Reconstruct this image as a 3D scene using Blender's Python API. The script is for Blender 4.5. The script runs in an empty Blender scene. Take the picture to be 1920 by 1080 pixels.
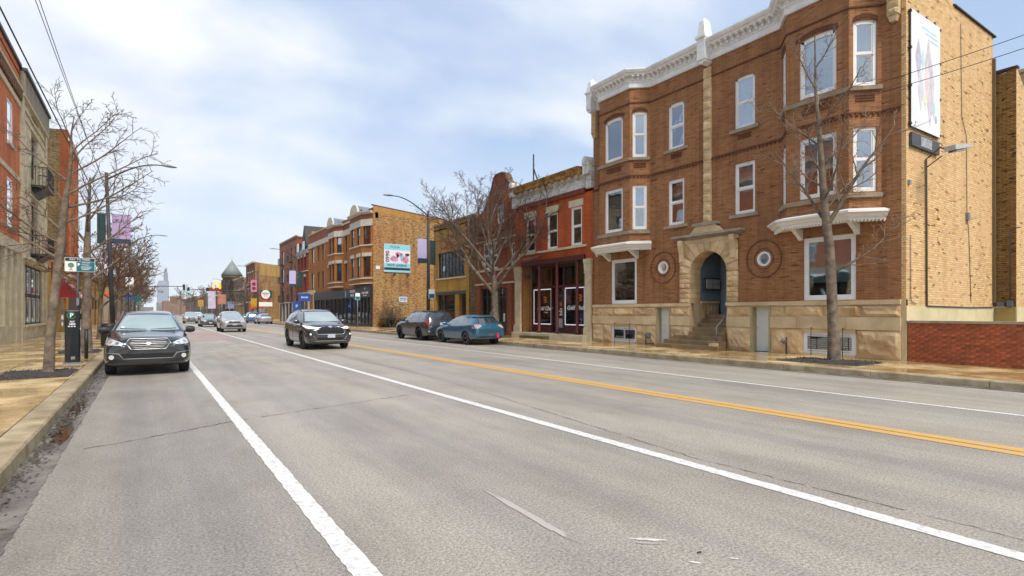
import bpy, bmesh, math, random
from mathutils import Vector, Matrix, noise
from mathutils.bvhtree import BVHTree
R = math.radians
random.seed(7)
SC = bpy.context.scene
COL = SC.collection

# ------------------------------------------------------------------ camera, sky, sun
cam_d = bpy.data.cameras.new("camera"); cam = bpy.data.objects.new("camera", cam_d); COL.objects.link(cam)
cam.location = (0, 0, 1.55); cam.rotation_euler = (R(90), 0, R(-33.485))
cam_d.sensor_width = 36; cam_d.lens = 1034 / 1920 * 36; cam_d.shift_y = 46 / 1920
cam_d.clip_start = 0.1; cam_d.clip_end = 9000
SC.camera = cam
EXPOSURE = 1.47
SUN_ELEV, SUN_AZ = 50, 184       # azimuth measured clockwise from +Y: almost straight behind the camera
wd = bpy.data.worlds.new("World"); SC.world = wd; wd.use_nodes = True
nt = wd.node_tree; nt.nodes.clear()
def wn(t, **k):
    n = nt.nodes.new(t)
    for a, b in k.items(): setattr(n, a, b)
    return n
L = nt.links.new
sky = wn('ShaderNodeTexSky', sky_type='NISHITA', sun_disc=False)
sky.sun_elevation = R(SUN_ELEV); sky.sun_rotation = R(SUN_AZ); sky.air_density = 1.0; sky.dust_density = 1.5
tc = wn('ShaderNodeTexCoord'); sep = wn('ShaderNodeSeparateXYZ'); L(tc.outputs['Generated'], sep.inputs[0])
zc = wn('ShaderNodeMath', operation='MAXIMUM'); L(sep.outputs[2], zc.inputs[0]); zc.inputs[1].default_value = 0.0
za = wn('ShaderNodeMath', operation='ADD'); L(zc.outputs[0], za.inputs[0]); za.inputs[1].default_value = 0.34
dx = wn('ShaderNodeMath', operation='DIVIDE'); L(sep.outputs[0], dx.inputs[0]); L(za.outputs[0], dx.inputs[1])
dy = wn('ShaderNodeMath', operation='DIVIDE'); L(sep.outputs[1], dy.inputs[0]); L(za.outputs[0], dy.inputs[1])
cmb = wn('ShaderNodeCombineXYZ'); L(dx.outputs[0], cmb.inputs[0]); L(dy.outputs[0], cmb.inputs[1])
mp = wn('ShaderNodeMapping'); L(cmb.outputs[0], mp.inputs[0]); mp.inputs['Location'].default_value = (3.1, 1.7, 0); mp.inputs['Rotation'].default_value = (0, 0, R(25)); mp.inputs['Scale'].default_value = (0.75, 1.0, 1)
n1 = wn('ShaderNodeTexNoise'); L(mp.outputs[0], n1.inputs['Vector']); n1.inputs['Scale'].default_value = 1.45; n1.inputs['Detail'].default_value = 9; n1.inputs['Roughness'].default_value = 0.5; n1.inputs['Distortion'].default_value = 0.25
n2 = wn('ShaderNodeTexNoise'); L(mp.outputs[0], n2.inputs['Vector']); n2.inputs['Scale'].default_value = 2.1; n2.inputs['Detail'].default_value = 5; n2.inputs['Roughness'].default_value = 0.5
r1 = wn('ShaderNodeValToRGB'); L(n1.outputs[0], r1.inputs[0])
r1.color_ramp.elements[0].position = 0.40; r1.color_ramp.elements[0].color = (0.08, 0.08, 0.08, 1)
r1.color_ramp.elements[1].position = 0.60; r1.color_ramp.elements[1].color = (1, 1, 1, 1)
r2 = wn('ShaderNodeValToRGB'); L(n2.outputs[0], r2.inputs[0])
r2.color_ramp.elements[0].position = 0.35; r2.color_ramp.elements[0].color = (4.5, 5.3, 6.8, 1)
r2.color_ramp.elements[1].position = 0.60; r2.color_ramp.elements[1].color = (8.0, 8.15, 8.4, 1)
blue = wn('ShaderNodeMix', data_type='RGBA', blend_type='MIX'); blue.inputs[0].default_value = 0.55   # thin high veil over the blue
L(sky.outputs[0], blue.inputs[6]); blue.inputs[7].default_value = (3.9, 5.5, 8.2, 1)
mx = wn('ShaderNodeMix', data_type='RGBA'); L(r1.outputs[0], mx.inputs[0]); L(blue.outputs[2], mx.inputs[6]); L(r2.outputs[0], mx.inputs[7])
# pale band of far overcast towards the horizon, all the way round
hz = wn('ShaderNodeMapRange'); L(sep.outputs[2], hz.inputs[0]); hz.inputs[1].default_value = 0.0; hz.inputs[2].default_value = 0.30; hz.inputs[3].default_value = 0.85; hz.inputs[4].default_value = 0.0
mh = wn('ShaderNodeMix', data_type='RGBA'); L(hz.outputs[0], mh.inputs[0]); L(mx.outputs[2], mh.inputs[6]); mh.inputs[7].default_value = (7.2, 7.8, 8.2, 1)
bg = wn('ShaderNodeBackground'); L(mh.outputs[2], bg.inputs[0]); bg.inputs[1].default_value = 0.050
wo = wn('ShaderNodeOutputWorld'); L(bg.outputs[0], wo.inputs[0])
sd = bpy.data.lights.new("sun", 'SUN'); sd.energy = 1.5; sd.angle = R(26); sd.color = (1.0, 0.93, 0.83)
so = bpy.data.objects.new("sun", sd); COL.objects.link(so)
so.rotation_euler = (R(90 - SUN_ELEV), 0, R(180 - SUN_AZ)); so.location = (0, 0, 60)
_d = Vector((math.sin(R(SUN_AZ)) * math.cos(R(SUN_ELEV)), math.cos(R(SUN_AZ)) * math.cos(R(SUN_ELEV)), math.sin(R(SUN_ELEV))))
so.rotation_euler = _d.to_track_quat('Z', 'Y').to_euler()
vs = SC.view_settings; vs.view_transform = 'Standard'; vs.look = 'None'; vs.exposure = EXPOSURE; vs.gamma = 1; vs.use_curve_mapping = False

# ------------------------------------------------------------------ materials
def srgb(h, k=1.0):
    h = h.lstrip('#'); o = []
    for i in (0, 2, 4):
        c = int(h[i:i+2], 16) / 255
        c = c / 12.92 if c <= 0.04045 else ((c + 0.055) / 1.055) ** 2.4
        o.append(min(1, c * k))
    return (*o, 1)
MATS = {}
def mat_new(name):
    m = bpy.data.materials.new(name); m.use_nodes = True
    return m, m.node_tree, m.node_tree.nodes['Principled BSDF']
def nd(t, ty, **k):
    n = t.nodes.new(ty)
    for a, b in k.items(): setattr(n, a, b)
    return n
def setp(b, rough=0.6, metal=0.0, spec=0.5, coat=0.0, emit=None, es=0):
    b.inputs['Roughness'].default_value = rough; b.inputs['Metallic'].default_value = metal
    b.inputs['Specular IOR Level'].default_value = spec; b.inputs['Coat Weight'].default_value = coat
    b.inputs['Coat Roughness'].default_value = 0.04
    if emit: b.inputs['Emission Color'].default_value = emit; b.inputs['Emission Strength'].default_value = es
def mplain(name, col, rough=0.6, metal=0.0, var=0.12, scale=6, bump=0.0, bscale=60, spec=0.5, coat=0.0, emit=None, es=0, co='Object', varcol=None, objvar=0.0):
    """base colour with large soft variation, optional fine relief"""
    if name in MATS: return MATS[name]
    m, t, b = mat_new(name); setp(b, rough, metal, spec, coat, emit, es)
    tcn = nd(t, 'ShaderNodeTexCoord')
    c2 = varcol or tuple(x * (1 - 2.2 * var) for x in col[:3]) + (1,)
    n = nd(t, 'ShaderNodeTexNoise'); n.inputs['Scale'].default_value = scale; n.inputs['Detail'].default_value = 6; n.inputs['Roughness'].default_value = 0.62
    t.links.new(tcn.outputs[co], n.inputs['Vector'])
    rp = nd(t, 'ShaderNodeValToRGB'); rp.color_ramp.elements[0].position = 0.33; rp.color_ramp.elements[1].position = 0.66
    rp.color_ramp.elements[0].color = c2; rp.color_ramp.elements[1].color = col
    t.links.new(n.outputs[0], rp.inputs[0]); out = rp.outputs[0]
    if objvar:
        oi = nd(t, 'ShaderNodeObjectInfo'); hs = nd(t, 'ShaderNodeHueSaturation')
        mr = nd(t, 'ShaderNodeMapRange'); mr.inputs[3].default_value = 1 - objvar; mr.inputs[4].default_value = 1 + objvar
        t.links.new(oi.outputs['Random'], mr.inputs[0]); t.links.new(mr.outputs[0], hs.inputs['Value']); t.links.new(out, hs.inputs['Color']); out = hs.outputs[0]
    t.links.new(out, b.inputs['Base Color'])
    if bump:
        n3 = nd(t, 'ShaderNodeTexNoise'); n3.inputs['Scale'].default_value = bscale; n3.inputs['Detail'].default_value = 4
        t.links.new(tcn.outputs[co], n3.inputs['Vector'])
        bp = nd(t, 'ShaderNodeBump'); bp.inputs['Strength'].default_value = bump; bp.inputs['Distance'].default_value = 0.02
        t.links.new(n3.outputs[0], bp.inputs['Height']); t.links.new(bp.outputs[0], b.inputs['Normal'])
    MATS[name] = m; return m
def mbrick(name, c1, c2, mortar, bw=0.2, bh=0.067, ms=0.009, rough=0.85, stain=0.35, stcol=None, sscale=0.55, bump=0.35, third=None, thirdamt=0.5, third_scale=1.0, streak=0.70):
    """brickwork laid out in metres on the wall's own UVs"""
    if name in MATS: return MATS[name]
    m, t, b = mat_new(name); setp(b, rough, spec=0.25)
    uv = nd(t, 'ShaderNodeUVMap'); uv.uv_map = 'UVMap'
    br = nd(t, 'ShaderNodeTexBrick'); br.inputs['Scale'].default_value = 1; br.inputs['Brick Width'].default_value = bw; br.inputs['Row Height'].default_value = bh
    br.inputs['Mortar Size'].default_value = ms; br.inputs['Mortar Smooth'].default_value = 0.2; br.inputs['Bias'].default_value = 0.0
    br.inputs['Color1'].default_value = c1; br.inputs['Color2'].default_value = c2; br.inputs['Mortar'].default_value = mortar
    t.links.new(uv.outputs[0], br.inputs['Vector']); out = br.outputs['Color']
    # per-brick scatter of a third tone: noise stretched to brick proportions
    if third:
        mpp = nd(t, 'ShaderNodeMapping'); mpp.inputs['Scale'].default_value = (third_scale / bw, third_scale / bh, 1); t.links.new(uv.outputs[0], mpp.inputs[0])
        wn_ = nd(t, 'ShaderNodeTexNoise'); wn_.inputs['Scale'].default_value = 0.9; wn_.inputs['Detail'].default_value = 2; t.links.new(mpp.outputs[0], wn_.inputs['Vector'])
        rr = nd(t, 'ShaderNodeValToRGB'); rr.color_ramp.elements[0].position = 0.60 - 0.14 * thirdamt; rr.color_ramp.elements[1].position = 0.68 - 0.08 * thirdamt
        t.links.new(wn_.outputs[0], rr.inputs[0])
        mm = nd(t, 'ShaderNodeMix', data_type='RGBA'); t.links.new(rr.outputs[0], mm.inputs[0]); t.links.new(out, mm.inputs[6]); mm.inputs[7].default_value = third; out = mm.outputs[2]
    ns = nd(t, 'ShaderNodeTexNoise'); ns.inputs['Scale'].default_value = sscale; ns.inputs['Detail'].default_value = 8; ns.inputs['Roughness'].default_value = 0.6
    t.links.new(uv.outputs[0], ns.inputs['Vector'])
    rs = nd(t, 'ShaderNodeValToRGB'); rs.color_ramp.elements[0].position = 0.40; rs.color_ramp.elements[1].position = 0.70
    rs.color_ramp.elements[0].color = (0, 0, 0, 1); rs.color_ramp.elements[1].color = (stain, stain, stain, 1); t.links.new(ns.outputs[0], rs.inputs[0])
    m2 = nd(t, 'ShaderNodeMix', data_type='RGBA'); t.links.new(rs.outputs[0], m2.inputs[0]); t.links.new(out, m2.inputs[6]); m2.inputs[7].default_value = stcol or tuple(x * 0.5 for x in c1[:3]) + (1,)
    mps = nd(t, 'ShaderNodeMapping'); mps.inputs['Scale'].default_value = (2.6, 0.16, 1); t.links.new(uv.outputs[0], mps.inputs[0])   # rain streaks running down the wall
    nst = nd(t, 'ShaderNodeTexNoise'); nst.inputs['Scale'].default_value = 1.0; nst.inputs['Detail'].default_value = 7; nst.inputs['Roughness'].default_value = 0.65; t.links.new(mps.outputs[0], nst.inputs['Vector'])
    rst = nd(t, 'ShaderNodeValToRGB'); rst.color_ramp.elements[0].position = 0.34; rst.color_ramp.elements[0].color = (streak, streak * .985, streak * .97, 1); rst.color_ramp.elements[1].position = 0.52; rst.color_ramp.elements[1].color = (1, 1, 1, 1); t.links.new(nst.outputs[0], rst.inputs[0])
    mst = nd(t, 'ShaderNodeMix', data_type='RGBA', blend_type='MULTIPLY'); mst.inputs[0].default_value = 1; t.links.new(m2.outputs[2], mst.inputs[6]); t.links.new(rst.outputs[0], mst.inputs[7])
    t.links.new(mst.outputs[2], b.inputs['Base Color'])
    n3 = nd(t, 'ShaderNodeTexNoise'); n3.inputs['Scale'].default_value = 30; n3.inputs['Detail'].default_value = 4; t.links.new(uv.outputs[0], n3.inputs['Vector'])
    ad = nd(t, 'ShaderNodeMath', operation='SUBTRACT'); ml = nd(t, 'ShaderNodeMath', operation='MULTIPLY'); ml.inputs[1].default_value = 0.35
    t.links.new(n3.outputs[0], ml.inputs[0]); t.links.new(ml.outputs[0], ad.inputs[0]); t.links.new(br.outputs['Fac'], ad.inputs[1])
    bp = nd(t, 'ShaderNodeBump'); bp.inputs['Strength'].default_value = bump; bp.inputs['Distance'].default_value = 0.012
    t.links.new(ad.outputs[0], bp.inputs['Height']); t.links.new(bp.outputs[0], b.inputs['Normal'])
    MATS[name] = m; return m
def mglass(name='window_glass', tint=(0.75, 0.82, 0.84, 1), refl=0.24, rough=0.03, base=None):
    """window glass: see-through with a sky reflection that grows at grazing angles"""
    if name in MATS: return MATS[name]
    m = bpy.data.materials.new(name); m.use_nodes = True; t = m.node_tree; t.nodes.clear()
    o = nd(t, 'ShaderNodeOutputMaterial'); mix = nd(t, 'ShaderNodeMixShader')
    tr = nd(t, 'ShaderNodeBsdfTransparent'); tr.inputs[0].default_value = tint
    gl = nd(t, 'ShaderNodeBsdfGlossy'); gl.inputs['Roughness'].default_value = rough; gl.inputs[0].default_value = (0.95, 0.97, 1, 1)
    fr = nd(t, 'ShaderNodeFresnel'); fr.inputs[0].default_value = 1.5
    ad = nd(t, 'ShaderNodeMath', operation='ADD'); ad.use_clamp = True; ad.inputs[1].default_value = refl
    tcn = nd(t, 'ShaderNodeTexCoord'); nn = nd(t, 'ShaderNodeTexNoise'); nn.inputs['Scale'].default_value = 1.3; t.links.new(tcn.outputs['Object'], nn.inputs['Vector'])
    bp = nd(t, 'ShaderNodeBump'); bp.inputs['Strength'].default_value = 0.12; bp.inputs['Distance'].default_value = 0.03; t.links.new(nn.outputs[0], bp.inputs['Height']); t.links.new(bp.outputs[0], gl.inputs['Normal'])
    t.links.new(fr.outputs[0], ad.inputs[0]); t.links.new(ad.outputs[0], mix.inputs[0]); t.links.new(tr.outputs[0], mix.inputs[1]); t.links.new(gl.outputs[0], mix.inputs[2])
    t.links.new(mix.outputs[0], o.inputs[0]); MATS[name] = m; return m

# ------------------------------------------------------------------ object helpers
def props(o, label=None, cat=None, group=None, kind=None):
    if label: o['label'] = label
    if cat: o['category'] = cat
    if group: o['group'] = group
    if kind: o['kind'] = kind
    return o
def thing(name, label, cat, loc=(0, 0, 0), rotz=0, group=None, kind=None):
    o = bpy.data.objects.new(name, None); COL.objects.link(o); o.location = loc; o.rotation_euler = (0, 0, rotz); o.empty_display_size = 0.2
    props(o, label, cat, group, kind); o['_b'] = tuple(loc); return o
def kids(o): return [c for c in COL.objects if c.parent == o]
def copy_tree(o, parent=None):
    ch = list(o.children); c = o.copy(); COL.objects.link(c)
    if parent: c.parent = parent
    for k in ch: copy_tree(k, c)
    return c
class Fr:
    """a wall's own frame: u along the wall, n out of the wall, z up"""
    def __init__(s, o, u, n):
        s.o = Vector((o[0], o[1])); s.u = Vector(u).normalized(); s.n = Vector(n).normalized()
    def p(s, u, n, z): q = s.o + s.u * u + s.n * n; return (q.x, q.y, z)
def FrX(x, sgn): return Fr((x, 0), (0, 1), (sgn, 0))       # facade along the street, facing the street
def FrY(y, sgn=-1): return Fr((0, y), (1, 0), (0, sgn))    # wall across the street direction
W0 = Fr((0, 0), (1, 0), (0, 1))                            # world frame: u = x, n = y
class MB:
    def __init__(s): s.v = []; s.f = []; s.sm = []
    def face(s, pts, smooth=False):
        i = len(s.v); s.v += [tuple(p) for p in pts]; s.f.append(tuple(range(i, i + len(pts)))); s.sm.append(smooth); return s
    def box(s, fr, u0, u1, n0, n1, z0, z1):
        i = len(s.v)
        for z in (z0, z1):
            for u, n in ((u0, n0), (u1, n0), (u1, n1), (u0, n1)): s.v.append(fr.p(u, n, z))
        for q in ((0, 3, 2, 1), (4, 5, 6, 7), (0, 1, 5, 4), (1, 2, 6, 5), (2, 3, 7, 6), (3, 0, 4, 7)): s.f.append(tuple(i + a for a in q)); s.sm.append(False)
        return s
    def prism(s, pts3a, pts3b, smooth=False, caps=True):
        i = len(s.v); n = len(pts3a); s.v += [tuple(p) for p in pts3a] + [tuple(p) for p in pts3b]
        for k in range(n):
            j = (k + 1) % n; s.f.append((i + k, i + j, i + n + j, i + n + k)); s.sm.append(smooth)
        if caps: s.f.append(tuple(range(i + n - 1, i - 1, -1))); s.f.append(tuple(range(i + n, i + 2 * n))); s.sm += [False, False]
        return s
    def polyz(s, pts, z0, z1):        # plan polygon raised
        return s.prism([(x, y, z0) for x, y in pts], [(x, y, z1) for x, y in pts])
    def pan(s, fr, pts, n0, n1):      # polygon drawn on a wall (u,z), pushed from n0 to n1
        return s.prism([fr.p(u, n0, z) for u, z in pts], [fr.p(u, n1, z) for u, z in pts])
    def tube(s, pts, rad, seg=6, cap=True, smooth=True):
        pts = [Vector(p) for p in pts]; n = len(pts)
        if not isinstance(rad, (list, tuple)): rad = [rad] * n
        ref = None; base = len(s.v)
        for k in range(n):
            d = (pts[min(k + 1, n - 1)] - pts[max(k - 1, 0)])
            if d.length < 1e-9: d = Vector((0, 0, 1))
            d.normalize()
            if ref is None: ref = d.orthogonal().normalized()
            ref = (ref - d * ref.dot(d)); ref = ref.normalized() if ref.length > 1e-6 else d.orthogonal().normalized()
            b2 = d.cross(ref)
            for a in range(seg):
                an = 2 * math.pi * a / seg; s.v.append(tuple(pts[k] + (ref * math.cos(an) + b2 * math.sin(an)) * rad[k]))
        for k in range(n - 1):
            for a in range(seg):
                c = (a + 1) % seg; s.f.append((base + k * seg + a, base + k * seg + c, base + (k + 1) * seg + c, base + (k + 1) * seg + a)); s.sm.append(smooth)
        if cap:
            s.f.append(tuple(base + a for a in range(seg - 1, -1, -1))); s.f.append(tuple(base + (n - 1) * seg + a for a in range(seg))); s.sm += [False, False]
        return s
    def lathe(s, c, prof, seg=16, axis='z'):
        i = len(s.v); n = len(prof)
        for r, h in prof:
            for a in range(seg):
                an = 2 * math.pi * a / seg; x, y = r * math.cos(an), r * math.sin(an)
                s.v.append((c[0] + x, c[1] + y, c[2] + h) if axis == 'z' else (c[0] + h, c[1] + x, c[2] + y) if axis == 'x' else (c[0] + x, c[1] + h, c[2] + y))
        for k in range(n - 1):
            for a in range(seg):
                b = (a + 1) % seg; s.f.append((i + k * seg + a, i + k * seg + b, i + (k + 1) * seg + b, i + (k + 1) * seg + a)); s.sm.append(True)
        s.f.append(tuple(i + a for a in range(seg - 1, -1, -1))); s.f.append(tuple(i + (n - 1) * seg + a for a in range(seg))); s.sm += [False, False]
        return s
    def wall(s, fr, u0, u1, z0, z1, ops=(), depth=0.2, n=0.0):
        """wall face with real openings and reveals; an opening is (ua, ub, za, zb[, rise])"""
        us = sorted({u0, u1} | {o[0] for o in ops} | {o[1] for o in ops}); zs = sorted({z0, z1} | {o[2] for o in ops} | {o[3] for o in ops})
        for i in range(len(us) - 1):
            for j in range(len(zs) - 1):
                um, zm = (us[i] + us[i + 1]) / 2, (zs[j] + zs[j + 1]) / 2
                if any(o[0] < um < o[1] and o[2] < zm < o[3] for o in ops): continue
                s.face([fr.p(us[i], n, zs[j]), fr.p(us[i + 1], n, zs[j]), fr.p(us[i + 1], n, zs[j + 1]), fr.p(us[i], n, zs[j + 1])])
        for o in ops:
            a, b, c, d = o[:4]; rise = o[4] if len(o) > 4 else 0; e = n - depth
            for q in (((a, c), (a, d - rise)), ((b, c), (b, d - rise)), ((a, c), (b, c))):
                s.face([fr.p(q[0][0], n, q[0][1]), fr.p(q[1][0], n, q[1][1]), fr.p(q[1][0], e, q[1][1]), fr.p(q[0][0], e, q[0][1])])
            N = 1 if not rise else 14
            if rise:
                ar = [arc(a, b, d, rise, k / N) for k in range(N + 1)]
            else: ar = [(a, d), (b, d)]
            for k in range(N):
                (ua, za), (ub, zb) = ar[k], ar[k + 1]
                s.face([fr.p(ua, n, za), fr.p(ub, n, zb), fr.p(ub, e, zb), fr.p(ua, e, za)])
                if rise: s.face([fr.p(ua, n, za), fr.p(ub, n, zb), fr.p(ub, n, d), fr.p(ua, n, d)])
        return s
    def sweep(s, path, prof, closed_ends=True):
        """profile (out, z) carried along a plan path with mitred corners; outward = right-hand side of travel x -1"""
        n = len(path); P = [Vector(p) for p in path]; offs = []
        for k in range(n):
            d0 = (P[k] - P[k - 1]).normalized() if k > 0 else None; d1 = (P[k + 1] - P[k]).normalized() if k < n - 1 else None
            if d0 is None: d0 = d1
            if d1 is None: d1 = d0
            n0 = Vector((-d0.y, d0.x)); n1 = Vector((-d1.y, d1.x)); m = (n0 + n1).normalized(); offs.append(m / max(0.35, m.dot(n0)))
        i = len(s.v); q = len(prof)
        for k in range(n):
            for o, z in prof: a = P[k] + offs[k] * o; s.v.append((a.x, a.y, z))
        for k in range(n - 1):
            for j in range(q):
                l = (j + 1) % q; s.f.append((i + k * q + j, i + k * q + l, i + (k + 1) * q + l, i + (k + 1) * q + j)); s.sm.append(False)
        s.f.append(tuple(i + j for j in range(q))); s.f.append(tuple(i + (n - 1) * q + j for j in range(q - 1, -1, -1))); s.sm += [False, False]
        return s
    def mesh(s, name, mat, base=(0, 0, 0), uv=True):
        me = bpy.data.meshes.new(name); bx, by, bz = base
        me.from_pydata([(x - bx, y - by, z - bz) for x, y, z in s.v], [], s.f)
        me.polygons.foreach_set('use_smooth', s.sm)
        if uv:
            ul = me.uv_layers.new(name='UVMap'); V = s.v
            for p in me.polygons:
                nx, ny, nz = p.normal
                h = math.hypot(nx, ny)
                for li in p.loop_indices:
                    v = V[me.loops[li].vertex_index]
                    if abs(nz) > 0.75 or h < 1e-6: ul.data[li].uv = (v[0], v[1])
                    else: ul.data[li].uv = ((-ny * v[0] + nx * v[1]) / h * (1 if nx + ny * 1.01 > 0 else -1), v[2])
        me.materials.append(mat); return me
    def build(s, name, mat, parent=None, label=None, cat=None, group=None, kind=None, bevel=0):
        base = tuple(parent['_b']) if parent is not None and '_b' in parent else (0, 0, 0)
        o = bpy.data.objects.new(name, s.mesh(name, mat, base)); COL.objects.link(o)
        if parent is not None: o.parent = parent
        o['_b'] = base
        props(o, label, cat, group, kind)
        if bevel:
            md = o.modifiers.new('bevel', 'BEVEL'); md.width = bevel; md.segments = 2; md.limit_method = 'ANGLE'
        return o
def arc(a, b, top, rise, t):
    """point on an arch between u=a and u=b: full ellipse half when rise is about half the width, else a flat segment"""
    u = a + (b - a) * t; w = (b - a) / 2
    if rise > 0.8 * w:
        an = math.pi * (1 - t); return ((a + b) / 2 + w * math.cos(an), top - rise + rise * math.sin(an))
    r_ = (w * w + rise * rise) / (2 * rise); x = u - (a + b) / 2
    return (u, top - r_ + math.sqrt(max(0, r_ * r_ - x * x)))
def text_mesh(body, size, mat, origin, xdir, parent, name='lettering', extrude=0.004, align='CENTER', zdir=(0, 0, 1), sx=1.0, bold=0.0, shear=0.0):
    cu = bpy.data.curves.new('t', 'FONT'); cu.body = body; cu.size = size; cu.extrude = extrude; cu.align_x = align; cu.align_y = 'CENTER'; cu.offset = bold; cu.shear = shear; cu.resolution_u = 3
    to = bpy.data.objects.new('t', cu); COL.objects.link(to); dg = bpy.context.evaluated_depsgraph_get(); me = bpy.data.meshes.new_from_object(to.evaluated_get(dg))
    bpy.data.objects.remove(to); bpy.data.curves.remove(cu)
    X = Vector(xdir).normalized(); Z = Vector(zdir).normalized(); N = X.cross(Z)
    base = Vector(parent['_b']) if parent is not None and '_b' in parent else Vector((0, 0, 0))
    M = Matrix(((X.x * sx, Z.x, N.x, origin[0] - base.x), (X.y * sx, Z.y, N.y, origin[1] - base.y), (X.z * sx, Z.z, N.z, origin[2] - base.z), (0, 0, 0, 1)))
    me.transform(M); me.materials.clear(); me.materials.append(mat); me.name = name
    o = bpy.data.objects.new(name, me); COL.objects.link(o)
    if parent is not None: o.parent = parent
    o['_b'] = tuple(base); return o

# ------------------------------------------------------------------ palette
WHITE = mplain('white_painted_wood', (0.80, 0.80, 0.78, 1), 0.5, var=0.04, scale=3)
WHITE_OLD = mplain('weathered_white_paint', (0.82, 0.82, 0.80, 1), 0.7, var=0.09, scale=3.5, bump=0.15, bscale=25)
BLACKM = mplain('black_painted_metal', (0.02, 0.02, 0.022, 1), 0.45, var=0.1)
DARKM = mplain('dark_grey_metal', (0.06, 0.062, 0.065, 1), 0.45, metal=0.3, var=0.1)
GREYM = mplain('grey_metal', (0.28, 0.29, 0.30, 1), 0.45, metal=0.5, var=0.1)
CHROME = mplain('chrome', (0.75, 0.76, 0.78, 1), 0.16, metal=1.0, var=0.03)
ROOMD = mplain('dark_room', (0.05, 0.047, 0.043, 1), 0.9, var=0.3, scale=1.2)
BLIND = mplain('window_blind', (0.86, 0.87, 0.86, 1), 0.8, var=0.05, scale=2, objvar=0.12)
CURT = mplain('grey_curtain', (0.25, 0.27, 0.28, 1), 0.9, var=0.2, scale=3, objvar=0.35)
SCREEN = mplain('insect_screen', (0.13, 0.15, 0.17, 1), 0.8, var=0.1, scale=2, objvar=0.25)
GLASS = mglass(); GLASS_SHOP = mglass('shop_glass', (0.6, 0.68, 0.7, 1), 0.06)
LIME = mplain('limestone', srgb('#dcc198', 0.95), 0.85, var=0.16, scale=1.6, bump=0.5, bscale=14, varcol=srgb('#bf9c6c', 0.85), objvar=0.14)
LIME_S = mplain('smooth_limestone', srgb('#d9c29a', 0.95), 0.8, var=0.14, scale=1.2, bump=0.2, bscale=30, varcol=srgb('#bfa67c', 0.88), objvar=0.08)
STONEGREY = mplain('grey_sill_stone', srgb('#b3a48c', 0.8), 0.8, var=0.15, scale=3, bump=0.2, bscale=30)
CONC = mplain('kerb_concrete', srgb('#c0af8e', 0.82), 0.75, var=0.2, scale=2.5, bump=0.3, bscale=45, varcol=srgb('#94805c', 0.75), objvar=0.1)
WOODY = mplain('plywood', srgb('#c9a063', 0.8), 0.8, var=0.1)
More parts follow.
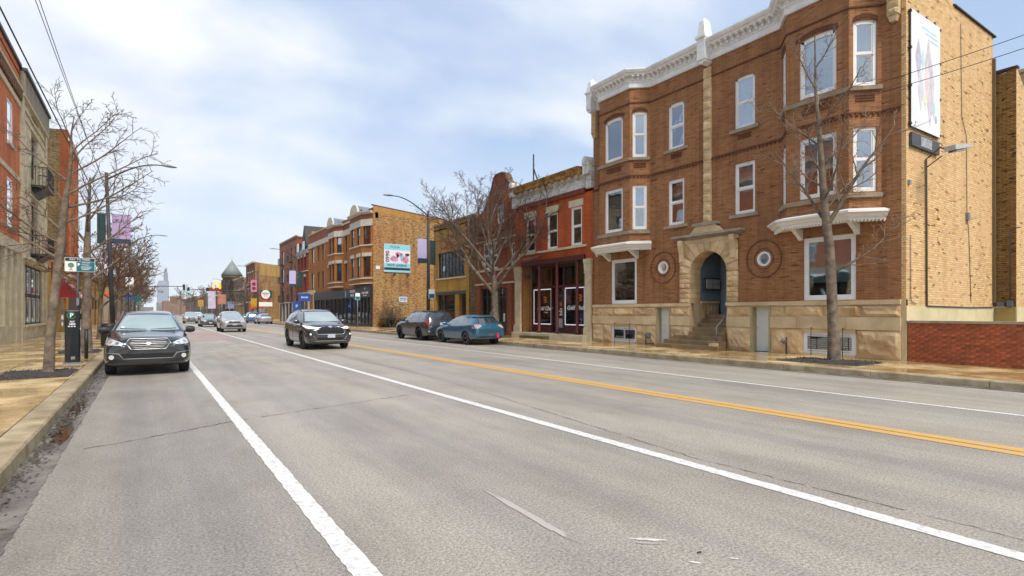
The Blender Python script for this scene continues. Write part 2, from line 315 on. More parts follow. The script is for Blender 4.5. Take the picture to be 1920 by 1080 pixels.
# ------------------------------------------------------------------ ground, road, pavements
def masphalt():
    m, t, b = mat_new('asphalt'); setp(b, 0.62, spec=0.4)
    tcn = nd(t, 'ShaderNodeTexCoord'); O = tcn.outputs['Object']
    def noise_(sc, det, rough, stretch=None):
        n = nd(t, 'ShaderNodeTexNoise'); n.inputs['Scale'].default_value = sc; n.inputs['Detail'].default_value = det; n.inputs['Roughness'].default_value = rough
        if stretch:
            mp_ = nd(t, 'ShaderNodeMapping'); mp_.inputs['Scale'].default_value = stretch; t.links.new(O, mp_.inputs[0]); t.links.new(mp_.outputs[0], n.inputs['Vector'])
        else: t.links.new(O, n.inputs['Vector'])
        return n.outputs[0]
    def ramp(src, p0, c0, p1, c1):
        r = nd(t, 'ShaderNodeValToRGB'); r.color_ramp.elements[0].position = p0; r.color_ramp.elements[0].color = c0; r.color_ramp.elements[1].position = p1; r.color_ramp.elements[1].color = c1
        t.links.new(src, r.inputs[0]); return r.outputs[0]
    def mul(a, c, f=1.0, mode='MULTIPLY'):
        x = nd(t, 'ShaderNodeMix', data_type='RGBA', blend_type=mode); x.inputs[0].default_value = f; t.links.new(a, x.inputs[6])
        if isinstance(c, tuple): x.inputs[7].default_value = c
        else: t.links.new(c, x.inputs[7])
        return x.outputs[2]
    base = ramp(noise_(0.35, 6, 0.6), 0.3, (0.43, 0.395, 0.34, 1), 0.7, (0.50, 0.46, 0.40, 1))
    lanes = ramp(noise_(1.0, 5, 0.6, (1.0, 0.035, 1)), 0.38, (0.80, 0.81, 0.84, 1), 0.58, (1.04, 1.03, 1.01, 1))
    pat = ramp(noise_(0.9, 8, 0.7, (1.0, 0.5, 1)), 0.36, (0.84, 0.83, 0.82, 1), 0.55, (1.0, 1.0, 1.0, 1))
    c = mul(base, lanes); c = mul(c, pat)
    sp = ramp(noise_(48, 5, 0.85), 0.38, (0.42, 0.41, 0.40, 1), 0.62, (1.25, 1.24, 1.21, 1)); c = mul(c, sp)
    sp2 = ramp(noise_(150, 2, 0.7), 0.34, (0.45, 0.45, 0.45, 1), 0.50, (1.0, 1.0, 1.0, 1)); c = mul(c, sp2)
    spots = ramp(noise_(5.5, 4, 0.6), 0.245, (0.42, 0.41, 0.40, 1), 0.275, (1, 1, 1, 1)); c = mul(c, spots)
    # the parking strip by the kerb is darker in colour
    sx = nd(t, 'ShaderNodeSeparateXYZ'); t.links.new(O, sx.inputs[0])
    wob = nd(t, 'ShaderNodeMath', operation='MULTIPLY_ADD'); t.links.new(noise_(0.8, 5, 0.6), wob.inputs[0]); wob.inputs[1].default_value = 1.6; t.links.new(sx.outputs[0], wob.inputs[2])
    dk = ramp(wob.outputs[0], 0.0, (1, 1, 1, 1), 1.0, (1, 1, 1, 1))
    mr = nd(t, 'ShaderNodeMapRange'); t.links.new(wob.outputs[0], mr.inputs[0]); mr.inputs[1].default_value = 0.2; mr.inputs[2].default_value = 2.2; mr.inputs[3].default_value = 0.78; mr.inputs[4].default_value = 1.0
    vm = nd(t, 'ShaderNodeMix', data_type='RGBA', blend_type='MULTIPLY'); vm.inputs[0].default_value = 1; t.links.new(c, vm.inputs[6]); t.links.new(mr.outputs[0], vm.inputs[7]); c = vm.outputs[2]
    t.links.new(c, b.inputs['Base Color'])
    rr = ramp(noise_(0.5, 5, 0.6, (1, 0.3, 1)), 0.35, (0.42, 0.42, 0.42, 1), 0.62, (0.72, 0.72, 0.72, 1)); t.links.new(rr, b.inputs['Roughness'])
    bp = nd(t, 'ShaderNodeBump'); bp.inputs['Strength'].default_value = 0.4; bp.inputs['Distance'].default_value = 0.006
    t.links.new(noise_(260, 3, 0.8), bp.inputs['Height']); t.links.new(bp.outputs[0], b.inputs['Normal'])
    return m
ASPH = masphalt()
def mpaint(name, col, worn=(0.42, 0.385, 0.34, 1), p0=0.33, p1=0.52):
    m, t, b = mat_new(name); setp(b, 0.6)
    tcn = nd(t, 'ShaderNodeTexCoord'); n = nd(t, 'ShaderNodeTexNoise'); n.inputs['Scale'].default_value = 18; n.inputs['Detail'].default_value = 7; n.inputs['Roughness'].default_value = 0.72; t.links.new(tcn.outputs['Object'], n.inputs['Vector'])
    r = nd(t, 'ShaderNodeValToRGB'); r.color_ramp.elements[0].position = p0; r.color_ramp.elements[0].color = worn; r.color_ramp.elements[1].position = p1; r.color_ramp.elements[1].color = col
    t.links.new(n.outputs[0], r.inputs[0]); t.links.new(r.outputs[0], b.inputs['Base Color'])
    bp = nd(t, 'ShaderNodeBump'); bp.inputs['Strength'].default_value = 0.12; bp.inputs['Distance'].default_value = 0.003
    n3 = nd(t, 'ShaderNodeTexNoise'); n3.inputs['Scale'].default_value = 110; t.links.new(tcn.outputs['Object'], n3.inputs['Vector']); t.links.new(n3.outputs[0], bp.inputs['Height']); t.links.new(bp.outputs[0], b.inputs['Normal'])
    return m
PW = mpaint('white_road_paint', (0.70, 0.69, 0.655, 1)); PY = mpaint('yellow_road_paint', srgb('#d8a548', 0.9)); PR = mpaint('faded_red_road_paint', srgb('#c98f88', 0.8), p0=0.38, p1=0.60)
PWF = mpaint('faded_chalk_mark', (0.47, 0.435, 0.39, 1), p0=0.47, p1=0.74)
DARKC = mplain('crack_filler', (0.055, 0.05, 0.046, 1), 0.8, var=0.2)
def mwet():
    """damp yellowish pavement slabs, some patches standing wet"""
    m, t, b = mat_new('damp_pavement'); setp(b, 0.5, spec=0.5)
    tcn = nd(t, 'ShaderNodeTexCoord'); g = nd(t, 'ShaderNodeNewGeometry')
    def N(sc, d, r=0.6):
        n = nd(t, 'ShaderNodeTexNoise'); n.inputs['Scale'].default_value = sc; n.inputs['Detail'].default_value = d; n.inputs['Roughness'].default_value = r; t.links.new(g.outputs['Position'], n.inputs['Vector']); return n.outputs[0]
    def ramp(src, p0, c0, p1, c1):
        r = nd(t, 'ShaderNodeValToRGB'); r.color_ramp.elements[0].position = p0; r.color_ramp.elements[0].color = c0; r.color_ramp.elements[1].position = p1; r.color_ramp.elements[1].color = c1
        t.links.new(src, r.inputs[0]); return r.outputs[0]
    wet = N(0.7, 6)
    c = ramp(wet, 0.36, srgb('#bb9758', 0.78), 0.66, srgb('#dfc696', 0.92))
    f = ramp(N(60, 4, 0.7), 0.3, (0.72, 0.7, 0.68, 1), 0.62, (1.08, 1.08, 1.06, 1))
    x = nd(t, 'ShaderNodeMix', data_type='RGBA', blend_type='MULTIPLY'); x.inputs[0].default_value = 1; t.links.new(c, x.inputs[6]); t.links.new(f, x.inputs[7])
    dirt = ramp(N(3.2, 7, 0.7), 0.27, (0.62, 0.55, 0.46, 1), 0.44, (1, 1, 1, 1))
    y = nd(t, 'ShaderNodeMix', data_type='RGBA', blend_type='MULTIPLY'); y.inputs[0].default_value = 1; t.links.new(x.outputs[2], y.inputs[6]); t.links.new(dirt, y.inputs[7])
    oi = nd(t, 'ShaderNodeObjectInfo'); hs = nd(t, 'ShaderNodeHueSaturation'); mr = nd(t, 'ShaderNodeMapRange'); mr.inputs[3].default_value = 0.90; mr.inputs[4].default_value = 1.08
    t.links.new(oi.outputs['Random'], mr.inputs[0]); t.links.new(mr.outputs[0], hs.inputs['Value']); t.links.new(y.outputs[2], hs.inputs['Color']); t.links.new(hs.outputs[0], b.inputs['Base Color'])
    rr = ramp(wet, 0.46, (0.08, 0.08, 0.08, 1), 0.66, (0.50, 0.55, 0.55, 1)); t.links.new(rr, b.inputs['Roughness'])
    bp = nd(t, 'ShaderNodeBump'); bp.inputs['Strength'].default_value = 0.12; bp.inputs['Distance'].default_value = 0.006; t.links.new(N(50, 3), bp.inputs['Height']); t.links.new(bp.outputs[0], b.inputs['Normal'])
    return m
PAVE = mwet()
GROUNDM = mplain('bare_ground', (0.16, 0.13, 0.09, 1), 0.95, var=0.2, scale=0.4)
XL, XR = -1.07, 14.5            # kerb faces
FL, FRR = -5.3, 18.2            # building lines
MB().face([(-6000, -400, -0.03), (6000, -400, -0.03), (6000, 9000, -0.03), (-6000, 9000, -0.03)]).build('ground', GROUNDM, kind='structure')
road = MB().face([(XL - .1, -12, 0), (XR + .1, -12, 0), (XR + .1, 2500, 0), (XL - .1, 2500, 0)]).build('road', ASPH, kind='structure')
MB().face([(-400, 100.5, 0.004), (XL - .05, 100.5, 0.004), (XL - .05, 112, 0.004), (-400, 112, 0.004)]).face([(XR + .05, 100.5, 0.004), (400, 100.5, 0.004), (400, 112, 0.004), (XR + .05, 112, 0.004)]).build('side_street', ASPH, kind='structure')
def ribbon(x, w, y0, y1, z, step=0.06, jag=0.006, ystep_grow=True, seed=1, wander=0.0):
    r = random.Random(seed); mb = MB(); y = y0; pl = pr = None; wx = 0
    while y < y1:
        wx += r.uniform(-wander, wander); wx *= 0.985
        l = x + wx - w / 2 + r.uniform(-jag, jag); rr = x + wx + w / 2 + r.uniform(-jag, jag)
        if pl is not None: mb.face([(pl, py, z), (pr, py, z), (rr, y, z), (l, y, z)])
        pl, pr, py = l, rr, y; y += step if y < 14 else step * 4 if y < 40 else 6
    return mb
def mark(name, mb, mat): return mb.build(name, mat, parent=road)
mark('white_line', ribbon(1.08, 0.145, -3, 420, 0.005, seed=2), PW)
mark('white_line', ribbon(4.62, 0.155, -3, 420, 0.005, seed=3, jag=0.006), PW)
mark('white_line', ribbon(10.95, 0.12, -3, 98, 0.005, seed=4, jag=0.006), PW)
mark('yellow_line', ribbon(7.965, 0.20, -3, 98, 0.005, seed=5, jag=0.006), PY)
mark('yellow_line', ribbon(8.20, 0.20, -3, 98, 0.005, seed=6, jag=0.006), PY)
mb = MB()
for k in range(9):
    y = 35.5 + k * 1.5; mb.face([(1.35, y, 0.006), (4.4, y, 0.006), (4.4, y + 0.85, 0.006), (1.35, y + 0.85, 0.006)])
mark('red_lane_patch', mb, PR)
mb = MB()
for k in range(7):
    y = 38.5 + k * 1.7; mb.face([(11.4, y, 0.006), (14.0, y, 0.006), (14.0, y + 0.95, 0.006), (11.4, y + 0.95, 0.006)])
mark('red_lane_patch', mb, PR)
def crackline(pts, w, z, seed, jit):
    r = random.Random(seed); mb = MB(); P = [Vector(p) for p in pts]; prev = None
    for a, b_ in zip(P, P[1:]):
        n = max(2, int((b_ - a).length / 0.07)); d = (b_ - a).normalized(); nn = Vector((-d.y, d.x))
        for k in range(n):
            q = a.lerp(b_, k / n) + nn * r.gauss(0, jit); h = w * r.uniform(0.25, 1.0) / 2
            cur = ((q + nn * h), (q - nn * h))
            if prev and r.random() > 0.05: mb.face([(prev[0].x, prev[0].y, z), (prev[1].x, prev[1].y, z), (cur[1].x, cur[1].y, z), (cur[0].x, cur[0].y, z)])
            prev = cur
    return mb
mark('crack', crackline([(-0.6, 7.9), (-0.24, 8.04), (0.4, 8.4), (1.04, 8.73), (2.4, 9.2), (4.15, 9.73)], 0.022, 0.0045, 3, 0.012), DARKC)
mark('crack', crackline([(5.75, 14), (5.55, 10), (5.1, 6), (4.86, 3.8), (4.98, 1.2), (5.0, -1.5)], 0.012, 0.0045, 4, 0.009), DARKC)
mark('crack', crackline([(5.75, 14), (5.9, 30), (6.1, 60)], 0.02, 0.0045, 5, 0.012), DARKC)
def blot(cx, cy, rx, ry, ang, z, seed, n=22):
    r = random.Random(seed); pts = []
    for k in range(n):
        a = 2 * math.pi * k / n; q = r.uniform(0.7, 1.15); x, y = rx * math.cos(a) * q, ry * math.sin(a) * q
        pts.append((cx + x * math.cos(ang) - y * math.sin(ang), cy + x * math.sin(ang) + y * math.cos(ang), z))
    return MB().face(pts)
mark('chalk_mark', blot(2.85, 2.62, 0.14, 0.018, -0.72, 0.0048, 1), PW)
mark('chalk_mark', blot(2.80, 2.58, 0.10, 0.01, -0.7, 0.0048, 2), PWF)
mark('chalk_mark', blot(2.83, 2.22, 0.04, 0.012, -0.9, 0.0048, 3), PW)
mark('chalk_mark', blot(3.08, 2.12, 0.04, 0.012, -0.8, 0.0048, 4), PW)
mark('scrape_mark', blot(2.43, 3.45, 0.035, 0.66, -0.03, 0.0047, 5, 34), PWF)
mark('tar_spot', blot(2.97, 2.3, 0.02, 0.012, 0, 0.0048, 6), DARKC)

# gutters
GUT = mplain('wet_gutter_concrete', (0.24, 0.215, 0.18, 1), 0.35, var=0.3, scale=1.8, bump=0.3, bscale=40, varcol=(0.05, 0.045, 0.04, 1), spec=0.6)
gl = ribbon((XL - 0.79) / 2 , 0.30, -4, 420, 0.006, jag=0.012, seed=9).build('gutter', GUT, kind='structure')
ribbon(XR - 0.19, 0.36, -4, 98, 0.006, jag=0.02, seed=10).build('gutter', GUT, kind='structure')
PUD = mplain('puddle_water', (0.07, 0.045, 0.028, 1), 0.04, var=0.1, spec=0.8)
blot(-0.90, 9.0, 0.10, 0.75, 0.0, 0.010, 21).build('puddle', PUD, kind='structure')
blot(-0.93, 11.3, 0.09, 1.0, 0.0, 0.010, 22).build('puddle', PUD, kind='structure')
LEAF = mplain('dead_leaves', (0.10, 0.065, 0.042, 1), 0.8, var=0.4, scale=9, varcol=(0.05, 0.035, 0.025, 1))
r = random.Random(5); mb = MB()
def leafbits(mb, n, xr, yr, z, s0, s1, r):
    for _ in range(n):
        x, y = xr(r), yr(r); s = r.uniform(s0, s1); a = r.uniform(0, 6.28); ti = r.uniform(-.5, .5)
        dx, dy = math.cos(a) * s, math.sin(a) * s
        mb.face([(x - dx, y - dy, z), (x + dy * .6, y - dx * .6, z + s * .35 * abs(ti)), (x + dx, y + dy, z + s * .25), (x - dy * .6, y + dx * .6, z + s * .3)])
leafbits(mb, 1500, lambda r: XL + 0.02 + abs(r.gauss(0, 0.09)), lambda r: 3 + 22 * r.random() ** 1.3, 0.011, 0.008, 0.028, r)
leafbits(mb, 700, lambda r: r.gauss(-0.95, 0.07), lambda r: r.gauss(10.5, 1.6), 0.011, 0.01, 0.03, r)
leafbits(mb, 900, lambda r: XR - 0.03 - abs(r.gauss(0, 0.10)), lambda r: 3 + 26 * r.random(), 0.011, 0.01, 0.03, r)
mb.build('leaf_litter', LEAF, label='dead leaves and grit gathered in the gutters along both kerbs', cat='leaf litter', kind='stuff')

# kerbs: stones as parts
def kerb(side, y0, y1, joint):
    root = thing('kerb', None, None, (side[0], 0, 0), kind='structure'); del root['kind']; props(root, kind='structure')
    xa, xb = side; r = random.Random(int(abs(xa) * 100)); y = y0
    while y < y1:
        ln = joint * r.uniform(0.85, 1.15); ye = min(y1, y + ln); h = 0.15 + r.uniform(-.004, .004); face = xa; back = xb; sg = 1 if back > face else -1
        ch = 0.025
        prof = [(face, -0.02), (face + sg * 0.012, h - ch), (face + sg * ch * 1.3, h), (back, h + 0.002), (back, -0.02)]
        g = 0.006
        n = max(1, int((ye - y) / 0.5)) if y < 14 else 1; mb = MB(); pr = None
        for k in range(n + 1):
            yy = y + g + (ye - y - 2 * g) * k / n; jj = r.uniform(-.006, .006) if y < 14 else 0
            cur = [(px + (jj if i in (1, 2) else 0), yy, pz + (jj * .4 if i in (1, 2) else 0)) for i, (px, pz) in enumerate(prof)]
            if pr:
                for i in range(5): j = (i + 1) % 5; mb.face([pr[i], pr[j], cur[j], cur[i]])
            else: mb.face(cur)
            pr = cur
        mb.face(pr); mb.build('kerb_stone', CONC, parent=root)
        y = ye
    return root
kerb((XL, XL - 0.30), -3, 98, 2.6); kerb((XR, XR + 0.24), -3, 98, 2.4)
# far kerbs beyond the side street
MB().box(W0, XL - .3, XL, 114, 420, -0.02, 0.15).build('kerb', CONC, kind='structure')
MB().box(W0, XR, XR + .3, 114, 420, -0.02, 0.15).build('kerb', CONC, kind='structure')
# pavements: slabs as parts of a bedded sheet
BED = mplain('joint_dirt', (0.045, 0.038, 0.03, 1), 0.9, var=0.2)
def pavement(x0, x1, y0, y1, cols, ln, far, xo, skip=None):
    root = MB().box(W0, min(x0, xo), max(x1, xo), y0, far, -0.02, 0.125).build('pavement', BED, kind='structure')
    me_cache = {}; w = (x1 - x0) / cols; r = random.Random(3); y = y0; n = 0
    while y < y1:
        for c in range(cols):
            xa, xb = x0 + c * w + 0.011, x0 + (c + 1) * w - 0.011; ya, yb = y + 0.011, min(y + ln, y1) - 0.011
            if skip and skip(xa, xb, ya, yb): 
                continue
            key = (c, round(yb - ya, 3))
            if key not in me_cache:
                me_cache[key] = MB().box(W0, -(xb - xa) / 2, (xb - xa) / 2, -(yb - ya) / 2, (yb - ya) / 2, -0.03, 0.0).mesh('slab', PAVE)
            o = bpy.data.objects.new('slab', me_cache[key]); COL.objects.link(o); o.parent = root; o.location = ((xa + xb) / 2, (ya + yb) / 2, 0.150 + r.uniform(-.0015, .0025)); o.rotation_euler = (r.uniform(-.0012, .0012), r.uniform(-.0012, .0012), 0)
            n += 1
        y += ln
    MB().box(W0, x0, x1, y1 + .006, far, -0.02, 0.150).build('paving_sheet', PAVE, parent=root)
    return root
PITS_L = [(-2.85, -1.40, 15.2, 17.5), (-2.8, -1.4, 23.7, 26.0)]; PIT_R = [(15.6, 17.1, 6.9, 9.1), (16.0, 17.3, 25.6, 27.8)]
def pitskip(pits):
    return None
pavL = pavement(FL - .4, XL - 0.305, -3, 63, 3, 1.52, 98, FL)
pavR = pavement(XR + 0.245, FRR + 0.0, -3, 60, 2, 1.83, 98, FRR)
MB().box(W0, FL - .5, XL - .3, 114, 420, -0.02, 0.15).build('pavement', PAVE, kind='structure')
MB().box(W0, XR + .3, 24, 114, 420, -0.02, 0.15).build('pavement', PAVE, kind='structure')
# open lots between buildings
MB().box(W0, 18.22, 60, -60, 98, -0.02, 0.12).build('yard_ground', GROUNDM, kind='structure')
MB().box(W0, -60, -5.72, -60, 98, -0.02, 0.12).build('yard_ground', GROUNDM, kind='structure')
SOIL = mplain('tree_pit_gravel', (0.075, 0.065, 0.058, 1), 0.85, var=0.4, scale=14, bump=1.0, bscale=60)
def tree_pit(x0, x1, y0, y1, lab, seed):
    mb = MB(); N = 14; r = random.Random(seed); g = {}
    for i in range(N + 1):
        for j in range(N + 1):
            e = min(i, j, N - i, N - j); g[i, j] = (x0 + (x1 - x0) * i / N, y0 + (y1 - y0) * j / N, 0.1525 + (0.012 + r.uniform(0, .022) + 0.006 * min(e, 5) if e else 0))
    for i in range(N):
        for j in range(N): mb.face([g[i, j], g[i + 1, j], g[i + 1, j + 1], g[i, j + 1]])
    for _ in range(260):
        x, y = r.uniform(x0, x1), r.uniform(y0, y1); s = r.uniform(.008, .022); z = .185
        mb.prism([(x - s, y - s, z), (x + s, y - s, z), (x, y + s, z)], [(x - s * .5, y - s * .4, z + s), (x + s * .5, y - s * .5, z + s * .8), (x, y + s * .5, z + s)])
    mb.build('tree_pit', SOIL, label=lab, cat='tree pit', kind='stuff')
tree_pit(-2.75, -1.42, 15.3, 17.4, 'dark gravel tree pit round the nearest tree on the left pavement', 1)
tree_pit(-2.6, -1.42, 23.9, 25.9, 'dark gravel tree pit behind the pay station on the left pavement', 2)
tree_pit(15.35, 17.05, 7.0, 9.3, 'dark gravel tree pit in front of the brown brick apartment house', 3)
tree_pit(15.9, 17.2, 25.9, 27.7, 'gravel tree pit behind the teal hatchback', 4)
# ------------------------------------------------------------------ windows
def window(par, fr, a, b, c, d, n=-0.06, style='dh', mat=None, fw=0.075, rise=0.0, sill=None, blind=0.0, cas=0.0, curtain=True, lintel=None, glass=None, rail=0.5, name='window', mull=0, panedepth=0.045, bmat=None):
    """one window: frame (> pane, blind, sill, lintel). n = where the front of the frame stands relative to the wall face"""
    mat = mat or WHITE; w = b - a; h = d - c; mb = MB(); th = 0.07
    if rise:
        N = 10; o1 = [arc(a, b, d, rise, k / N) for k in range(N + 1)]
        inr = [(a + fw + (w - 2 * fw) * k / N, max(o1[k][1], d - rise * .85) - fw * 1.1) for k in range(N + 1)]
        for k in range(N): mb.pan(fr, [o1[k], o1[k + 1], inr[k + 1], inr[k]], n - th, n)
        zt = [q[1] for q in inr]; top_in = d - rise - fw
        mb.box(fr, a, a + fw, n - th, n, c, d - rise); mb.box(fr, b - fw, b, n - th, n, c, d - rise)
    else:
        mb.box(fr, a, a + fw, n - th, n, c, d); mb.box(fr, b - fw, b, n - th, n, c, d); mb.box(fr, a + fw, b - fw, n - th, n, d - fw, d); top_in = d - fw
    mb.box(fr, a + fw, b - fw, n - th, n, c, c + fw * 1.1)
    zi = c + fw * 1.1; zm = zi + (d - fw - zi) * rail; sf = 0.035
    tops = d - fw if not rise else d - rise * 0.3 - fw
    if style == 'dh':
        mb.box(fr, a + fw, b - fw, n - th + 0.005, n - 0.018, zm - 0.03, zm + 0.03)
        for (z0, z1, nn) in ((zi, zm - 0.03, n - 0.045), (zm + 0.03, tops, n - 0.022)):
            mb.box(fr, a + fw, a + fw + sf, nn - 0.02, nn, z0, z1); mb.box(fr, b - fw - sf, b - fw, nn - 0.02, nn, z0, z1); mb.box(fr, a + fw + sf, b - fw - sf, nn - 0.02, nn, z0, z0 + sf); mb.box(fr, a + fw + sf, b - fw - sf, nn - 0.02, nn, z1 - sf, z1)
    for k in range(mull):
        u = a + fw + (w - 2 * fw) * (k + 1) / (mull + 1); mb.box(fr, u - 0.03, u + 0.03, n - th + 0.004, n - 0.012, zi, tops)
    if cas: mb.box(fr, a - cas, b + cas, n - 0.01, n + 0.025, d, d + cas * 1.2)
    o = mb.build(name, mat, parent=par); g = glass or GLASS
    if style == 'dh':
        MB().box(fr, a + fw, b - fw, n - panedepth - 0.010, n - panedepth - 0.004, zi, zm).build('pane', g, parent=o)
        MB().box(fr, a + fw, b - fw, n - 0.034, n - 0.028, zm, tops).build('pane', g, parent=o)
        if curtain: MB().box(fr, a + fw * .6, b - fw * .6, n - panedepth - 0.075, n - panedepth - 0.065, zi - .01, zm).build('screen', SCREEN, parent=o)
    else: MB().box(fr, a + fw * .7, b - fw * .7, n - 0.04, n - 0.034, zi, tops).build('pane', g, parent=o)
    if blind > 0:
        zb_ = d - (d - c) * blind; mbb = MB(); N = 8; r = random.Random(int(a * 100 + c * 7))
        pts = [fr.p(a + fw * .5 + (w - fw) * k / N, n - 0.11 - 0.012 * (k % 2), 0) for k in range(N + 1)]
        for k in range(N):
            p, q = pts[k], pts[k + 1]; mbb.face([(p[0], p[1], zb_), (q[0], q[1], zb_), (q[0], q[1], d), (p[0], p[1], d)])
        mbb.build('blind', bmat or BLIND, parent=o)
    # the dark room right behind the glass
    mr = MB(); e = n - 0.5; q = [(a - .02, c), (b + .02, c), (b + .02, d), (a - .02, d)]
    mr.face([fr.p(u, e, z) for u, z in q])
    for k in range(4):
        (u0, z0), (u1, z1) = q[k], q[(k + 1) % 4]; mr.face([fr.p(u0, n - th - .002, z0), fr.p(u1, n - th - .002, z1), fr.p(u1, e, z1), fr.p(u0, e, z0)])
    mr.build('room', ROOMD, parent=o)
    if sill:
        ex, pr, hh, sm = sill; MB().box(fr, a - ex, b + ex, n - th, pr, c - hh, c - 0.002).build('sill', sm, parent=o)
    if lintel:
        ex, pr, hh, sm = lintel; MB().box(fr, a - ex, b + ex, n - th, pr, d + 0.002, d + hh).build('lintel', sm, parent=o)
    return o
def rock_block(fr, u0, u1, z0, z1, n0, n1, seed, amp=0.035, nu=8, nz=4, smooth_edge=True):
    """a stone: split rock face inside a straight margin"""
    mb = MB(); g = {}; nu = max(3, nu)
    for i in range(nu + 1):
        for j in range(nz + 1):
            u = u0 + (u1 - u0) * i / nu; z = z0 + (z1 - z0) * j / nz; e = i in (0, nu) or j in (0, nz)
            dd = 0 if e else amp * (0.6 + 0.9 * noise.noise(Vector((u * 2.6 + seed, z * 5.0, seed * 1.7))) + 0.5 * noise.noise(Vector((u * 9, z * 11 + seed, seed))))
            g[i, j] = fr.p(u, n1 + max(0, dd) - (0.008 if e else 0), z)
    for i in range(nu):
        for j in range(nz): mb.face([g[i, j], g[i + 1, j], g[i + 1, j + 1], g[i, j + 1]])
    ring = [(i, 0) for i in range(nu)] + [(nu, j) for j in range(nz)] + [(i, nz) for i in range(nu, 0, -1)] + [(0, j) for j in range(nz, 0, -1)]
    mb.face([fr.p(u0, n0, z0), fr.p(u1, n0, z0), g[nu, 0], g[0, 0]][:4]); mb.face([fr.p(u0, n0, z1), fr.p(u1, n0, z1), g[nu, nz], g[0, nz]])
    mb.face([fr.p(u0, n0, z0), fr.p(u0, n0, z1)] + [g[0, j] for j in range(nz, -1, -1)]); mb.face([fr.p(u1, n0, z0), fr.p(u1, n0, z1)] + [g[nu, j] for j in range(nz, -1, -1)])
    return mb

# ------------------------------------------------------------------ the brown brick three-storey apartment house
B_BROWN = mbrick('brown_roman_brick', srgb('#b48055', 0.94), srgb('#9b6d49', 0.90), srgb('#7e5a40', 0.82), bw=0.30, bh=0.052, ms=0.006, stain=0.5, stcol=srgb('#98694a', 0.82), sscale=0.75, bump=0.3, third=srgb('#7a4a2a', 0.7), thirdamt=0.0, third_scale=0.8)
B_YEL = mbrick('tan_common_brick', srgb('#e6c690', .98), srgb('#d2a86e', 0.9), srgb('#bd9f76', 0.85), bw=0.21, bh=0.070, ms=0.010, stain=0.55, stcol=srgb('#dfb78c', 0.9), sscale=0.28, bump=0.5, third=srgb('#7d5c3c', 0.65), thirdamt=-0.05, third_scale=0.6, streak=0.88)
B_YEL_D = mbrick('weathered_shaded_tan_brick', srgb('#b48c4e', 0.7), srgb('#94713c', 0.66), srgb('#7a6546', 0.6), bw=0.21, bh=0.070, ms=0.012, stain=0.5, stcol=srgb('#8f5f38', 0.55), sscale=0.4, bump=0.5, third=srgb('#4e3c26', 0.5), thirdamt=0.25)  # darker weathered tan; also carries the painted shade of the rear wing front
CREAM = mplain('cream_paint', srgb('#e3d2a4', 0.85), 0.7, var=0.08, scale=2)
F = FrX(FRR, -1)
bh_ = thing('apartment_building', 'three-storey brown brick apartment house with white bracketed cornice, two bays and arched stone porch', 'building', (FRR, 13.67, 0.15))
Y0, Y1, CY = 7.09, 20.3, 13.68
bayR = [(FRR, 7.61), (17.55, 8.22), (17.55, 10.15), (FRR, 10.72)]; bayL = [(FRR, 16.66), (17.55, 17.22), (17.55, 19.15), (FRR, 19.75)]
# openings of the flat wall
OPS = [(14.83, 15.65, 8.31, 10.22, .045), (11.70, 12.52, 8.31, 10.22, .045), (14.83, 15.65, 5.16, 7.05), (11.70, 12.52, 5.16, 7.05),
       (17.43, 19.04, 1.95, 4.0), (8.32, 9.94, 1.95, 4.0), (15.66, 16.20, 3.14, 3.76), (11.09, 11.63, 3.14, 3.76), (12.36, 15.03, 1.93, 4.48),
       (7.65, 10.68, 4.5, 11.3), (16.70, 19.71, 4.5, 11.3)]
mb = MB(); mb.wall(F, Y0, Y1, 1.93, 11.33, OPS, depth=0.18)
# fill the square round the two round windows down to a ring
for cu_ in (15.93, 11.36):
    cz = 3.45; rr = 0.27; N = 24
    for k in range(N):
        a0, a1 = 2 * math.pi * k / N, 2 * math.pi * (k + 1) / N
        def sq(a):
            m_ = max(abs(math.cos(a)), abs(math.sin(a))); return (cu_ + 0.27 * math.cos(a) / m_, cz + 0.31 * math.sin(a) / m_)
        p0, p1 = (cu_ + rr * math.cos(a0), cz + rr * math.sin(a0)), (cu_ + rr * math.cos(a1), cz + rr * math.sin(a1)); q0, q1 = sq(a0), sq(a1)
        mb.face([F.p(*_, z) for _, z in (((p0[0], 0), p0[1]), ((p1[0], 0), p1[1]), ((q1[0], 0), q1[1]), ((q0[0], 0), q0[1]))])
        mb.face([F.p(p0[0], 0, p0[1]), F.p(p1[0], 0, p1[1]), F.p(p1[0], -.18, p1[1]), F.p(p0[0], -.18, p0[1])])
mb.build('front_wall', B_BROWN, parent=bh_)
def frame_of(p, q):   # wall from p to q travelling so that the street is on the left
    d = Vector((q[0] - p[0], q[1] - p[1])); L_ = d.length; d.normalize(); return Fr(p, d, (-d.y, d.x)), L_
